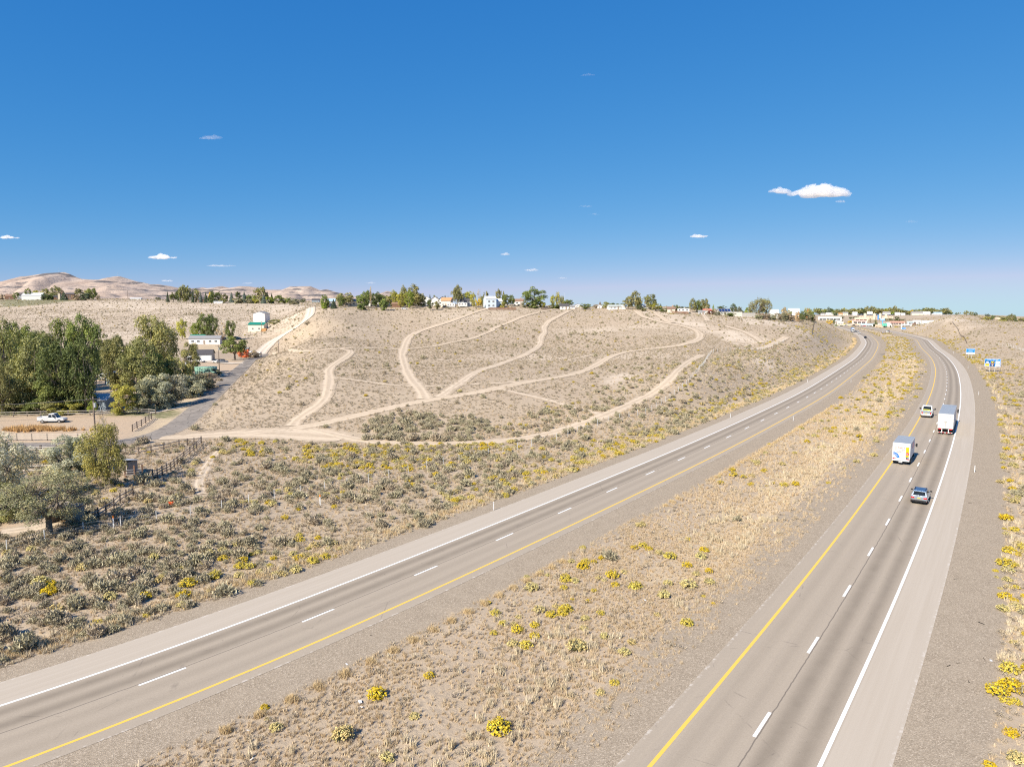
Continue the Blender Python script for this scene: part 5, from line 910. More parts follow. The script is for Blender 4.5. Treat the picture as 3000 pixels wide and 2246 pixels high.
# the ridge above the dirt tracks
H(1003, 1045, 876, 492, 'long pale house with grey roof at the left end of the ridge', CREAM, R_GREY, wins=4, depth=8, yaw=0.1)
H(962, 982, 875, 486, 'narrow white house with red corner beside the olive tree on the ridge', WHITE, R_BLUE, wins=2, depth=6)
MBr = MB(); p = atD(963, 480); MBr.box((0, 0, 2.2), (.5, .5, 4.6)); x = MBr.build('post', M('red_paint', (0.5, 0.05, 0.04), 0.5)); x.location = p; tag(x, 'red corner post beside the narrow white ridge house', 'post')
H(1070, 1098, 880, 500, 'white roofed house almost hidden behind the dark green ridge trees', WHITE, R_WHITE, wins=2)
H(1106, 1142, 876, 508, 'wide white house behind the round green ridge trees', WHITE, R_WHITE, wins=3)
H(1149, 1173, 886, 497, 'low red-brown shed in front of the ridge trees', BROWNW, R_BROWN, rf=.3, wins=0, name='shed', cat='shed', depth=4)
H(1239, 1262, 868, 520, 'white gabled house, first right of the ridge grove', WHITE, R_WHITE, 'y', wins=1, door=False, depth=12)
H(1263, 1286, 869, 512, 'white gabled house with brown roof beside two small round trees', WHITE, R_BROWN, 'y', wins=2, door=False, depth=12)
H(1286, 1310, 869, 530, 'dark-roofed white gabled house behind the orange-roofed house', WHITE, R_DARK, 'y', wins=2, door=False, depth=12)
H(1295, 1324, 872, 492, 'cream house with orange tiled roof on the ridge', CREAM, R_TILE, rf=.3, wins=3, yaw=-.25)
H(1349, 1380, 875, 498, 'grey house with dark roof between the sparse tree and the golden bush', GREYW, R_DARK, wins=3)
H(1420, 1450, 868, 484, 'tall pale blue two-storey house on the ridge', PALEBLUE, R_WHITE, rf=.22, wins=2, door=False, storeys=2, depth=9, yaw=.25)
H(1446, 1468, 875, 488, 'pale blue garage wing with white roof beside the two-storey house', PALEBLUE, R_WHITE, rf=.3, wins=0, garage=True, depth=7, yaw=.25, name='garage', cat='garage')
H(1507, 1534, 876, 520, 'white and brown house left of the biggest ridge tree', WHITE, R_BROWN, wins=2, chimney=True)
H(1640, 1666, 890, 492, 'small white house with dark roof, right of the biggest ridge tree', WHITE, R_DARK, wins=2, rf=.4)
H(1671, 1684, 896, 500, 'little white shed with grey roof at the crest', WHITE, R_GREY, rf=.35, wins=1, door=False, name='shed', cat='shed')
H(1684, 1701, 892, 540, 'white gabled house half sunk behind the crest', WHITE, R_GREY, 'y', wins=1, door=False)
H(1749, 1763, 896, 500, 'small white cabin beside the pointed brown conifer', WHITE, R_WHITE, 'y', wins=1, door=False)
H(1781, 1825, 893, 478, 'long low white house with grey-green roof on the ridge top', WHITE, R_GG, rf=.38, wins=4, depth=8, yaw=0.05)
H(1821, 1834, 902, 470, 'low white lean-to at the right end of the long ridge house', WHITE, R_WHITE, rf=.2, wins=0, name='shed', cat='shed')
H(1880, 1897, 896, 470, 'white house peeping between the two tall ridge cottonwoods', WHITE, R_WHITE, wins=1, door=False)
H(1955, 1977, 899, 446, 'beige house with brown roof and orange chimney left of the motorhome', CREAM, R_BROWN, rf=.4, wins=1, chimney=True, depth=9, yaw=-.2)
H(2046, 2064, 912, 436, 'grey-white house behind the pale bare tree on the ridge', GREYW, R_GREY, wins=2, rf=.35)
H(2060, 2082, 907, 452, 'white house with dark red roof beside the dark red bush', WHITE, R_RED, wins=2)
hs = H(2103, 2137, 905, 445, 'white house with blue solar panels covering its roof', WHITE, R_GREY, rf=.5, wins=3, depth=9, yaw=-.1)
rf_ = [c for c in hs.children if c.name.startswith('roof')][0]
w_ = (2137 - 2103) * 445 / F; zt_ = max(v[2] for v in rf_.bound_box); zb_ = min(v[2] for v in rf_.bound_box)
for k in range(4):
    a = MB(); xk = -w_ * .36 + k * w_ * .24; sl = math.atan2(zt_ - zb_, 4.85); a.box((xk, -2.55, zb_ + (zt_ - zb_) * .52 + .12), (w_ * .21, 3.6, .08), rx=sl); a.build('solar_panel', SOLAR, rf_)
H(2254, 2278, 907, 470, 'white roofed house right of the open spreading ridge tree', WHITE, R_WHITE, wins=1, door=False)
H(2310, 2338, 904, 510, 'white house with bare pink trees behind the grey hedge', WHITE, R_WHITE, wins=2, door=False)
H(915, 936, 875, 1000, 'dark low house far behind the gravel road crest', BLUEGREY, R_DARK, rf=.35, wins=2)
# far left ridge
H(75, 126, 858, 862, 'big white barn with curved pale roof on the far left ridge', WHITE, R_WHITE, rf=.42, wins=0, depth=14, yaw=.2, name='barn', cat='barn', door=False)
H(160, 179, 866, 868, 'red-brown house wing left of the stone chimney on the far ridge', BROWNW, R_DARK, wins=1, door=False)
H(197, 218, 858, 866, 'dark red two-storey house with big windows on the far ridge', BROWNW, R_DARK, rf=.2, wins=3, storeys=2, door=False)
p = atD(175, 856); x = MB().box((0, 0, 3.4), (2.6, 2.0, 7.6)).box((0, 0, 7.3), (2.9, 2.3, .4)).build('stone_chimney', M('pale_stone', (.5, .43, .34), .9, .2, 1.0)); x.location = p; tag(x, 'pale stone chimney tower beside the red-brown house on the far ridge', 'chimney')
H(583, 600, 870, 830, 'dark house with rust-red gable in the far ridge tree row', BROWNW, R_DARK, wins=2, rf=.4)
H(384, 413, 877, 905, 'long low white shed on the bare far ridge', WHITE, R_WHITE, rf=.3, wins=0, name='shed', cat='shed', depth=6)
H(628, 652, 883, 800, 'low white shed at the foot of the far ridge tree row', WHITE, R_WHITE, rf=.25, wins=0, name='shed', cat='shed', depth=4)
H(20, 40, 862, 930, 'brown far house left of the white barn', BROWNW, R_BROWN, wins=1, door=False); H(55, 74, 860, 925, 'grey far house just left of the white barn', GREYW, R_DARK, wins=2, door=False)
# the settlement in the valley
house('manufactured_house', 'long white manufactured house with grey roof below the far slope', 'house', atD(605, 402), 0.12, 17, 8, 3.1, 1.5, WHITE, R_GREY, wins=5, chimney=False)
house('garage', 'dark-roofed grey garage house behind the white pickup', 'house', atD(588, 322), 0.25, 11, 8, 3.0, 1.7, GREYW, R_DARK, wins=2, garage=True)
house('building', 'cream building with bright green metal roof beside the gravel road', 'building', atD(757, 486), -.05, 11, 8, 4.2, 1.6, CREAM, R_GREEN, wins=2, door=False)
house('building', 'white gabled building standing behind the green-roofed one', 'building', atD(767, 545), -.05, 9, 10, 7.5, 1.5, WHITE, R_GREY, 'y', wins=0, door=False)
house('house', 'blue-grey house with pale metal roof behind the utility pole', 'house', atD(287, 170), 0.05, 7.6, 7, 2.7, 1.1, BLUEGREY, R_METAL, wins=2, door=False, winz=1.6)
house('shed', 'blue-grey shed with pale gable roof under the valley cottonwoods', 'shed', atD(352, 226), -.2, 7.0, 5, 2.9, 1.3, BLUEGREY, R_METAL, 'x', wins=1, door=True)
house('house', 'white house with green roof among the valley trees', 'house', atD(582, 405), .2, 8, 7, 3, 1.6, WHITE, R_GREEN, wins=2)
house('trailer_home', 'low brown trailer home beside the parked cab-over truck', 'house', atD(703, 372), .1, 9, 4, 2.6, .6, BROWNW, R_GREY, wins=2)
house('house', 'white roofed house hidden behind the left grove', 'house', atD(152, 300), 0, 10, 7, 4.5, 1.6, WHITE, R_WHITE, wins=2)
house('house', 'teal-roofed house at the left edge behind the trees', 'house', atD(6, 215), 0, 8, 6, 3, 1.4, WHITE, M('teal_roof', (.08, .36, .42), .5), wins=2)
g = empty('container_shed', atD(604, 256), 0.05, 'faded green container shed behind the flat utility trailer', 'shed'); a = MB().box((0, 0, 1.3), (7.2, 2.6, 2.6)); a.build('wall', GREENP, g); a = MB()
for k in range(24): MB().box((-3.45 + k * .3, -1.33, 1.25), (.12, .07, 2.3)).build('rib', GREENP, g) if k % 2 else None
MB().box((0, 0, 2.68), (7.4, 2.8, .14)).build('roof', GREENP, g); MB().box((.9, -1.36, 1.9), (4.2, .06, .12)).build('trim', DARKWOOD, g)
g = empty('timber_stack', atD(773, 470), .1, 'orange-brown stack of logs beside the green-roofed building', 'log stack')
lm = MB().tube((-1.6, 0, 0), (1.6, 0, 0), .3, n=8).mesh('log', M('cut_logs', (.50, .28, .12), .85, .25, 4))
for r_ in range(4):
    for k in range(7 - r_): link('log', lm, g, (0.1 * r_, (k - 3 + r_ * .5) * .6, .3 + r_ * .52))
# two sheds in the corral
g = empty('shed', atD(374, 103), -.35, 'small grey plank shed with slanting metal roof inside the corral', 'shed'); pm = MB().box((0, 0, 1.0), (.235, .05, 2.0)).mesh('plank', OLDWOOD)
for k in range(8): link('plank', pm, g, (-.84 + k * .24, -.8, 0)); link('plank', pm, g, (-.84 + k * .24, .8, 0)); link('plank', pm, g, (-.97, -.84 + k * .24, 0), (0, 0, math.pi / 2)); link('plank', pm, g, (.97, -.84 + k * .24, 0), (0, 0, math.pi / 2))
MB().box((0, 0, 2.18), (2.5, 2.3, .07), rx=-.16).build('roof', R_METAL, g)
g = empty('loafing_shed', atD(196, 78.5), -.2, 'open-fronted old plank shed behind the spreading corral tree', 'shed'); pm2 = MB().box((0, 0, .95), (.245, .05, 1.9)).mesh('plank', OLDWOOD)
for k in range(13): link('plank', pm2, g, (-1.5 + k * .25, .9, 0))
for k in range(7): link('plank', pm2, g, (1.62, -.75 + k * .25, 0), (0, 0, math.pi / 2)); link('plank', pm2, g, (-1.62, -.75 + k * .25, 0), (0, 0, math.pi / 2))
for x_ in (-1.6, 1.6): MB().box((x_, -.95, 1.05), (.14, .14, 2.1)).build('post', DARKWOOD, g)
rb = MB().box((0, 0, 0), (.29, 2.5, .035)).mesh('roof_board', OLDWOOD)
for k in range(12): link('roof_board', rb, g, (-1.65 + k * .3, -.05, 2.06 + rng.uniform(0, .03)), (.05, 0, rng.uniform(-.03, .03)))
# ------------------------------------------------------------------ the town
def box_store(u0, u1, v0, v1, D, label, wall, fascia, h=None, canopy=False, wins=3):
    u = (u0 + u1) / 2; p = atD(u, D); w = (u1 - u0) * D / F; top = CAMH + float(ray(u, v0)[1]) * D; hh = max(3.5, top - p.z); o = empty('store', p, -math.atan2(p.x, p.y), label, 'building'); d = min(25, max(8, w * .5))
    if canopy:
        for sx in (-.4, .4):
            for sy in (-.3, .3): MB().box((w * sx, d * sy, hh / 2 - .5), (.6, .6, hh)).build('column', TRIM, o)
        MB().box((0, 0, hh - .5), (w, d, 1.1)).build('canopy', wall, o); return o
    MB().box((0, d / 2, hh / 2 - .5), (w, d, hh + 1)).build('wall', wall, o); MB().box((0, d / 2 - .1, hh + .15), (w + .4, d + .4, .7)).build('parapet', fascia, o); MB().box((0, -.25, hh * .72), (w * .92, .5, hh * .14)).build('fascia', fascia, o)
    for i in range(wins): window(o, -w / 2 + w * (i + .8) / (wins + .6), -.05, hh * .36, w / (wins + 1.2), hh * .42)
    return o
h_ = H(2519, 2608, 921, 1255, 'long tan three-storey hotel with dark roof above the town', TANW, R_DARK, rf=.24, wins=12, storeys=3, door=False, depth=16, name='hotel', cat='hotel', side=0)
for i, u in enumerate((2532, 2559, 2576, 2593)):
    p = atD(u, 1245); g = MB(); g.box((0, 0, 4.4), (3.6, 2.4, 9.6)); g.prism([(-2.0, 9.2), (2.0, 9.2), (0, 10.9)], -1.2, 1.2); q = g.build('gable_tower', CREAM, h_); q.matrix_parent_inverse = Matrix.LocRotScale(h_.location, h_.rotation_euler, (1, 1, 1)).inverted(); q.location = (p.x, p.y - 2, h_.location.z)
box_store(2505, 2541, 931, 940, 1165, 'tan shop block in front of the hotel\'s left end', TANW, CREAM); box_store(2498, 2537, 938.5, 945, 1060, 'white store with a red fascia in the town', WHITE, R_RED); box_store(2520, 2555, 949, 960, 930, 'low white store with blue-grey roof in the front row of the town', WHITE, R_BLUE, wins=4)
box_store(2452, 2493, 951, 960, 932, 'tan flat-roofed store at the left end of the town\'s front row', TANW, CREAM, wins=4); box_store(2494, 2519, 953, 960, 935, 'pinkish store between the tan and white front row stores', PINK, TANW); box_store(2446, 2462, 939, 947.5, 1030, 'white filling station canopy left in the town', WHITE, WHITE, canopy=True)
box_store(2453, 2470, 944, 950.5, 1000, 'cream shop right of the filling station canopy', CREAM, WHITE, wins=2); box_store(2400, 2462, 929, 937, 1155, 'long white building at the upper left of the town', WHITE, WHITE, wins=6); box_store(2565, 2585, 956, 962, 900, 'tan wall-like building left of the green highway sign', TANW, TANW, wins=0)
box_store(2609, 2648, 942, 950, 1025, 'pink building with red roof line in the town', PINK, R_RED, wins=5); box_store(2658, 2675, 942, 949, 1030, 'pale blue-grey shed right of the pink building', PALEBLUE, R_BLUE, wins=1); box_store(2675, 2696, 939, 948, 1045, 'grey-white warehouse in the right half of the town', GREYW, R_WHITE, wins=2)
box_store(2700, 2745, 941, 949, 1005, 'long bright white warehouse at the right end of the town', WHITE, R_WHITE, wins=0); box_store(2642, 2668, 951, 959, 935, 'white front row building with brown trim', WHITE, WHITE, wins=3); box_store(2673, 2682, 949, 958, 930, 'small brown kiosk in the right front row', BROWNW, R_BROWN, wins=1); box_store(2684, 2690, 949, 956.5, 940, 'small white hut at the right end of the front row', WHITE, R_WHITE, wins=1)
H(2594, 2610, 944, 985, 'white gabled shop behind the green highway sign', WHITE, R_WHITE, 'y', wins=2, rf=.4); H(2558, 2590, 947, 1000, 'cream low motel row left of the blue pole sign', CREAM, R_WHITE, wins=5, rf=.2)
for u0, u1, v, lb, wl_, rf_ in ((2405, 2418, 917, 'white house at the upper left edge of the town', WHITE, R_GREY), (2420, 2432, 916, 'white house above the long white town building', WHITE, R_WHITE), (2434, 2447, 915, 'white house with grey roof left of the orange-roofed one', WHITE, R_GREY), (2457, 2467, 917, 'small house with orange roof above the town', CREAM, R_TILE), (2469, 2483, 914, 'cream house right of the orange-roofed one', CREAM, R_GREY), (2498, 2510, 914, 'white house above the town below round trees', WHITE, R_WHITE), (2541, 2554, 912.5, 'white house behind the left half of the hotel', WHITE, R_WHITE), (2587, 2606, 912.5, 'white house behind the right half of the hotel', WHITE, R_GREY), (2622, 2635, 915, 'white house right of the bright green bush', WHITE, R_WHITE), (2639, 2650, 917, 'small white house on the far ridge right of the hotel', WHITE, R_WHITE), (2671, 2700, 912.5, 'wide cream house with grey roof beside the orange tree', CREAM, R_GREY), (2701, 2722, 912.5, 'white house with pale roof right of the wide cream house', WHITE, R_WHITE), (2736, 2757, 914, 'white and blue house at the right end of the far ridge', PALEBLUE, R_BLUE), (2730, 2737, 920, 'little white shed left of the white and blue house', WHITE, R_WHITE)):
    H(u0, u1, v, 1430, lb, wl_, rf_, wins=2, rf=.4, side=0)
H(2912, 2930, 931.5, 985, 'tan house with pale roof among the far right trees', TANW, M('tan_roof', (.5, .38, .30), .8), 'y', wins=1, rf=.45, door=False)
# ------------------------------------------------------------------ walls and fences
def fence(name, label, pts, post, rails, gap, group=None, post_m=None, rail_m=None, sag=0.0, tube=False, world=None, cat='fence', every=None):
    """posts at every point (or every gap metres along the line); rails is a list of (height, thickness, depth)"""
    P = ground([a for a, b in pts], [b for a, b in pts]) if world is None else np.asarray(world, float)
    if gap: P = resample(P, gap)
    Z = height(P[:, 0], P[:, 1]); o = empty(name, (P[0, 0], P[0, 1], Z[0]), 0, label, cat, group); o0 = Vector(o.location)
    w, hgt = post; pm = MB().box((0, 0, hgt / 2 - .15), (w, w, hgt + .3)).mesh('post', post_m or DARKWOOD)
    for q, z in zip(P, Z): link('post', pm, o, Vector((q[0], q[1], z)) - o0, (rng.uniform(-.03, .03), rng.uniform(-.03, .03), rng.uniform(0, .5)))
    for rz_, th, dp in rails:
        rm = MB().box((.5, 0, 0), (1, dp, th)).mesh('wire' if tube else 'rail', rail_m or PALEWOOD)
        for i in range(len(P) - 1):
            a = Vector((P[i, 0], P[i, 1], Z[i] + rz_)); b = Vector((P[i + 1, 0], P[i + 1, 1], Z[i + 1] + rz_)); d = b - a
            r = link('wire' if tube else 'rail', rm, o, a - o0 + Vector((0, -w * .5 - dp * .5, 0)) * (0 if tube else 1)); r.rotation_euler = d.to_track_quat('X', 'Z').to_euler(); r.scale = (d.length * (1.0 if tube else .998), 1, 1)
    return o
fence('rail_fence', 'pale three-rail fence along the far side of the side road', [(-40, 1291), (4, 1291), (50, 1290.5), (94, 1290.5), (139, 1290), (183, 1290), (228, 1289.5), (270, 1289), (312, 1288)], (.15, 1.35), [(.42, .10, .05), (.80, .10, .05), (1.18, .10, .05)], 0)
fence('rail_fence', 'rail fence with thick dark posts on the near side of the side road', [(-18, 1331), (28.5, 1330), (75, 1330), (121, 1329), (168, 1328), (214, 1327)], (.28, 1.5), [(.45, .09, .05), (.85, .09, .05), (1.2, .09, .05)], 0)
fence('rail_fence', 'white top-railed fence behind the silvery tree', [(20, 1392), (61, 1391), (116, 1389), (165, 1387)], (.24, 1.5), [(.75, .08, .05), (1.35, .12, .05)], 0)
CORR = [(264, 1526), (289, 1518), (311, 1503), (334, 1489), (352, 1473), (370, 1463), (389, 1452)]
fence('plank_fence', 'dark weathered plank fence running diagonally past the corral trees', CORR, (.15, 1.35), [(.5, .14, .05), (.95, .14, .05)], 0, rail_m=OLDWOOD)
fence('plank_fence', 'dark weathered plank fence along the corral\'s right side', [(448, 1402), (462, 1402), (476, 1392), (489, 1385), (500, 1380), (511, 1370), (520, 1362), (539, 1347), (557, 1332), (568, 1322), (576, 1316), (590, 1300)], (.16, 1.45), [(.45, .13, .05), (.85, .13, .05), (1.25, .13, .05)], 0, rail_m=OLDWOOD)
fence('rail_fence', 'weathered rail fence along the top of the corral', [(407, 1333), (443, 1327), (480, 1320), (525, 1309), (549, 1306), (569, 1303), (590, 1300)], (.15, 1.4), [(.55, .11, .05), (1.15, .11, .05)], 0, rail_m=OLDWOOD)
fence('rail_fence', 'grey three-rail fence beside the bend of the side road', [(388, 1264), (402, 1255), (415, 1249), (427, 1240), (437, 1233), (444, 1228)], (.16, 1.5), [(.45, .10, .05), (.85, .10, .05), (1.25, .10, .05)], 0, rail_m=M('grey_rail', (.30, .27, .24), .9))
fence('yard_fence', 'low pale yard fence in front of the valley trees', [(0, 1222), (40, 1221), (80, 1220), (120, 1219), (160, 1218), (200, 1217), (264, 1216), (300, 1216), (334, 1215), (370, 1214), (403, 1213), (437, 1212), (456, 1214)], (.16, 1.3), [(.6, .07, .05), (1.1, .09, .05)], 0)
fence('corral_gate', 'long pipe gate beside the small grey corral shed', [(368, 1398), (395, 1396), (418, 1393)], (.22, 1.7), [(.4, .05, .05), (.75, .05, .05), (1.1, .05, .05)], 0, post_m=BROWNW, rail_m=R_METAL, cat='gate')
STEEL = M('galvanised_steel', (.58, .58, .57), .5, .1, 4)
ROW = [(20, 1618), (97, 1595), (181, 1575), (260, 1560), (333, 1548), (407, 1538), (475, 1526), (538, 1516), (598, 1505), (656, 1495), (712, 1483), (764, 1471), (815, 1463), (864, 1455), (1000, 1430), (1250, 1375), (1450, 1330), (1570, 1305), (1650, 1284), (1734, 1251), (1820, 1229), (1900, 1209), (1956, 1172), (2013, 1126), (2044, 1090), (2061, 1070), (2075, 1046), (2085, 1034)]
fence('wire_fence', 'long steel-post wire fence between the scrub and the highway', ROW, (.075, 1.35), [(.35, .012, .012), (.75, .012, .012), (1.15, .012, .012)], 3.6, post_m=STEEL, rail_m=STEEL, tube=True)
fence('wire_fence', 'steel-post wire fence stepping over the bare cutting', [(2090, 1032), (2140, 1028), (2173, 1027), (2223, 1028), (2262, 1017), (2300, 999)], (.09, 1.4), [(.4, .015, .015), (1.15, .015, .015)], 3.2, post_m=STEEL, rail_m=STEEL, tube=True)
fence('wire_fence', 'grey fence climbing the slope left of the far highway', [(2379, 981), (2382, 960), (2385, 944)], (.10, 1.3), [(.4, .10, .03), (.8, .10, .03), (1.15, .10, .03)], 3.0, post_m=DARKWOOD, rail_m=M('fence_mesh', (.30, .27, .235), .8))
fence('wire_fence', 'dark fence line running down the bare right hill', [(2790, 945), (2806, 965), (2820, 988), (2833, 1008)], (.10, 1.3), [(.4, .12, .03), (.8, .12, .03), (1.15, .12, .03)], 4.0, post_m=DARKWOOD, rail_m=M('fence_mesh', (.30, .27, .235), .8))
fence('wire_fence', 'steel-post fence curving across the right slope', [(2926, 1012), (2950, 1014), (2975, 1021), (3000, 1030), (3030, 1040)], (.10, 1.6), [(.4, .02, .02), (1.2, .02, .02)], 3.0, post_m=STEEL, rail_m=STEEL, tube=True)
fence('plank_fence', 'brown board fence in front of the pale blue houses', [(1431, 0), (1512, 0)], (.12, 1.7), [(.3, .35, .05), (.75, .35, .05), (1.2, .35, .05), (1.6, .3, .05)], 2.6, rail_m=BROWNW, world=[(float(ray(u, 880)[0]) * 470, 470) for u in (1431, 1470, 1512)])
fence('plank_fence', 'dark board fence right of the biggest ridge tree', None, (.12, 1.7), [(.3, .35, .05), (.75, .35, .05), (1.2, .35, .05), (1.6, .3, .05)], 2.6, rail_m=DARKWOOD, world=[(float(ray(u, 880)[0]) * 480, 480) for u in (1586, 1612)])
fence('plank_fence', 'brown board fence below the motorhome on the ridge', None, (.12, 1.7), [(.3, .35, .05), (.75, .35, .05), (1.2, .35, .05), (1.6, .3, .05)], 2.6, rail_m=BROWNW, world=[(float(ray(u, 880)[0]) * D, D) for u, D in ((1970, 434), (2018, 430))])
P_ = [(float(ray(u, 880)[0]) * D, D) for u, D in ((2136, 434), (2175, 436), (2214, 442))]; g = empty('boundary_wall', (P_[0][0], P_[0][1], 0), 0, 'long pale boundary wall left of the grey hedge on the ridge', 'wall')
for (x0, y0), (x1, y1) in zip(P_[:-1], P_[1:]):
    z0 = max(float(height(x0, y0)), float(height(x1, y1))); a = MB(); L = math.hypot(x1 - x0, y1 - y0); a.box((L / 2, 0, -.2), (L, .25, 3.4)); q = a.build('wall', M('pale_wall', (.74, .68, .58), .8, .06, .6), g); q.location = (x0 - P_[0][0], y0 - P_[0][1], z0 + .9); q.rotation_euler = (0, 0, math.atan2(y1 - y0, x1 - x0)); MB().box((L / 2, 0, 1.55), (L, .34, .12)).build('coping', TRIM, q)
# ------------------------------------------------------------------ utility poles and wires
POLEW = M('pole_wood', (.16, .125, .10), .9, .25, 5)
def pole(u, D, h, label, arm=True, light=False, r=.15):
    p = atD(u, D); o = empty('utility_pole', p, -math.atan2(p.x, p.y), label, 'utility pole'); MB().tube((0, 0, -.4), (0, 0, h), r, r * .7, 10).build('pole', POLEW, o, smooth=True)
    if arm:
        c = MB().box((0, -.14, h - .5), (2.0, .1, .12)).build('crossarm', POLEW, o); im = MB().tube((0, 0, 0), (0, 0, .2), .05, .035, 8).mesh('insulator', M('insulator', (.35, .33, .30), .3))
        for x in (-.9, -.3, .9): link('insulator', im, c, (x, -.14, h - .44))
    MB().tube((.22, -.1, h - 1.9), (.22, -.1, h - 1.1), .2, .2, 10).build('transformer', M('transformer_grey', (.40, .41, .41), .5), o); return o
pn = pole(283, 117, 9.9, 'dark utility pole beside the yellow-green cottonwood, wires to the left', arm=True)
pole(643, 262, 10.3, 'utility pole right of the green container shed'); pole(546, 214, 9.5, 'utility pole rising from the grey-leaved trees'); pole(817, 364, 8.2, 'brown utility pole on the right of the gravel road bend', arm=False, r=.17); pole(767, 445, 9.0, 'thin utility pole before the green-roofed building')
pole(2700, 1000, 11, 'tall wooden pole among the right-hand town buildings', arm=False, r=.3); pole(2652, 1060, 10, 'thin wooden pole by the pink town building', arm=False, r=.25); pole(2610, 880, 9, 'thin pole beside the green highway sign', arm=False, r=.2); pole(375, 905, 12, 'power pole on the bare far left ridge', r=.25)
pw = Vector(pn.location); g = empty('power_lines', pw, 0, 'sagging power wires running left from the near utility pole', 'wires')
for zz, dx in ((9.4, -.9), (9.4, .3), (7.2, 0), (6.6, 0)):
    m_ = MB(); prev = None
    for k in range(13):
        tt = k / 12; q = Vector((dx * .6 - 62 * tt, 6 * tt - .15, zz - 4.6 * tt * (1 - tt) - .8 * tt)); 
        if prev: m_.tube(prev, q, .018, n=4, cap=False)
        prev = q
    m_.build('wire', M('wire_black', (.16, .15, .14), .5), g)
# radio masts above the ridge
for u, v0, D, lb in ((1653, 856, 900, 'thin left radio mast beyond the ridge poplars'), (1667, 865, 900, 'thin right radio mast beyond the ridge poplars'), (172, 784, 8990, 'left radio mast on the highest mountain top'), (345, 798, 8990, 'right radio mast on the second mountain top')):
    p = atD(u, D) if D < 2000 else Vector((float(ray(u, v0)[0]) * D, D, 330)); top = CAMH + float(ray(u, v0)[1]) * D; o = empty('radio_mast', p, 0, lb, 'mast'); s_ = D / 2500; MB().tube((0, 0, 0), (0, 0, top - p.z), .35 * s_, .12 * s_, 5).build('mast', STEEL, o); [MB().box((0, 0, (top - p.z) * f), (1.5 * s_, .2 * s_, .4 * s_)).build('crossbar', STEEL, o) for f in (.6, .8)]
# ------------------------------------------------------------------ vehicles
def paint(name, col, metal=0.0, rough=0.28): return M(name, col, rough, 0.04, 1.2, metal, 0.5, dirt=0.06)
P_WHITE = paint('white_car_paint', (.66, .66, .655)); P_SILVER = paint('silver_blue_car_paint', (.36, .42, .47), .55); P_BLACK = paint('black_car_paint', (.012, .012, .014)); P_GREY = paint('grey_car_paint', (.22, .23, .25), .4); P_RED = paint('red_car_paint', (.50, .03, .025)); P_BLUE = paint('blue_cab_paint', (.03, .17, .42)); P_YEL = paint('yellow_car_paint', (.75, .55, .05)); P_TEAL = paint('dark_teal_paint', (.05, .12, .13))
RUBBER = M('tyre_rubber', (.02, .02, .02), .85, .2, 8); RIM = M('wheel_rim', (.42, .42, .43), .35, .1, 4, metal=.7); BLACKP = M('black_plastic', (.022, .022, .024), .6, .15, 4); REDL = M('red_lamp', (.55, .015, .02), .25, .05); CLEARL = M('clear_lamp', (.75, .75, .72), .15, .05); CHROME = M('chrome', (.6, .6, .6), .15, .05, 2, metal=.9); AMBER = M('amber_lamp', (.75, .30, .03), .3, .05); ALU = M('aluminium_sheet', (.62, .63, .64), .4, .06, 1.0, metal=.3); PLATE = M('licence_plate_paint', (.55, .42, .10), .5, .2, 30)
CARGLASS = Mglass('car_glass', (.010, .012, .015)); TRAILW = M('white_trailer_panel', (.66, .65, .63), .5, .05, .7, dirt=.12); BOXROOF = M('grey_blue_roof_skin', (.27, .30, .34), .5, .06, .5); LOWDARK = M('dark_underbody', (.03, .028, .026), .85, .2, 3)
_whl = {}
def wheel(parent, x, y, r=.36, w=.24, dual=False):
    k = (r, w, dual)
    if k not in _whl:
        a = MB(); a.tube((-w / 2, 0, 0), (w / 2, 0, 0), r, n=18); b = MB(); b.tube((-w / 2 - .012, 0, 0), (w / 2 + .012, 0, 0), r * .62, n=12); _whl[k] = (a.mesh('tyre', RUBBER), b.mesh('rim', RIM))
    e = bpy.data.objects.new('wheel', _whl[k][0]); COL.objects.link(e); e.parent = parent; e.location = (x, y, r); link('rim', _whl[k][1], e); return e
def inset(b, A, B, C, D, f=0.1, out=0.012, mi=0, fb=None):
    """panel lying just proud of the quad A B C D, shrunk by f"""
    A, B, C, D = map(Vector, (A, B, C, D)); n = (B - A).cross(D - A).normalized() * out; fb = f if fb is None else fb
    g = lambda s, t: (A * (1 - s) + B * s) * (1 - t) + (D * (1 - s) + C * s) * t
    b.quad(g(f, fb) + n, g(1 - f, fb) + n, g(1 - f, 1 - fb) + n, g(f, 1 - fb) + n, mi)
def ring(hw, z0, z1, y, tuck=.9): return [(-hw * tuck, y, z0), (hw * tuck, y, z0), (hw, y, z0 + (z1 - z0) * .35), (hw, y, z1 - (z1 - z0) * .22), (hw * .93, y, z1), (-hw * .93, y, z1), (-hw, y, z1 - (z1 - z0) * .22), (-hw, y, z0 + (z1 - z0) * .35)]
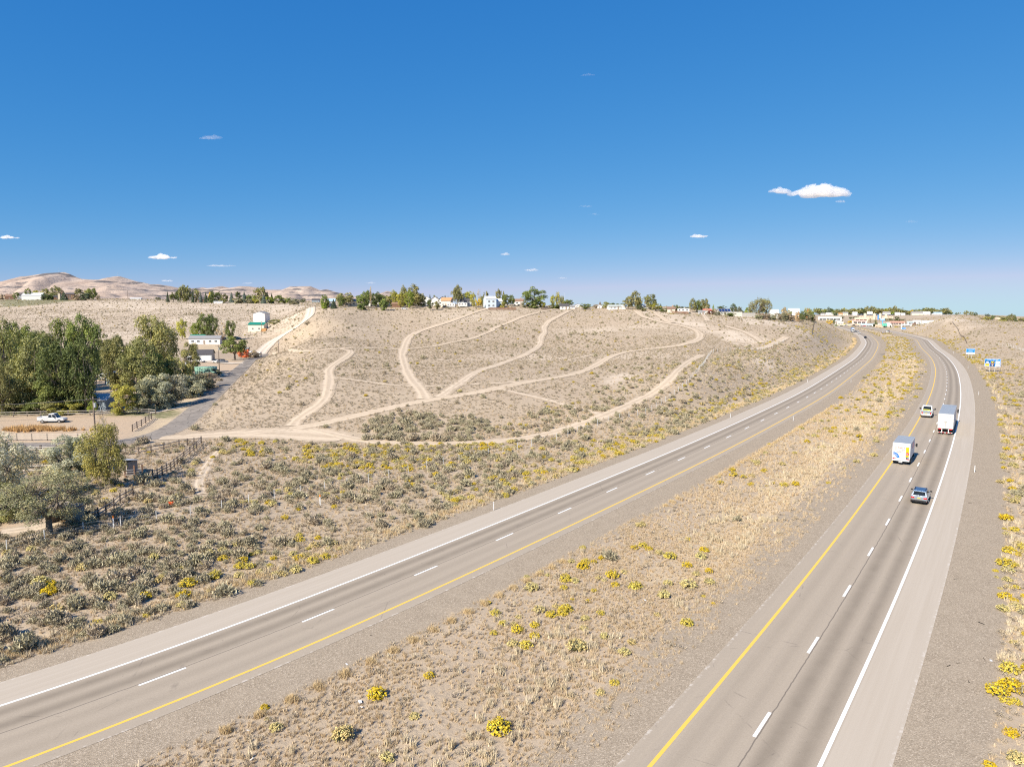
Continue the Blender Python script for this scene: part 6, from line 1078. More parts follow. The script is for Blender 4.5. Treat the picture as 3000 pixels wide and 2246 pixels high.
def car(style, pm, pos, yaw, label, cat, group=None, roofm=None, far=False):
    """a car heading +Y"""
    o = empty({'suv': 'suv', 'sedan': 'car', 'pickup': 'pickup_truck', 'van': 'van'}[style], pos, yaw, label, cat, group); b = MB()
    if style == 'pickup':
        st = [(-2.75, .84, .58, .80), (-2.68, .92, .50, .84), (-.72, .95, .42, .86), (-.62, .95, .42, 1.14), (0.9, .95, .40, 1.14), (1.9, .93, .42, 1.10), (2.5, .88, .46, 1.0), (2.68, .74, .55, .86)]; cb = ((-.88, -.55, 1.35), (-.78, -.38, .65), 1.12, 1.98, 1.55)
    elif style == 'sedan': st = [(-2.3, .76, .45, .88), (-2.18, .86, .32, .98), (-1.0, .9, .25, .98), (1.0, .9, .25, .95), (1.9, .86, .3, .86), (2.3, .7, .4, .7)]; cb = ((-.82, -1.85, 1.1), (-.62, -1.1, .25), .96, 1.44, 1.05)
    elif style == 'van': st = [(-2.6, .86, .45, 1.15), (-2.5, .95, .35, 1.25), (0, .97, .3, 1.25), (1.7, .95, .32, 1.15), (2.45, .85, .36, .95), (2.6, .7, .45, .8)]; cb = ((-.93, -2.5, 1.75), (-.84, -2.4, 1.0), 1.24, 2.2, 1.7)
    else: st = [(-2.36, .80, .50, .98), (-2.24, .92, .34, 1.10), (-1.0, .95, .27, 1.12), (1.0, .95, .27, 1.06), (1.85, .92, .30, .98), (2.2, .84, .34, .86), (2.36, .68, .42, .74)]; cb = ((-.88, -2.22, 1.15), (-.70, -1.82, .30), 1.09, 1.60, 1.3)
    b.loft([ring(hw, z0, z1, y) for y, hw, z0, z1 in st]); b.build('body', pm, o, smooth=False, bevel=.03)
    (x0, y0, y1), (x1, y2, y3), zb, zt, _ = cb; x0, x1 = abs(x0), abs(x1)
    Bt = [(-x0, y0, zb - .02), (x0, y0, zb - .02), (x0, y1, zb - .02), (-x0, y1, zb - .02)]; Tp = [(-x1, y2, zt), (x1, y2, zt), (x1, y3, zt), (-x1, y3, zt)]
    MB().hull8(Bt, Tp).build('cabin', pm, o, bevel=.04)
    a = MB(); inset(a, Bt[0], Bt[1], Tp[1], Tp[0], .10); a.build('rear_window', CARGLASS, o)
    a = MB(); inset(a, Bt[2], Bt[3], Tp[3], Tp[2], .08); a.build('windshield', CARGLASS, o)
    for s in (0, 1):
        A, B, C, D = (Bt[1], Bt[2], Tp[2], Tp[1]) if s == 0 else (Bt[3], Bt[0], Tp[0], Tp[3]); m0 = Vector(A).lerp(Vector(B), .5); m1 = Vector(D).lerp(Vector(C), .5)
        for q in ((A, m0, m1, D), (m0, B, C, m1)): a = MB(); inset(a, *q, .07, fb=.14); a.build('side_window', CARGLASS, o)
    a = MB().box((0, (y2 + y3) / 2, zt + .025), (x1 * 1.96, (y3 - y2) * .98, .05)); a.build('roof', roofm or pm, o, bevel=.02)
    yr, yf = st[0][0], st[-1][0]
    for s in (-1, 1):
        MB().box((s * .68, yr - .0, .86 if style != 'pickup' else .9), (.36 if style != 'pickup' else .16, .12, .16 if style != 'pickup' else .34)).build('tail_light', REDL, o); MB().box((s * .62, yf - .08, .70), (.34, .14, .14)).build('headlight', CLEARL, o)
        a = MB().box((s * (x0 + .2), y1 - .45, zb + .08), (.22, .12, .16)); a.box((s * (x0 + .06), y1 - .42, zb + .02), (.2, .05, .05)); a.build('mirror', BLACKP, o)
        for y in (-1.42 if style != 'pickup' else -1.65, 1.42 if style != 'pickup' else 1.72): wheel(o, s * .84, y, .36 if style != 'pickup' else .39)
    MB().box((0, yr + .02, .46), (1.66, .22, .24)).build('bumper', BLACKP if style != 'pickup' else CHROME, o, bevel=.03); MB().box((0, yr - .03, .83), (.34, .02, .17)).build('licence_plate', PLATE, o); MB().box((0, yf - .06, .5), (1.4, .14, .2)).build('grille', BLACKP, o)
    if style == 'pickup':
        f = MB().box((0, -1.68, .875), (1.66, 2.0, .03)); f.build('bed_liner', BLACKP, o)
        for s in (-1, 1): MB().box((s * .89, -1.66, 1.08), (.12, 2.08, .56)).build('bed_side', pm, o, bevel=.02)
        MB().box((0, -2.69, 1.08), (1.8, .09, .56)).build('tailgate', P_SILVER if label.find('loaded') > 0 else pm, o, bevel=.02)
    if style == 'suv':
        for s in (-1, 1): MB().box((s * .60, -.75, zt + .08), (.05, 1.7, .05)).build('roof_rail', BLACKP, o)
        MB().box((0, y2 - .1, zt + .0), (1.3, .28, .05)).build('spoiler', pm, o); a = MB().box((0, yr - .005, .62), (.7, .03, .09)); a.build('trim', CHROME, o)
        for s in (-1, 1): MB().box((s * .72, yr - .02, .50), (.26, .06, .07)).build('reflector', REDL, o)
    return o
def road_yaw(p, C): o_, i = nearest_off(np.array([[p.x, p.y]]), C, tangents(C)); t = tangents(C)[i[0]]; return math.atan2(-t[0], t[1])
def rp(u, v):
    q = on_road(u, v); return Vector((q[0], q[1], float(zr(q[1])) + .034))
def fwd(p, yaw, d): return p + Vector((-math.sin(yaw) * d, math.cos(yaw) * d, 0))
p = rp(2691, 1478); y_ = road_yaw(p, CR); car('suv', P_SILVER, fwd(p, y_, 2.35), y_, 'silver-blue suv with red tail lights driving away, nearest the camera', 'suv', roofm=paint('sky_reflection_roof_tint', (.09, .15, .26), .5))  # roof colour carries the blue of the reflected sky
# white pickup with a load
p = rp(2713, 1224); y_ = road_yaw(p, CR); pk = car('pickup', P_WHITE, fwd(p, y_, 3.3), y_, 'white pickup truck with loaded bed in the left lane beside the semi-trailer', 'pickup truck'); pk.scale = (1.2, 1.2, 1.2)
for s in (-1, 1):
    a = MB().box((s * 1.24, 1.0, 1.30), (.24, .14, .30)); a.box((s * 1.02, 1.02, 1.24), (.4, .05, .06)); a.build('mirror', BLACKP, pk)
lp = fwd(p, y_, 1.1) + Vector((0, 0, 1.22)); g = empty('generator', lp, y_, 'green and yellow framed generator strapped in the white pickup\'s bed', 'generator'); GRN = M('machine_green', (.22, .36, .08), .5, .1, 3); YLW = M('machine_yellow', (.72, .62, .08), .5, .08, 3)
MB().box((0, .25, .20), (1.25, .62, .34)).build('casing', GRN, g, bevel=.03); a = MB(); [a.box((x, .25 + y, .25), (.06, .06, .5)) for x in (-.68, .68) for y in (-.36, .36)]; [a.box((0, .25 + y, .48), (1.4, .06, .06)) for y in (-.36, .36)]; [a.box((x, .25, .48), (.06, .7, .06)) for x in (-.68, .68)]; a.build('frame', YLW, g); MB().box((.48, -.18, .16), (.3, .2, .3)).build('fuel_can', YLW, g)
x = MB().box((-.42, 0, .15), (.75, .55, .3)).box((.35, -.05, .09), (.7, .6, .18)).build('tool_box', ALU, bevel=.02); x.location = fwd(p, y_, .45) + Vector((0, 0, 1.08)); x.rotation_euler = (0, 0, y_); tag(x, 'pale metal tool box behind the generator in the pickup bed', 'tool box')
# rental box truck
def decal(parent, key, m, loc, sc=1.0): o = link('lettering', TXT[key].copy(), parent, loc, (math.pi / 2, 0, 0), (sc, sc, 1)); o.data.materials.clear(); o.data.materials.append(m); return o
T_RED = M('decal_red', (.68, .03, .03), .5, .03); T_BLUE = M('decal_blue', (.01, .15, .60), .5, .03); T_DARK = M('decal_dark', (.06, .065, .08), .5, .05); T_YEL = M('decal_yellow', (.70, .40, .01), .5, .03); T_TEAL = M('decal_teal', (.10, .30, .34), .5, .1, 6); T_LBLUE = M('decal_pale_blue', (.45, .62, .85), .5, .03); T_WHITE = M('decal_white', (.82, .82, .82), .5, .03); T_PINK = M('decal_pink', (.85, .42, .40), .5, .05)
p = rp(2638, 1361); y_ = road_yaw(p, CR); o = empty('box_truck', p, y_, 'white rental box truck with blue arrow and yellow panel on its rear door', 'truck')
L = 7.3; W2 = 1.24; zf, zt = .88, 3.42
MB().box((0, L / 2, (zf + zt) / 2), (2 * W2, L, zt - zf)).build('cargo_box', TRAILW, o, bevel=.07); r_ = MB().box((0, L / 2, zt + .02), (2 * W2 - .12, L - .14, .06)); r_.build('roof', BOXROOF, o)
rr_ = [c for c in o.children if c.name.startswith('roof')][0]
for k in range(11): MB().box((0, .5 + k * .63, zt + .056), (2 * W2 - .2, .035, .02)).build('roof_bow', BOXROOF, rr_)
MB().box((0, -.03, zt - .22), (2.40, .05, .36)).build('header_panel', TRAILW, o)
dr = MB().box((0, -.035, 1.93), (2.20, .05, 1.94)); dr = dr.build('roll_up_door', TRAILW, o)
for k in range(6): MB().box((0, -.064, 1.10 + k * .32), (2.18, .012, .012)).build('door_seam', ALU, dr)
decal(dr, 'uhaul', T_RED, (-.15, -.075, 2.70), 1.15); decal(dr, 'low', T_DARK, (-.22, -.075, 2.42), 1.12); decal(dr, 'move', T_DARK, (-.22, -.075, 2.19), 1.05); decal(dr, 'easier', T_DARK, (-.2, -.075, 1.95), 1.1)
q = MB().box((.86, -.072, 2.05), (.44, .012, 1.6)).build('yellow_panel', T_YEL, dr); a = MB(); a.add([(.70, -.083, 1.55), (1.04, -.083, 1.55), (1.10, -.083, 1.86), (.86, -.083, 2.10), (.62, -.083, 1.86)], [(0, 1, 2, 3, 4)]); a.build('red_emblem', T_RED, dr); [MB().box((.84, -.088, 1.66 + k * .12), (.26, .006, .05)).build('emblem_line', T_PINK, dr) for k in range(3)]
MB().box((.87, -.078, 1.14), (.40, .012, .30)).build('picture_panel', T_DARK, dr); MB().box((.92, -.088, 1.14), (.22, .006, .18)).build('picture', T_TEAL, dr)
for (r0, r1, m) in ((.66, .86, T_BLUE), (.56, .62, T_BLUE), (.44, .52, T_BLUE)):
    vs = []; fs = []; n = 12
    for k in range(n + 1): an = math.pi / 2 - k / n * 1.35; vs += [(-1.08 + r0 * math.cos(an), -.076, 1.10 + r0 * math.sin(an)), (-1.08 + r1 * math.cos(an), -.076, 1.10 + r1 * math.sin(an))]
    MB().add(vs, [(2 * k, 2 * k + 2, 2 * k + 3, 2 * k + 1) for k in range(n)]).build('blue_arrow_band', m, dr)
MB().add([(-.82, -.078, 1.30), (-.06, -.078, 1.30), (-.40, -.078, 1.02)], [(0, 1, 2)]).build('blue_arrow_head', T_BLUE, dr)
MB().box((0, -.12, .72), (2.42, .24, .26)).build('step_bumper', ALU, o, bevel=.02); MB().box((0, -.20, .46), (.5, .3, .12)).build('hitch_plate', ALU, o); MB().box((0, -.02, .93), (2.4, .08, .12)).build('sill', ALU, o)
for s in (-1, 1):
    MB().box((s * 1.02, -.08, .95), (.22, .04, .14)).build('tail_light', REDL, o); MB().box((s * .80, -.08, .95), (.14, .04, .10)).build('reflector', REDL, o); MB().box((s * .95, -.05, zt - .08), (.14, .03, .06)).build('marker_light', AMBER, o)
    for y in (1.75,): wheel(o, s * 1.0, y, .44, .52)
    wheel(o, s * .98, L + 1.15, .44, .28); MB().box((s * 1.0, 1.15, .5), (.5, .03, .55)).build('mud_flap', BLACKP, o)
    MB().box((s * 1.45, L + .85, 1.95), (.26, .16, .55)).build('mirror', BLACKP, o); MB().box((s * 1.26, L + .88, 1.95), (.3, .05, .05)).build('mirror_arm', BLACKP, o)
    MB().box((s * (W2 + .012), L * .62, 2.55), (.012, 2.6, .9)).build('side_graphic', T_PINK if s > 0 else T_LBLUE, o)
MB().box((0, L / 2, .72), (1.1, L, .22)).build('chassis', LOWDARK, o); cb = MB(); cb.loft([[(-1.0, L + .02, .5), (1.0, L + .02, .5), (1.0, L + .02, 1.5), (.9, L + .02, 2.35), (-.9, L + .02, 2.35), (-1.0, L + .02, 1.5)], [(-1.0, L + 1.0, .5), (1.0, L + 1.0, .5), (1.0, L + 1.0, 1.5), (.86, L + .75, 2.3), (-.86, L + .75, 2.3), (-1.0, L + 1.0, 1.5)], [(-1.0, L + 1.5, .5), (1.0, L + 1.5, .5), (1.0, L + 1.5, 1.35), (.95, L + 1.5, 1.5), (-.95, L + 1.5, 1.5), (-1.0, L + 1.5, 1.35)], [(-.92, L + 2.3, .55), (.92, L + 2.3, .55), (.92, L + 2.3, 1.2), (.85, L + 2.3, 1.3), (-.85, L + 2.3, 1.3), (-.92, L + 2.3, 1.2)]]); cab = cb.build('cab', P_WHITE, o, bevel=.03)
MB().box((0, L + 1.15, 1.92), (1.6, .04, .6), rx=.7).build('windshield', CARGLASS, cab); [MB().box((s * .985, L + .55, 1.8), (.03, .7, .5)).build('side_window', CARGLASS, cab) for s in (-1, 1)]; MB().box((0, L - .35, zt - .32), (2 * W2 - .2, 1.5, .6)).build('attic', TRAILW, o); MB().box((0, L + 2.32, .6), (1.8, .12, .3)).build('bumper', CHROME, o)
# semi-trailer and tractor
def semi(p, y_, label, box=TRAILW, cabm=P_WHITE, roof=BOXROOF, L=15.6, detail=True, rev=False):
    o = empty('semi_truck', p, y_, label, 'semi truck'); W2 = 1.29; zf, zt = 1.22, 4.12
    MB().box((0, L / 2, (zf + zt) / 2), (2 * W2, L, zt - zf)).build('trailer_box', box, o, bevel=.02); rf_ = MB().box((0, L / 2, zt + .015), (2 * W2 - .08, L - .1, .05)).build('trailer_roof', roof, o)
    MB().box((0, -.045, (zf + zt) / 2), (.05, .03, zt - zf - .12)).build('door_gap', LOWDARK, o); MB().box((0, -.05, zt - .03), (2 * W2, .06, .09)).build('header_rail', ALU, o)
    if detail:
        for k in range(18): MB().box((0, .7 + k * .86, zt + .048), (2 * W2 - .2, .04, .02)).build('roof_bow', roof, rf_)
    for s in (-1, 1):
        d = MB().box((s * .635, -.03, (zf + zt) / 2 + .03), (1.235, .05, zt - zf - .1)).build('rear_door', box, o)
        if detail:
            for x in (.18, .95): MB().tube((s * x, -.08, zf + .1), (s * x, -.08, zt - .1), .018, n=6).build('lock_rod', ALU, d)
            for z in (1.7, 2.4, 3.1, 3.7): MB().box((s * 1.2, -.07, z), (.16, .03, .07)).build('hinge', ALU, d)
            MB().box((s * .14, -.09, 2.5), (.10, .05, .16)).build('door_handle', BLACKP, d)
        MB().box((s * .9, -.05, 1.13), (.5, .06, .14)).build('tail_light', REDL, o); MB().box((s * .55, -.14, .78), (.13, .1, .75)).build('bumper_post', TRAILW, o)
        MB().box((s * .8, 1.0, .55), (.6, .03, .75)).build('mud_flap', BLACKP, o)
        for y in (1.9, 3.15, L - 1.2, L + .1): wheel(o, s * .96, y, .50, .58)
        wheel(o, s * 1.0, L + 4.4, .50, .32); MB().box((s * 1.52, L + 3.3, 2.5), (.28, .18, .75)).build('mirror', BLACKP, o); MB().box((s * 1.36, L + 3.35, 2.5), (.3, .05, .05)).build('mirror_arm', BLACKP, o); MB().tube((s * 1.05, L + 1.2, .75), (s * 1.05, L + 2.6, .75), .32, n=10).build('fuel_tank', CHROME, o); MB().box((s * 1.25, L * .45, 1.0), (.04, 6.0, .5)).build('side_skirt', box, o)
    MB().box((0, -.16, .50), (2.44, .11, .13)).build('underride_bar', TRAILW, o)
    for k in range(4): MB().box((-.92 + k * .61, -.225, .50), (.30, .012, .10)).build('red_stripe', T_RED, o)
    if detail:
        a = MB(); [a.box((-.95 + k * .14, -.066, 3.60), (.10, .01, .09)) for k in range(4)]; a.build('red_lettering', T_RED, o); a = MB(); [a.box((-.38 + k * .12, -.066, 3.60), (.08, .01, .08)) for k in range(3)]; a.build('grey_lettering', T_DARK, o)
        for k in range(4): MB().box((.28 + k * .24, -.066, 3.62), (.10, .01, .10)).build('round_mark', T_DARK, o)
        MB().box((.62, -.066, 3.42), (.8, .01, .06)).build('red_line', T_PINK, o); MB().box((.72, -.066, 1.60), (.32, .01, .26)).build('notice', T_PINK, o)
    MB().box((0, L / 2, 1.1), (1.1, L, .2)).build('chassis', LOWDARK, o); MB().box((0, 2.5, .7), (2.0, 2.6, .5)).build('axle', LOWDARK, o)
    c = MB(); c.box((0, L + 1.7, 2.15), (2.35, 2.2, 2.6)); c.hull8([(-1.15, L + .9, 3.45), (1.15, L + .9, 3.45), (1.15, L + 2.7, 3.45), (-1.15, L + 2.7, 3.45)], [(-1.05, L + .95, 3.95), (1.05, L + .95, 3.95), (.9, L + 1.7, 3.95), (-.9, L + 1.7, 3.95)]); c.hull8([(-1.1, L + 2.8, .8), (1.1, L + 2.8, .8), (.95, L + 5.0, .8), (-.95, L + 5.0, .8)], [(-1.1, L + 2.8, 2.0), (1.1, L + 2.8, 2.0), (.9, L + 4.9, 1.7), (-.9, L + 4.9, 1.7)]); c.hull8([(-1.1, L + 2.8, 2.0), (1.1, L + 2.8, 2.0), (1.0, L + 3.7, 2.0), (-1.0, L + 3.7, 2.0)], [(-1.05, L + 2.8, 3.1), (1.05, L + 2.8, 3.1), (1.0, L + 3.2, 3.1), (-1.0, L + 3.2, 3.1)]); cab = c.build('cab', cabm, o, bevel=.03)
    a = MB(); inset(a, (1.0, L + 3.7, 2.0), (-1.0, L + 3.7, 2.0), (-1.0, L + 3.2, 3.1), (1.0, L + 3.2, 3.1), .06); a.build('windshield', CARGLASS, cab); MB().box((0, L + 5.0, 1.2), (1.2, .1, .7)).build('grille', CHROME, cab); MB().box((0, L + 5.05, .7), (2.3, .25, .35)).build('bumper', CHROME, o); return o
p = rp(2768, 1274); y_ = road_yaw(p, CR); semi(p, y_, 'white semi-trailer truck seen from behind in the right lane')
# vehicles further along
def far(style, pm, u, v, C, label, flip=False, cat=None):
    p = rp(u, v); y_ = road_yaw(p, C) + (math.pi if flip else 0); return car(style, pm, p, y_, label, cat or style)
far('suv', P_BLACK, 2535, 991, CL, 'black car coming towards the camera, nearest on the oncoming carriageway', True, 'car'); far('sedan', P_WHITE, 2517.5, 978.5, CL, 'white car coming along the oncoming carriageway behind the black one', True, 'car'); far('suv', P_GREY, 2507, 973.5, CL, 'dark grey car ahead of the blue and white semi on the oncoming side', True, 'car'); far('sedan', P_WHITE, 2513, 973.0, CL, 'white car beside the dark grey one far down the oncoming side', True, 'car')
p = rp(2499, 973.5); y_ = road_yaw(p, CL) + math.pi; semi(fwd(p, y_, -20), y_, 'far blue and white semi truck coming towards the camera', box=P_BLUE, cabm=P_WHITE, roof=P_BLUE, detail=False)
far('sedan', P_WHITE, 2587, 976, CR, 'white car far off where the right carriageway enters the town', False, 'car'); far('van', P_WHITE, 2598, 976, CR, 'white van far off on the right carriageway', False); far('van', P_GREY, 2602, 974.8, CR, 'grey truck-like van just behind the far white van', False)
# parked
def parked(style, pm, u, D, yaw, label, cat=None, z=0): p = atD(u, D); p.z += z; return car(style, pm, p, yaw, label, cat or style)
parked('pickup', P_WHITE, 155, 150, -1.45, 'old white pickup parked in the bare yard, facing right', 'pickup truck'); parked('pickup', P_WHITE, 581, 309, -1.5, 'white pickup parked in front of the dark-roofed garage', 'pickup truck'); parked('suv', P_GREY, 652, 306, -1.3, 'grey car parked near the solitary roadside tree', 'car'); parked('sedan', P_WHITE, 638, 308, 1.4, 'white car parked beside the grey one', 'car'); parked('sedan', P_GREY, 402, 169, -1.5, 'pale grey car half hidden under the grey-leaved trees', 'car'); parked('suv', P_BLACK, 585, 268, -1.3, 'black covered vehicle behind the green container shed', 'car'); parked('sedan', P_RED, 725, 372, -1.4, 'red car behind the cab-over truck', 'car'); parked('suv', P_TEAL, 695, 425, -1.4, 'dark blue vehicle beside the pale bare tree', 'car'); parked('van', P_WHITE, 305, 240, .3, 'white van beside the blue-grey shed', 'van')
o = empty('cabover_truck', atD(730, 357), .15, 'white cab-over truck with green front parked by the gravel road', 'truck'); MB().box((0, 1.6, 1.9), (2.3, 5.0, 2.4)).build('cargo_box', TRAILW, o, bevel=.03); MB().box((0, -1.75, 1.6), (2.2, 1.5, 2.1)).build('cab', P_WHITE, o, bevel=.05); MB().box((0, -2.52, 2.05), (1.9, .04, .75)).build('windshield', CARGLASS, o); MB().box((0, -2.53, 1.25), (2.0, .05, .5)).build('grille', M('truck_green', (.05, .30, .22), .5), o); [wheel(o, s * .95, y, .45, .3) for s in (-1, 1) for y in (-1.6, 2.6)]
o = empty('box_trailer', atD(753, 362), -.1, 'white enclosed trailer beside the cab-over truck', 'trailer'); MB().box((0, 0, 1.65), (4.4, 2.1, 2.2)).build('trailer_box', TRAILW, o, bevel=.04); MB().box((2.9, 0, .6), (1.6, .12, .12)).build('tow_bar', LOWDARK, o); [wheel(o, x, 0, .36, 2.2) for x in (-.4, .4)]
o = empty('utility_trailer', atD(598, 243), .05, 'dark flat utility trailer with raised ramp beside the green shed', 'trailer'); MB().box((0, 0, .62), (5.2, 1.9, .1)).build('deck', OLDWOOD, o); [MB().box((0, s * .95, .82), (5.2, .06, .06)).build('side_rail', LOWDARK, o) for s in (-1, 1)]; [MB().box((-2.55 + k * .0, s * .9, 1.0), (.08, .08, .8)).build('ramp_post', LOWDARK, o) for k in (0,) for s in (-1, 1)]; MB().box((1.4, 0, 1.2), (2.4, .1, .5)).build('ramp', LOWDARK, o); [wheel(o, x, 0, .34, 1.95) for x in (.3, 1.1)]; MB().box((-3.1, 0, .55), (1.2, .1, .1)).build('tow_bar', LOWDARK, o)
def rv(u, D, yaw, label, L=8.0):
    o = empty('motorhome', atD(u, D), yaw, label, 'motorhome'); MB().box((0, 0, 1.75), (L, 2.4, 2.5)).build('body', TRAILW, o, bevel=.1); [MB().box((x, -1.21, 2.1), (.95, .04, .6)).build('window', CARGLASS, o) for x in (-L * .33, -.3, L * .3)]; MB().box((0, -1.21, 1.3), (L * .96, .03, .14)).build('stripe', T_DARK, o); [wheel(o, x, 0, .4, 2.3) for x in (-.6, .5)]; MB().box((.5, 0, 3.12), (.9, .8, .28)).build('air_conditioner', TRIM, o); return o
rv(2002, 438, -.2, 'white motorhome with dark windows parked on the ridge', 7.2); rv(1322, 484, -.1, 'white travel trailer right of the orange-roofed house', 5.6); rv(1356, 486, 0, 'plain white trailer in front of the dark-roofed grey house', 6.2)
parked('suv', P_BLACK, 1306, 482, -1.4, 'black vehicle in front of the orange-roofed ridge house', 'car'); parked('sedan', P_WHITE, 1185, 478, -1.4, 'white car below the yellow-green ridge trees', 'car')
i = 0
for u, v, D, st, pm, lb in ((2426, 0, 918, 'suv', P_GREY, 'grey car left of the tan front row store'), (2463, 0, 916, 'sedan', P_WHITE, 'white car before the tan front row store'), (2478, 0, 914, 'pickup', P_WHITE, 'white pickup before the tan front row store'), (2500, 0, 914, 'suv', P_BLACK, 'black car before the pinkish front row store'), (2531, 0, 912, 'sedan', P_RED, 'red car before the white blue-roofed store'), (2543, 0, 912, 'suv', P_WHITE, 'white car before the white blue-roofed store'), (2612, 0, 908, 'sedan', P_WHITE, 'white car behind the green highway sign'), (2625, 0, 915, 'van', P_YEL, 'yellow van in the town\'s front row'), (2636, 0, 916, 'sedan', P_WHITE, 'white car right of the yellow van'), (2650, 0, 912, 'suv', P_WHITE, 'white suv before the brown-trimmed white building'), (2662, 0, 912, 'pickup', P_GREY, 'grey pickup before the brown-trimmed white building'), (2687, 0, 920, 'suv', P_BLACK, 'black car beside the small white hut'), (2712, 0, 985, 'sedan', P_GREY, 'grey car before the long white warehouse'), (2727, 0, 985, 'suv', P_TEAL, 'dark car before the long white warehouse'), (2447, 0, 1005, 'suv', P_WHITE, 'white car under the filling station canopy')):
    parked(st, pm, u, D, 1.2 + .4 * (i % 3), lb, 'car'); i += 1
# ------------------------------------------------------------------ signs
SIGNBLUE = M('sign_blue', (.01, .20, .66), .4, .05); SIGNGREEN = M('sign_green', (.02, .38, .26), .4, .05); SIGNWHITE = M('sign_white', (.64, .65, .66), .4, .04); SIGNBLACK = M('sign_black', (.015, .015, .018), .5); SIGNYEL = M('sign_yellow', (.85, .62, .03), .45, .05)
def sign(u, D, w, h, zb, label, name='road_sign', yaw=None, face=SIGNBLUE, legs=(-.22, .22), lean=.28):
    p = atD(u, D); o = empty(name, p, -math.atan2(p.x, p.y) if yaw is None else yaw, label, 'road sign'); MB().box((0, 0, zb + h / 2), (w, .06, h)).build('panel', SIGNWHITE, o, bevel=.01); MB().box((0, -.034, zb + h / 2), (w - .16, .012, h - .16)).build('face', face, o)
    for f in legs: MB().tube((f * w * (1 - lean * (1 if zb > 1.2 else 0)), .10, -.3), (f * w, .10, zb + h * .9), .07, n=8).build('leg', STEEL, o)
    return o
def words(o, key, m, x, z, sc): l = link('lettering', TXT[key].copy(), o, (x, -.046, z), (math.pi / 2, 0, 0), (sc, sc, 1)); l.data.materials.clear(); l.data.materials.append(m)
s1 = sign(2842, 345, 3.7, 1.95, 2.75, 'blue tourist information sign, the farther of the two on the right verge'); words(s1, 'info1', SIGNWHITE, 0, 4.26, .92); words(s1, 'info2', SIGNWHITE, 0, 3.72, .92); words(s1, 'info3', SIGNWHITE, 0, 3.18, .85)
MB().box((0, 0, 2.30), (3.7, .06, .82)).build('plate', SIGNWHITE, s1); [MB().box((-1.0 + k * .55, -.036, 2.32), (.3, .01, .34)).build('plate_mark', M('plate_cyan', (.25, .68, .66), .5), s1) for k in range(4)]
s2 = sign(2906, 272, 5.2, 3.0, 2.0, 'large blue food logo sign with six panels on the right verge'); words(s2, 'food', SIGNWHITE, 0, 4.62, .95)
pn_ = [(-1.65, 3.75), (0, 3.75), (1.65, 3.75), (-1.65, 2.65), (0, 2.65), (1.65, 2.65)]
for k, (x, z) in enumerate(pn_):
    m = (SIGNBLACK, SIGNBLACK, SIGNWHITE, SIGNYEL, SIGNBLACK, SIGNWHITE)[k]; q = MB().box((x, -.05, z), (1.35, .02, .92)).build('logo_panel', m, s2)
    if k == 0: MB().box((x, -.064, z + .02), (.7, .008, .5)).build('logo_mark', T_LBLUE, q); MB().box((x, -.064, z - .36), (1.2, .008, .16)).build('logo_mark', SIGNWHITE, q)
    if k == 1:
        for sx in (-.26, .26):
            vs = []; n = 14
            for j in range(n + 1):
                an = math.pi * j / n; cx = math.cos(an); sz = math.sin(an) ** .7; vs += [(x + sx + .30 * cx, -.066, z - .36 + .74 * sz), (x + sx + .15 * cx, -.066, z - .36 + .58 * sz)]
            MB().add(vs, [(2 * j, 2 * j + 2, 2 * j + 3, 2 * j + 1) for j in range(n)]).build('yellow_arch', SIGNYEL, q)
    if k == 2: MB().box((x, -.064, z), (.4, .008, .5)).build('logo_mark', T_PINK, q)
    if k == 3: MB().box((x, -.064, z + .22), (1.0, .008, .18)).build('logo_mark', SIGNBLACK, q)
    if k == 4: MB().box((x, -.064, z + .26), (1.1, .008, .14)).build('logo_mark', AMBER, q); MB().box((x, -.064, z - .12), (.42, .008, .34)).build('logo_mark', SIGNWHITE, q)
    if k == 5: MB().box((x, -.064, z + .04), (.2, .008, .2)).build('logo_mark', T_PINK, q)
s3 = sign(2591, 850, 5.4, 3.0, 2.2, 'green highway exit sign in front of the town', face=SIGNGREEN); words(s3, 'exit', SIGNWHITE, 0, 3.7, 1.0)
s4 = sign(2646, 715, 4.6, 1.75, 1.6, 'long blue services sign at the roadside before the town'); words(s4, 'svc', SIGNWHITE, 1.0, 2.45, 1.0); MB().box((-1.6, -.045, 2.45), (.9, .012, 1.1)).build('symbol', SIGNWHITE, s4)
p = atD(2585, 1000); o = empty('pole_sign', p, -math.atan2(p.x, p.y), 'tall blue pole sign with white band before the hotel', 'sign'); top = CAMH + float(ray(2585, 932)[1]) * 1000; hh = top - p.z; MB().box((0, 0, hh * .35), (1.4, .8, hh * .75)).build('pole', M('pole_blue', (.10, .30, .68), .5), o); MB().box((0, 0, hh - 1.7), (5.8, 1.0, 3.4)).build('sign_box', M('pole_blue', (.10, .30, .68), .5), o); MB().box((0, -.52, hh - 1.5), (4.6, .06, 1.2)).build('white_band', SIGNWHITE, o)
p = atD(2569, 1240); x = MB().box((0, 0, 4.0), (2.0, 1.2, 8.5)).build('blue_tower_sign', M('pole_blue', (.10, .30, .68), .5)); x.location = p + Vector((0, -4, 0)); tag(x, 'slim blue tower sign against the hotel front', 'sign')
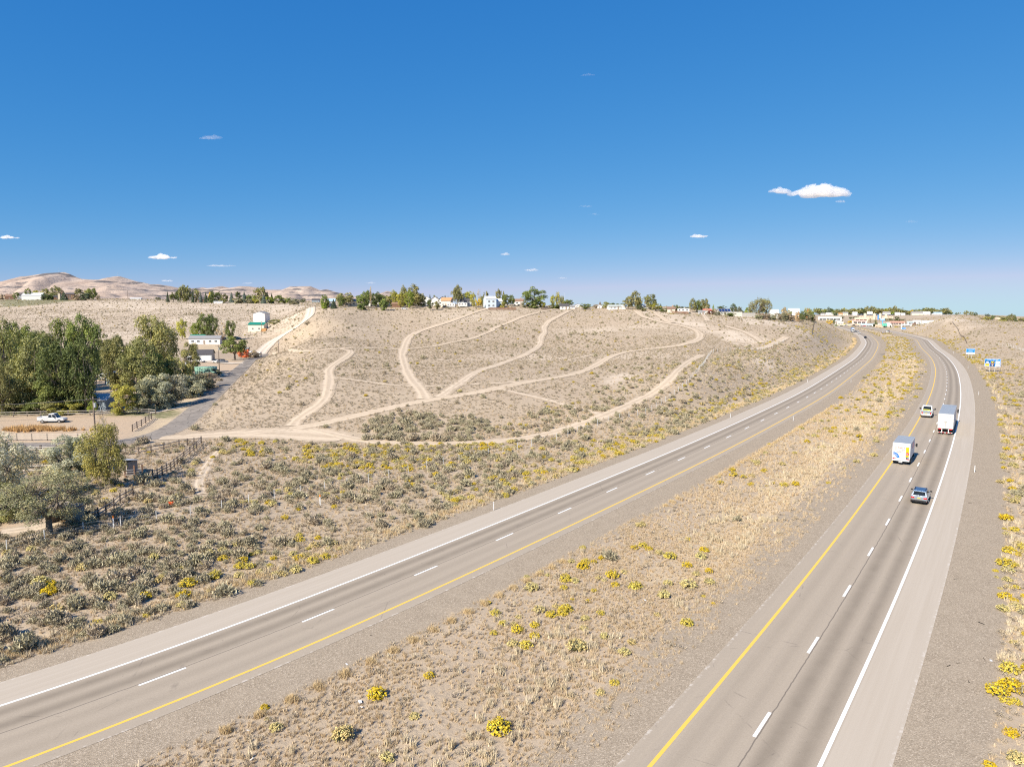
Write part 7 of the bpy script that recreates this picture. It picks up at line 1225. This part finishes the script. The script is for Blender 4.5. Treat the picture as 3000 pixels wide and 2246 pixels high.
# delineators and small roadside things
def delineator(p, label, h=1.15, m=SIGNWHITE, group='white delineator posts along the highway'):
    o = link('delineator_post', dl_[0], None, p, (0, 0, rng.uniform(-.3, .3))); tag(o, label, 'post', group); link('reflector', dl_[1], o); return o
dl_ = (MB().box((0, 0, .5), (.10, .03, 1.2)).mesh('delineator_post', SIGNWHITE), MB().box((0, -.02, .95), (.09, .02, .16)).mesh('reflector', ALU))
for u, v, lb in ((2855, 1384, 'white delineator post on the right gravel shoulder, nearest'), (2867, 1157, 'white delineator post on the right gravel shoulder beyond the semi'), (2836, 1080, 'white delineator post on the right gravel shoulder below the food sign'), (2793, 1036, 'white delineator post on the right gravel shoulder by the tourist sign'), (2324, 1233, 'white delineator post at the median edge left of the pickup'), (2493, 1121, 'white delineator post at the median edge, the farther one'), (2140, 1224, 'white delineator post on the left verge beyond the wire fence'), (2366, 1120, 'white delineator post on the left verge, the farther one'), (1446, 1495, 'white delineator post on the left verge near the scrub bank')):
    delineator(at(u, v), lb)
for u, v, lb in ((2150, 1030, 'orange-capped marker post on the cutting by the wire fence'), (2279, 1030, 'orange-capped marker post right of the other on the cutting'), (938, 1480, 'orange-capped marker post in the scrub above the highway'), (333, 1545, 'orange-tipped stake in the scrub beside the plank fence')):
    o = tag(link('marker_post', MB().box((0, 0, .55), (.12, .06, 1.3)).mesh('marker_post', SIGNWHITE), None, at(u, v)), lb, 'post'); MB().box((0, 0, 1.25), (.14, .08, .28)).build('cap', M('safety_orange', (.85, .22, .02), .5), o)
p = at(505, 1482); o = empty('traffic_drum', p, .9, 'orange-red traffic drum lying on its side in the scrub', 'drum'); ORG = M('drum_orange', (.82, .10, .015), .45, .06); MB().tube((-.45, 0, .30), (.45, 0, .30), .30, .25, 18).build('drum', ORG, o, smooth=False); [MB().tube((x - .06, 0, .30), (x + .06, 0, .30), .31 - (x + .45) * .055, n=18).build('band', M('drum_band', (.85, .30, .10), .4), o) for x in (-.15, .2)]; MB().tube((-.47, 0, .30), (-.452, 0, .30), .24, n=18).build('shaded_hollow_disc', M('drum_hollow_shade', (.30, .03, .01), .7), o)  # drum end is closed; the darker disc paints a shaded hollow
o = tag(MB().box((0, 0, .55), (.65, .65, 1.1), taper=1.12).build('waste_bin', BLACKP), 'black wheeled bin at the roadside by the grey-leaved trees', 'bin'); o.location = at(591, 1158); MB().box((0, 0, 1.14), (.76, .8, .07)).build('lid', BLACKP, o)
lit = M('pale_litter', (.80, .79, .76), .6); rub = M('tyre_scrap', (.03, .028, .026), .8)
lm = np_mesh('litter_scrap', [(-.25, -.12, 0), (.22, -.1, .02), (.28, .13, .06), (-.2, .1, .03), (.0, .0, .09)], [(0, 1, 4), (1, 2, 4), (2, 3, 4), (3, 0, 4)], lit)
for u, v, sc, lb in ((561, 1760, 1.5, 'white scrap of litter on the left verge beside bright rabbitbrush'), (1055, 2058, 1.6, 'white scrap of litter in the median grass, largest'), (1060, 2073, .9, 'small white scrap of litter just below the largest median scrap'), (1016, 1948, 1.0, 'pale scrap of litter lying on the gravel shoulder'), (728, 2142, .8, 'white scrap at the gravel edge near the bottom left'), (738, 2226, 1.0, 'pale scrap of litter at the bottom edge of the median'), (2903, 1937, 1.2, 'curled white strip on the right gravel shoulder'), (1890, 1760, 1.4, 'pale rock-like scrap between the faded median bushes'), (2930, 2027, .9, 'white scrap beside the bright bushes at the right edge')):
    q = at(u, v); tag(link('litter_scrap', lm, None, q + Vector((0, 0, .08)), (0, 0, rng.uniform(0, 6)), (sc * .55,) * 3), lb, 'litter')
tm = MB().box((0, 0, .02), (.07, .5, .05)).box((.04, .28, .03), (.06, .2, .05), rz=.5).mesh('tyre_scrap', rub)
for u, v, sc, lb in ((2876, 1828, 1.3, 'dark curved tyre scrap lying beside the rightmost bushes'), (2780, 1952, 1.0, 'dark tyre scrap in the middle of the right gravel'), (2808, 1944, .7, 'short dark tyre scrap right of another on the gravel'), (2838, 1998, .8, 'dark flat scrap low on the right gravel'), (2800, 1699, .8, 'dark stick-like scrap on the right gravel'), (2842, 1474, 1.2, 'long dark scrap on the right gravel below the delineator'), (2884, 1933, .6, 'small dark scrap beside the curled white strip'), (1088, 1863, .6, 'dark scrap on the gravel beside the oncoming lanes')):
    q = at(u, v); tag(link('tyre_scrap', tm, None, q + Vector((0, 0, .07)), (0, 0, rng.uniform(0, 6)), (sc * .6,) * 3), lb, 'debris')
# dry weed clump in the yard
wp = ground([108], [1260])[0]; A = np.c_[wp[0] + rng.normal(size=160) * 3.4, wp[1] + rng.normal(size=160) * .9, rng.uniform(.9, 1.6, 160)]
o = stuff_scatter('dry_weeds', A, [grass_mesh('weed_tuft', 120 + k, 40, .7, plant_mat('rust_weeds', (.50, .31, .13), (.56, .37, .17), (.46, .28, .12))) for k in range(2)], 'low rusty weed patch in the bare yard')
# ------------------------------------------------------------------ clouds
def cloud(u, v, wpx, hpx, label, dens=5.0, seed=0, elong=1.0):
    dx, dz = ray(u, v); D = float(min(42000, max(9000, 2600 / max(float(dz), .02)))); w = wpx * D / F; h = hpx * D / F; r = np.random.default_rng(seed + int(u))
    bm = MB(); import bmesh as _b
    bb = _b.new(); n = max(3, int(3 + wpx / 16))
    for k in range(n):
        t_ = (k + .5) / n * 2 - 1; rad = (1 - abs(t_) ** 1.6) * .52 + .14; c = Vector((t_ * .42 + r.normal() * .03, r.normal() * .10, r.uniform(-.12, .22) * (1 - t_ * t_))); s = Vector((.55 / n + .07, .16 * rad + .05, rad * r.uniform(.55, .95)))
        _b.ops.create_icosphere(bb, subdivisions=2, radius=1.0, matrix=Matrix.LocRotScale(c, None, s))
    me = bpy.data.meshes.new('cloud'); bb.to_mesh(me); bb.free(); tmp = bpy.data.objects.new('cloud', me); COL.objects.link(tmp)
    m = tmp.modifiers.new('r', 'REMESH'); m.mode = 'VOXEL'; m.voxel_size = .03 if wpx > 60 else .045
    dg = bpy.context.evaluated_depsgraph_get(); m2 = bpy.data.meshes.new_from_object(tmp.evaluated_get(dg)); bpy.data.objects.remove(tmp)
    V = np.empty(len(m2.vertices) * 3, np.float32); m2.vertices.foreach_get('co', V); V = V.reshape(-1, 3).astype(float)
    nz = vnoise(V[:, 0] * 100 + 50, V[:, 2] * 60 + V[:, 1] * 90, 5, seed) + .5 * vnoise(V[:, 0] * 100, V[:, 2] * 60 + V[:, 1] * 80, 2.2, seed + 1); V[:, 2] += nz * .16; V[:, 0] += vnoise(V[:, 2] * 90, V[:, 0] * 80, 6, seed + 2) * .05; V[:, 2] = np.where(V[:, 2] < -.16, -.16 + (V[:, 2] + .16) * .25, V[:, 2])
    z0, z1 = V[:, 2].min(), V[:, 2].max(); V[:, 2] = (V[:, 2] - (z0 + z1) / 2) / (z1 - z0) * h; x0, x1 = V[:, 0].min(), V[:, 0].max(); V[:, 0] = (V[:, 0] - (x0 + x1) / 2) / (x1 - x0) * w; V[:, 1] *= h * 2.2
    m2.vertices.foreach_set('co', V.astype(np.float32).ravel()); m2.update(); m2.materials.clear()
    t = NT('cloud_vapour'); t.n.remove(t.b); pv = t.n.new('ShaderNodeVolumePrincipled'); pv.inputs['Color'].default_value = (1, 1, 1, 1); pv.inputs['Density'].default_value = dens / h; pv.inputs['Anisotropy'].default_value = .1; t.link(pv.outputs[0], t.out.inputs['Volume']); m2.materials.append(t.m)
    o = link('cloud', m2, None, (float(dx) * D, D, CAMH + float(dz) * D)); tag(o, label, 'cloud', 'small white clouds in the blue sky')
cloud(2405, 556, 196, 44, 'largest white cloud, high above the highway', 3.2, 1); cloud(2284, 557, 70, 20, 'ragged wisp just left of the largest cloud', 1.8, 2); cloud(2462, 590, 34, 9, 'tiny wisp under the largest cloud', .5, 3); cloud(475, 750, 82, 19, 'bright oval cloud above the far left mountains', 3, 4); cloud(2048, 691, 54, 11, 'small flat cloud left of the largest one', 2.2, 5); cloud(22, 694, 66, 11, 'flat cloud at the left edge of the sky', 2, 6)
cloud(617, 401, 70, 15, 'thin diagonal wisp high on the left', .35, 7); cloud(1480, 743, 28, 9, 'tiny cloud low in the middle of the sky', 1.2, 8); cloud(1557, 790, 42, 8, 'small cloud above the biggest ridge tree', 1.2, 9); cloud(648, 778, 88, 6, 'long thin cloud right of the bright oval one', .7, 10); cloud(1648, 814, 28, 5, 'tiny cloud low above the ridge poplars', .7, 11); cloud(490, 822, 36, 6, 'thin cloud just above the far mountains', .7, 12); cloud(726, 829, 34, 5, 'thin cloud over the far ridge tree row', .6, 13); cloud(1086, 828, 28, 5, 'tiny cloud above the ridge grove', .7, 14); cloud(1722, 218, 46, 8, 'faint wisp near the top of the sky', .15, 15); cloud(1716, 604, 40, 6, 'faint wisp in the middle of the sky', .15, 16); cloud(1742, 627, 36, 5, 'faint wisp below another in the middle', .15, 17); cloud(2670, 648, 40, 9, 'faint wisp right of the largest cloud', .12, 18)
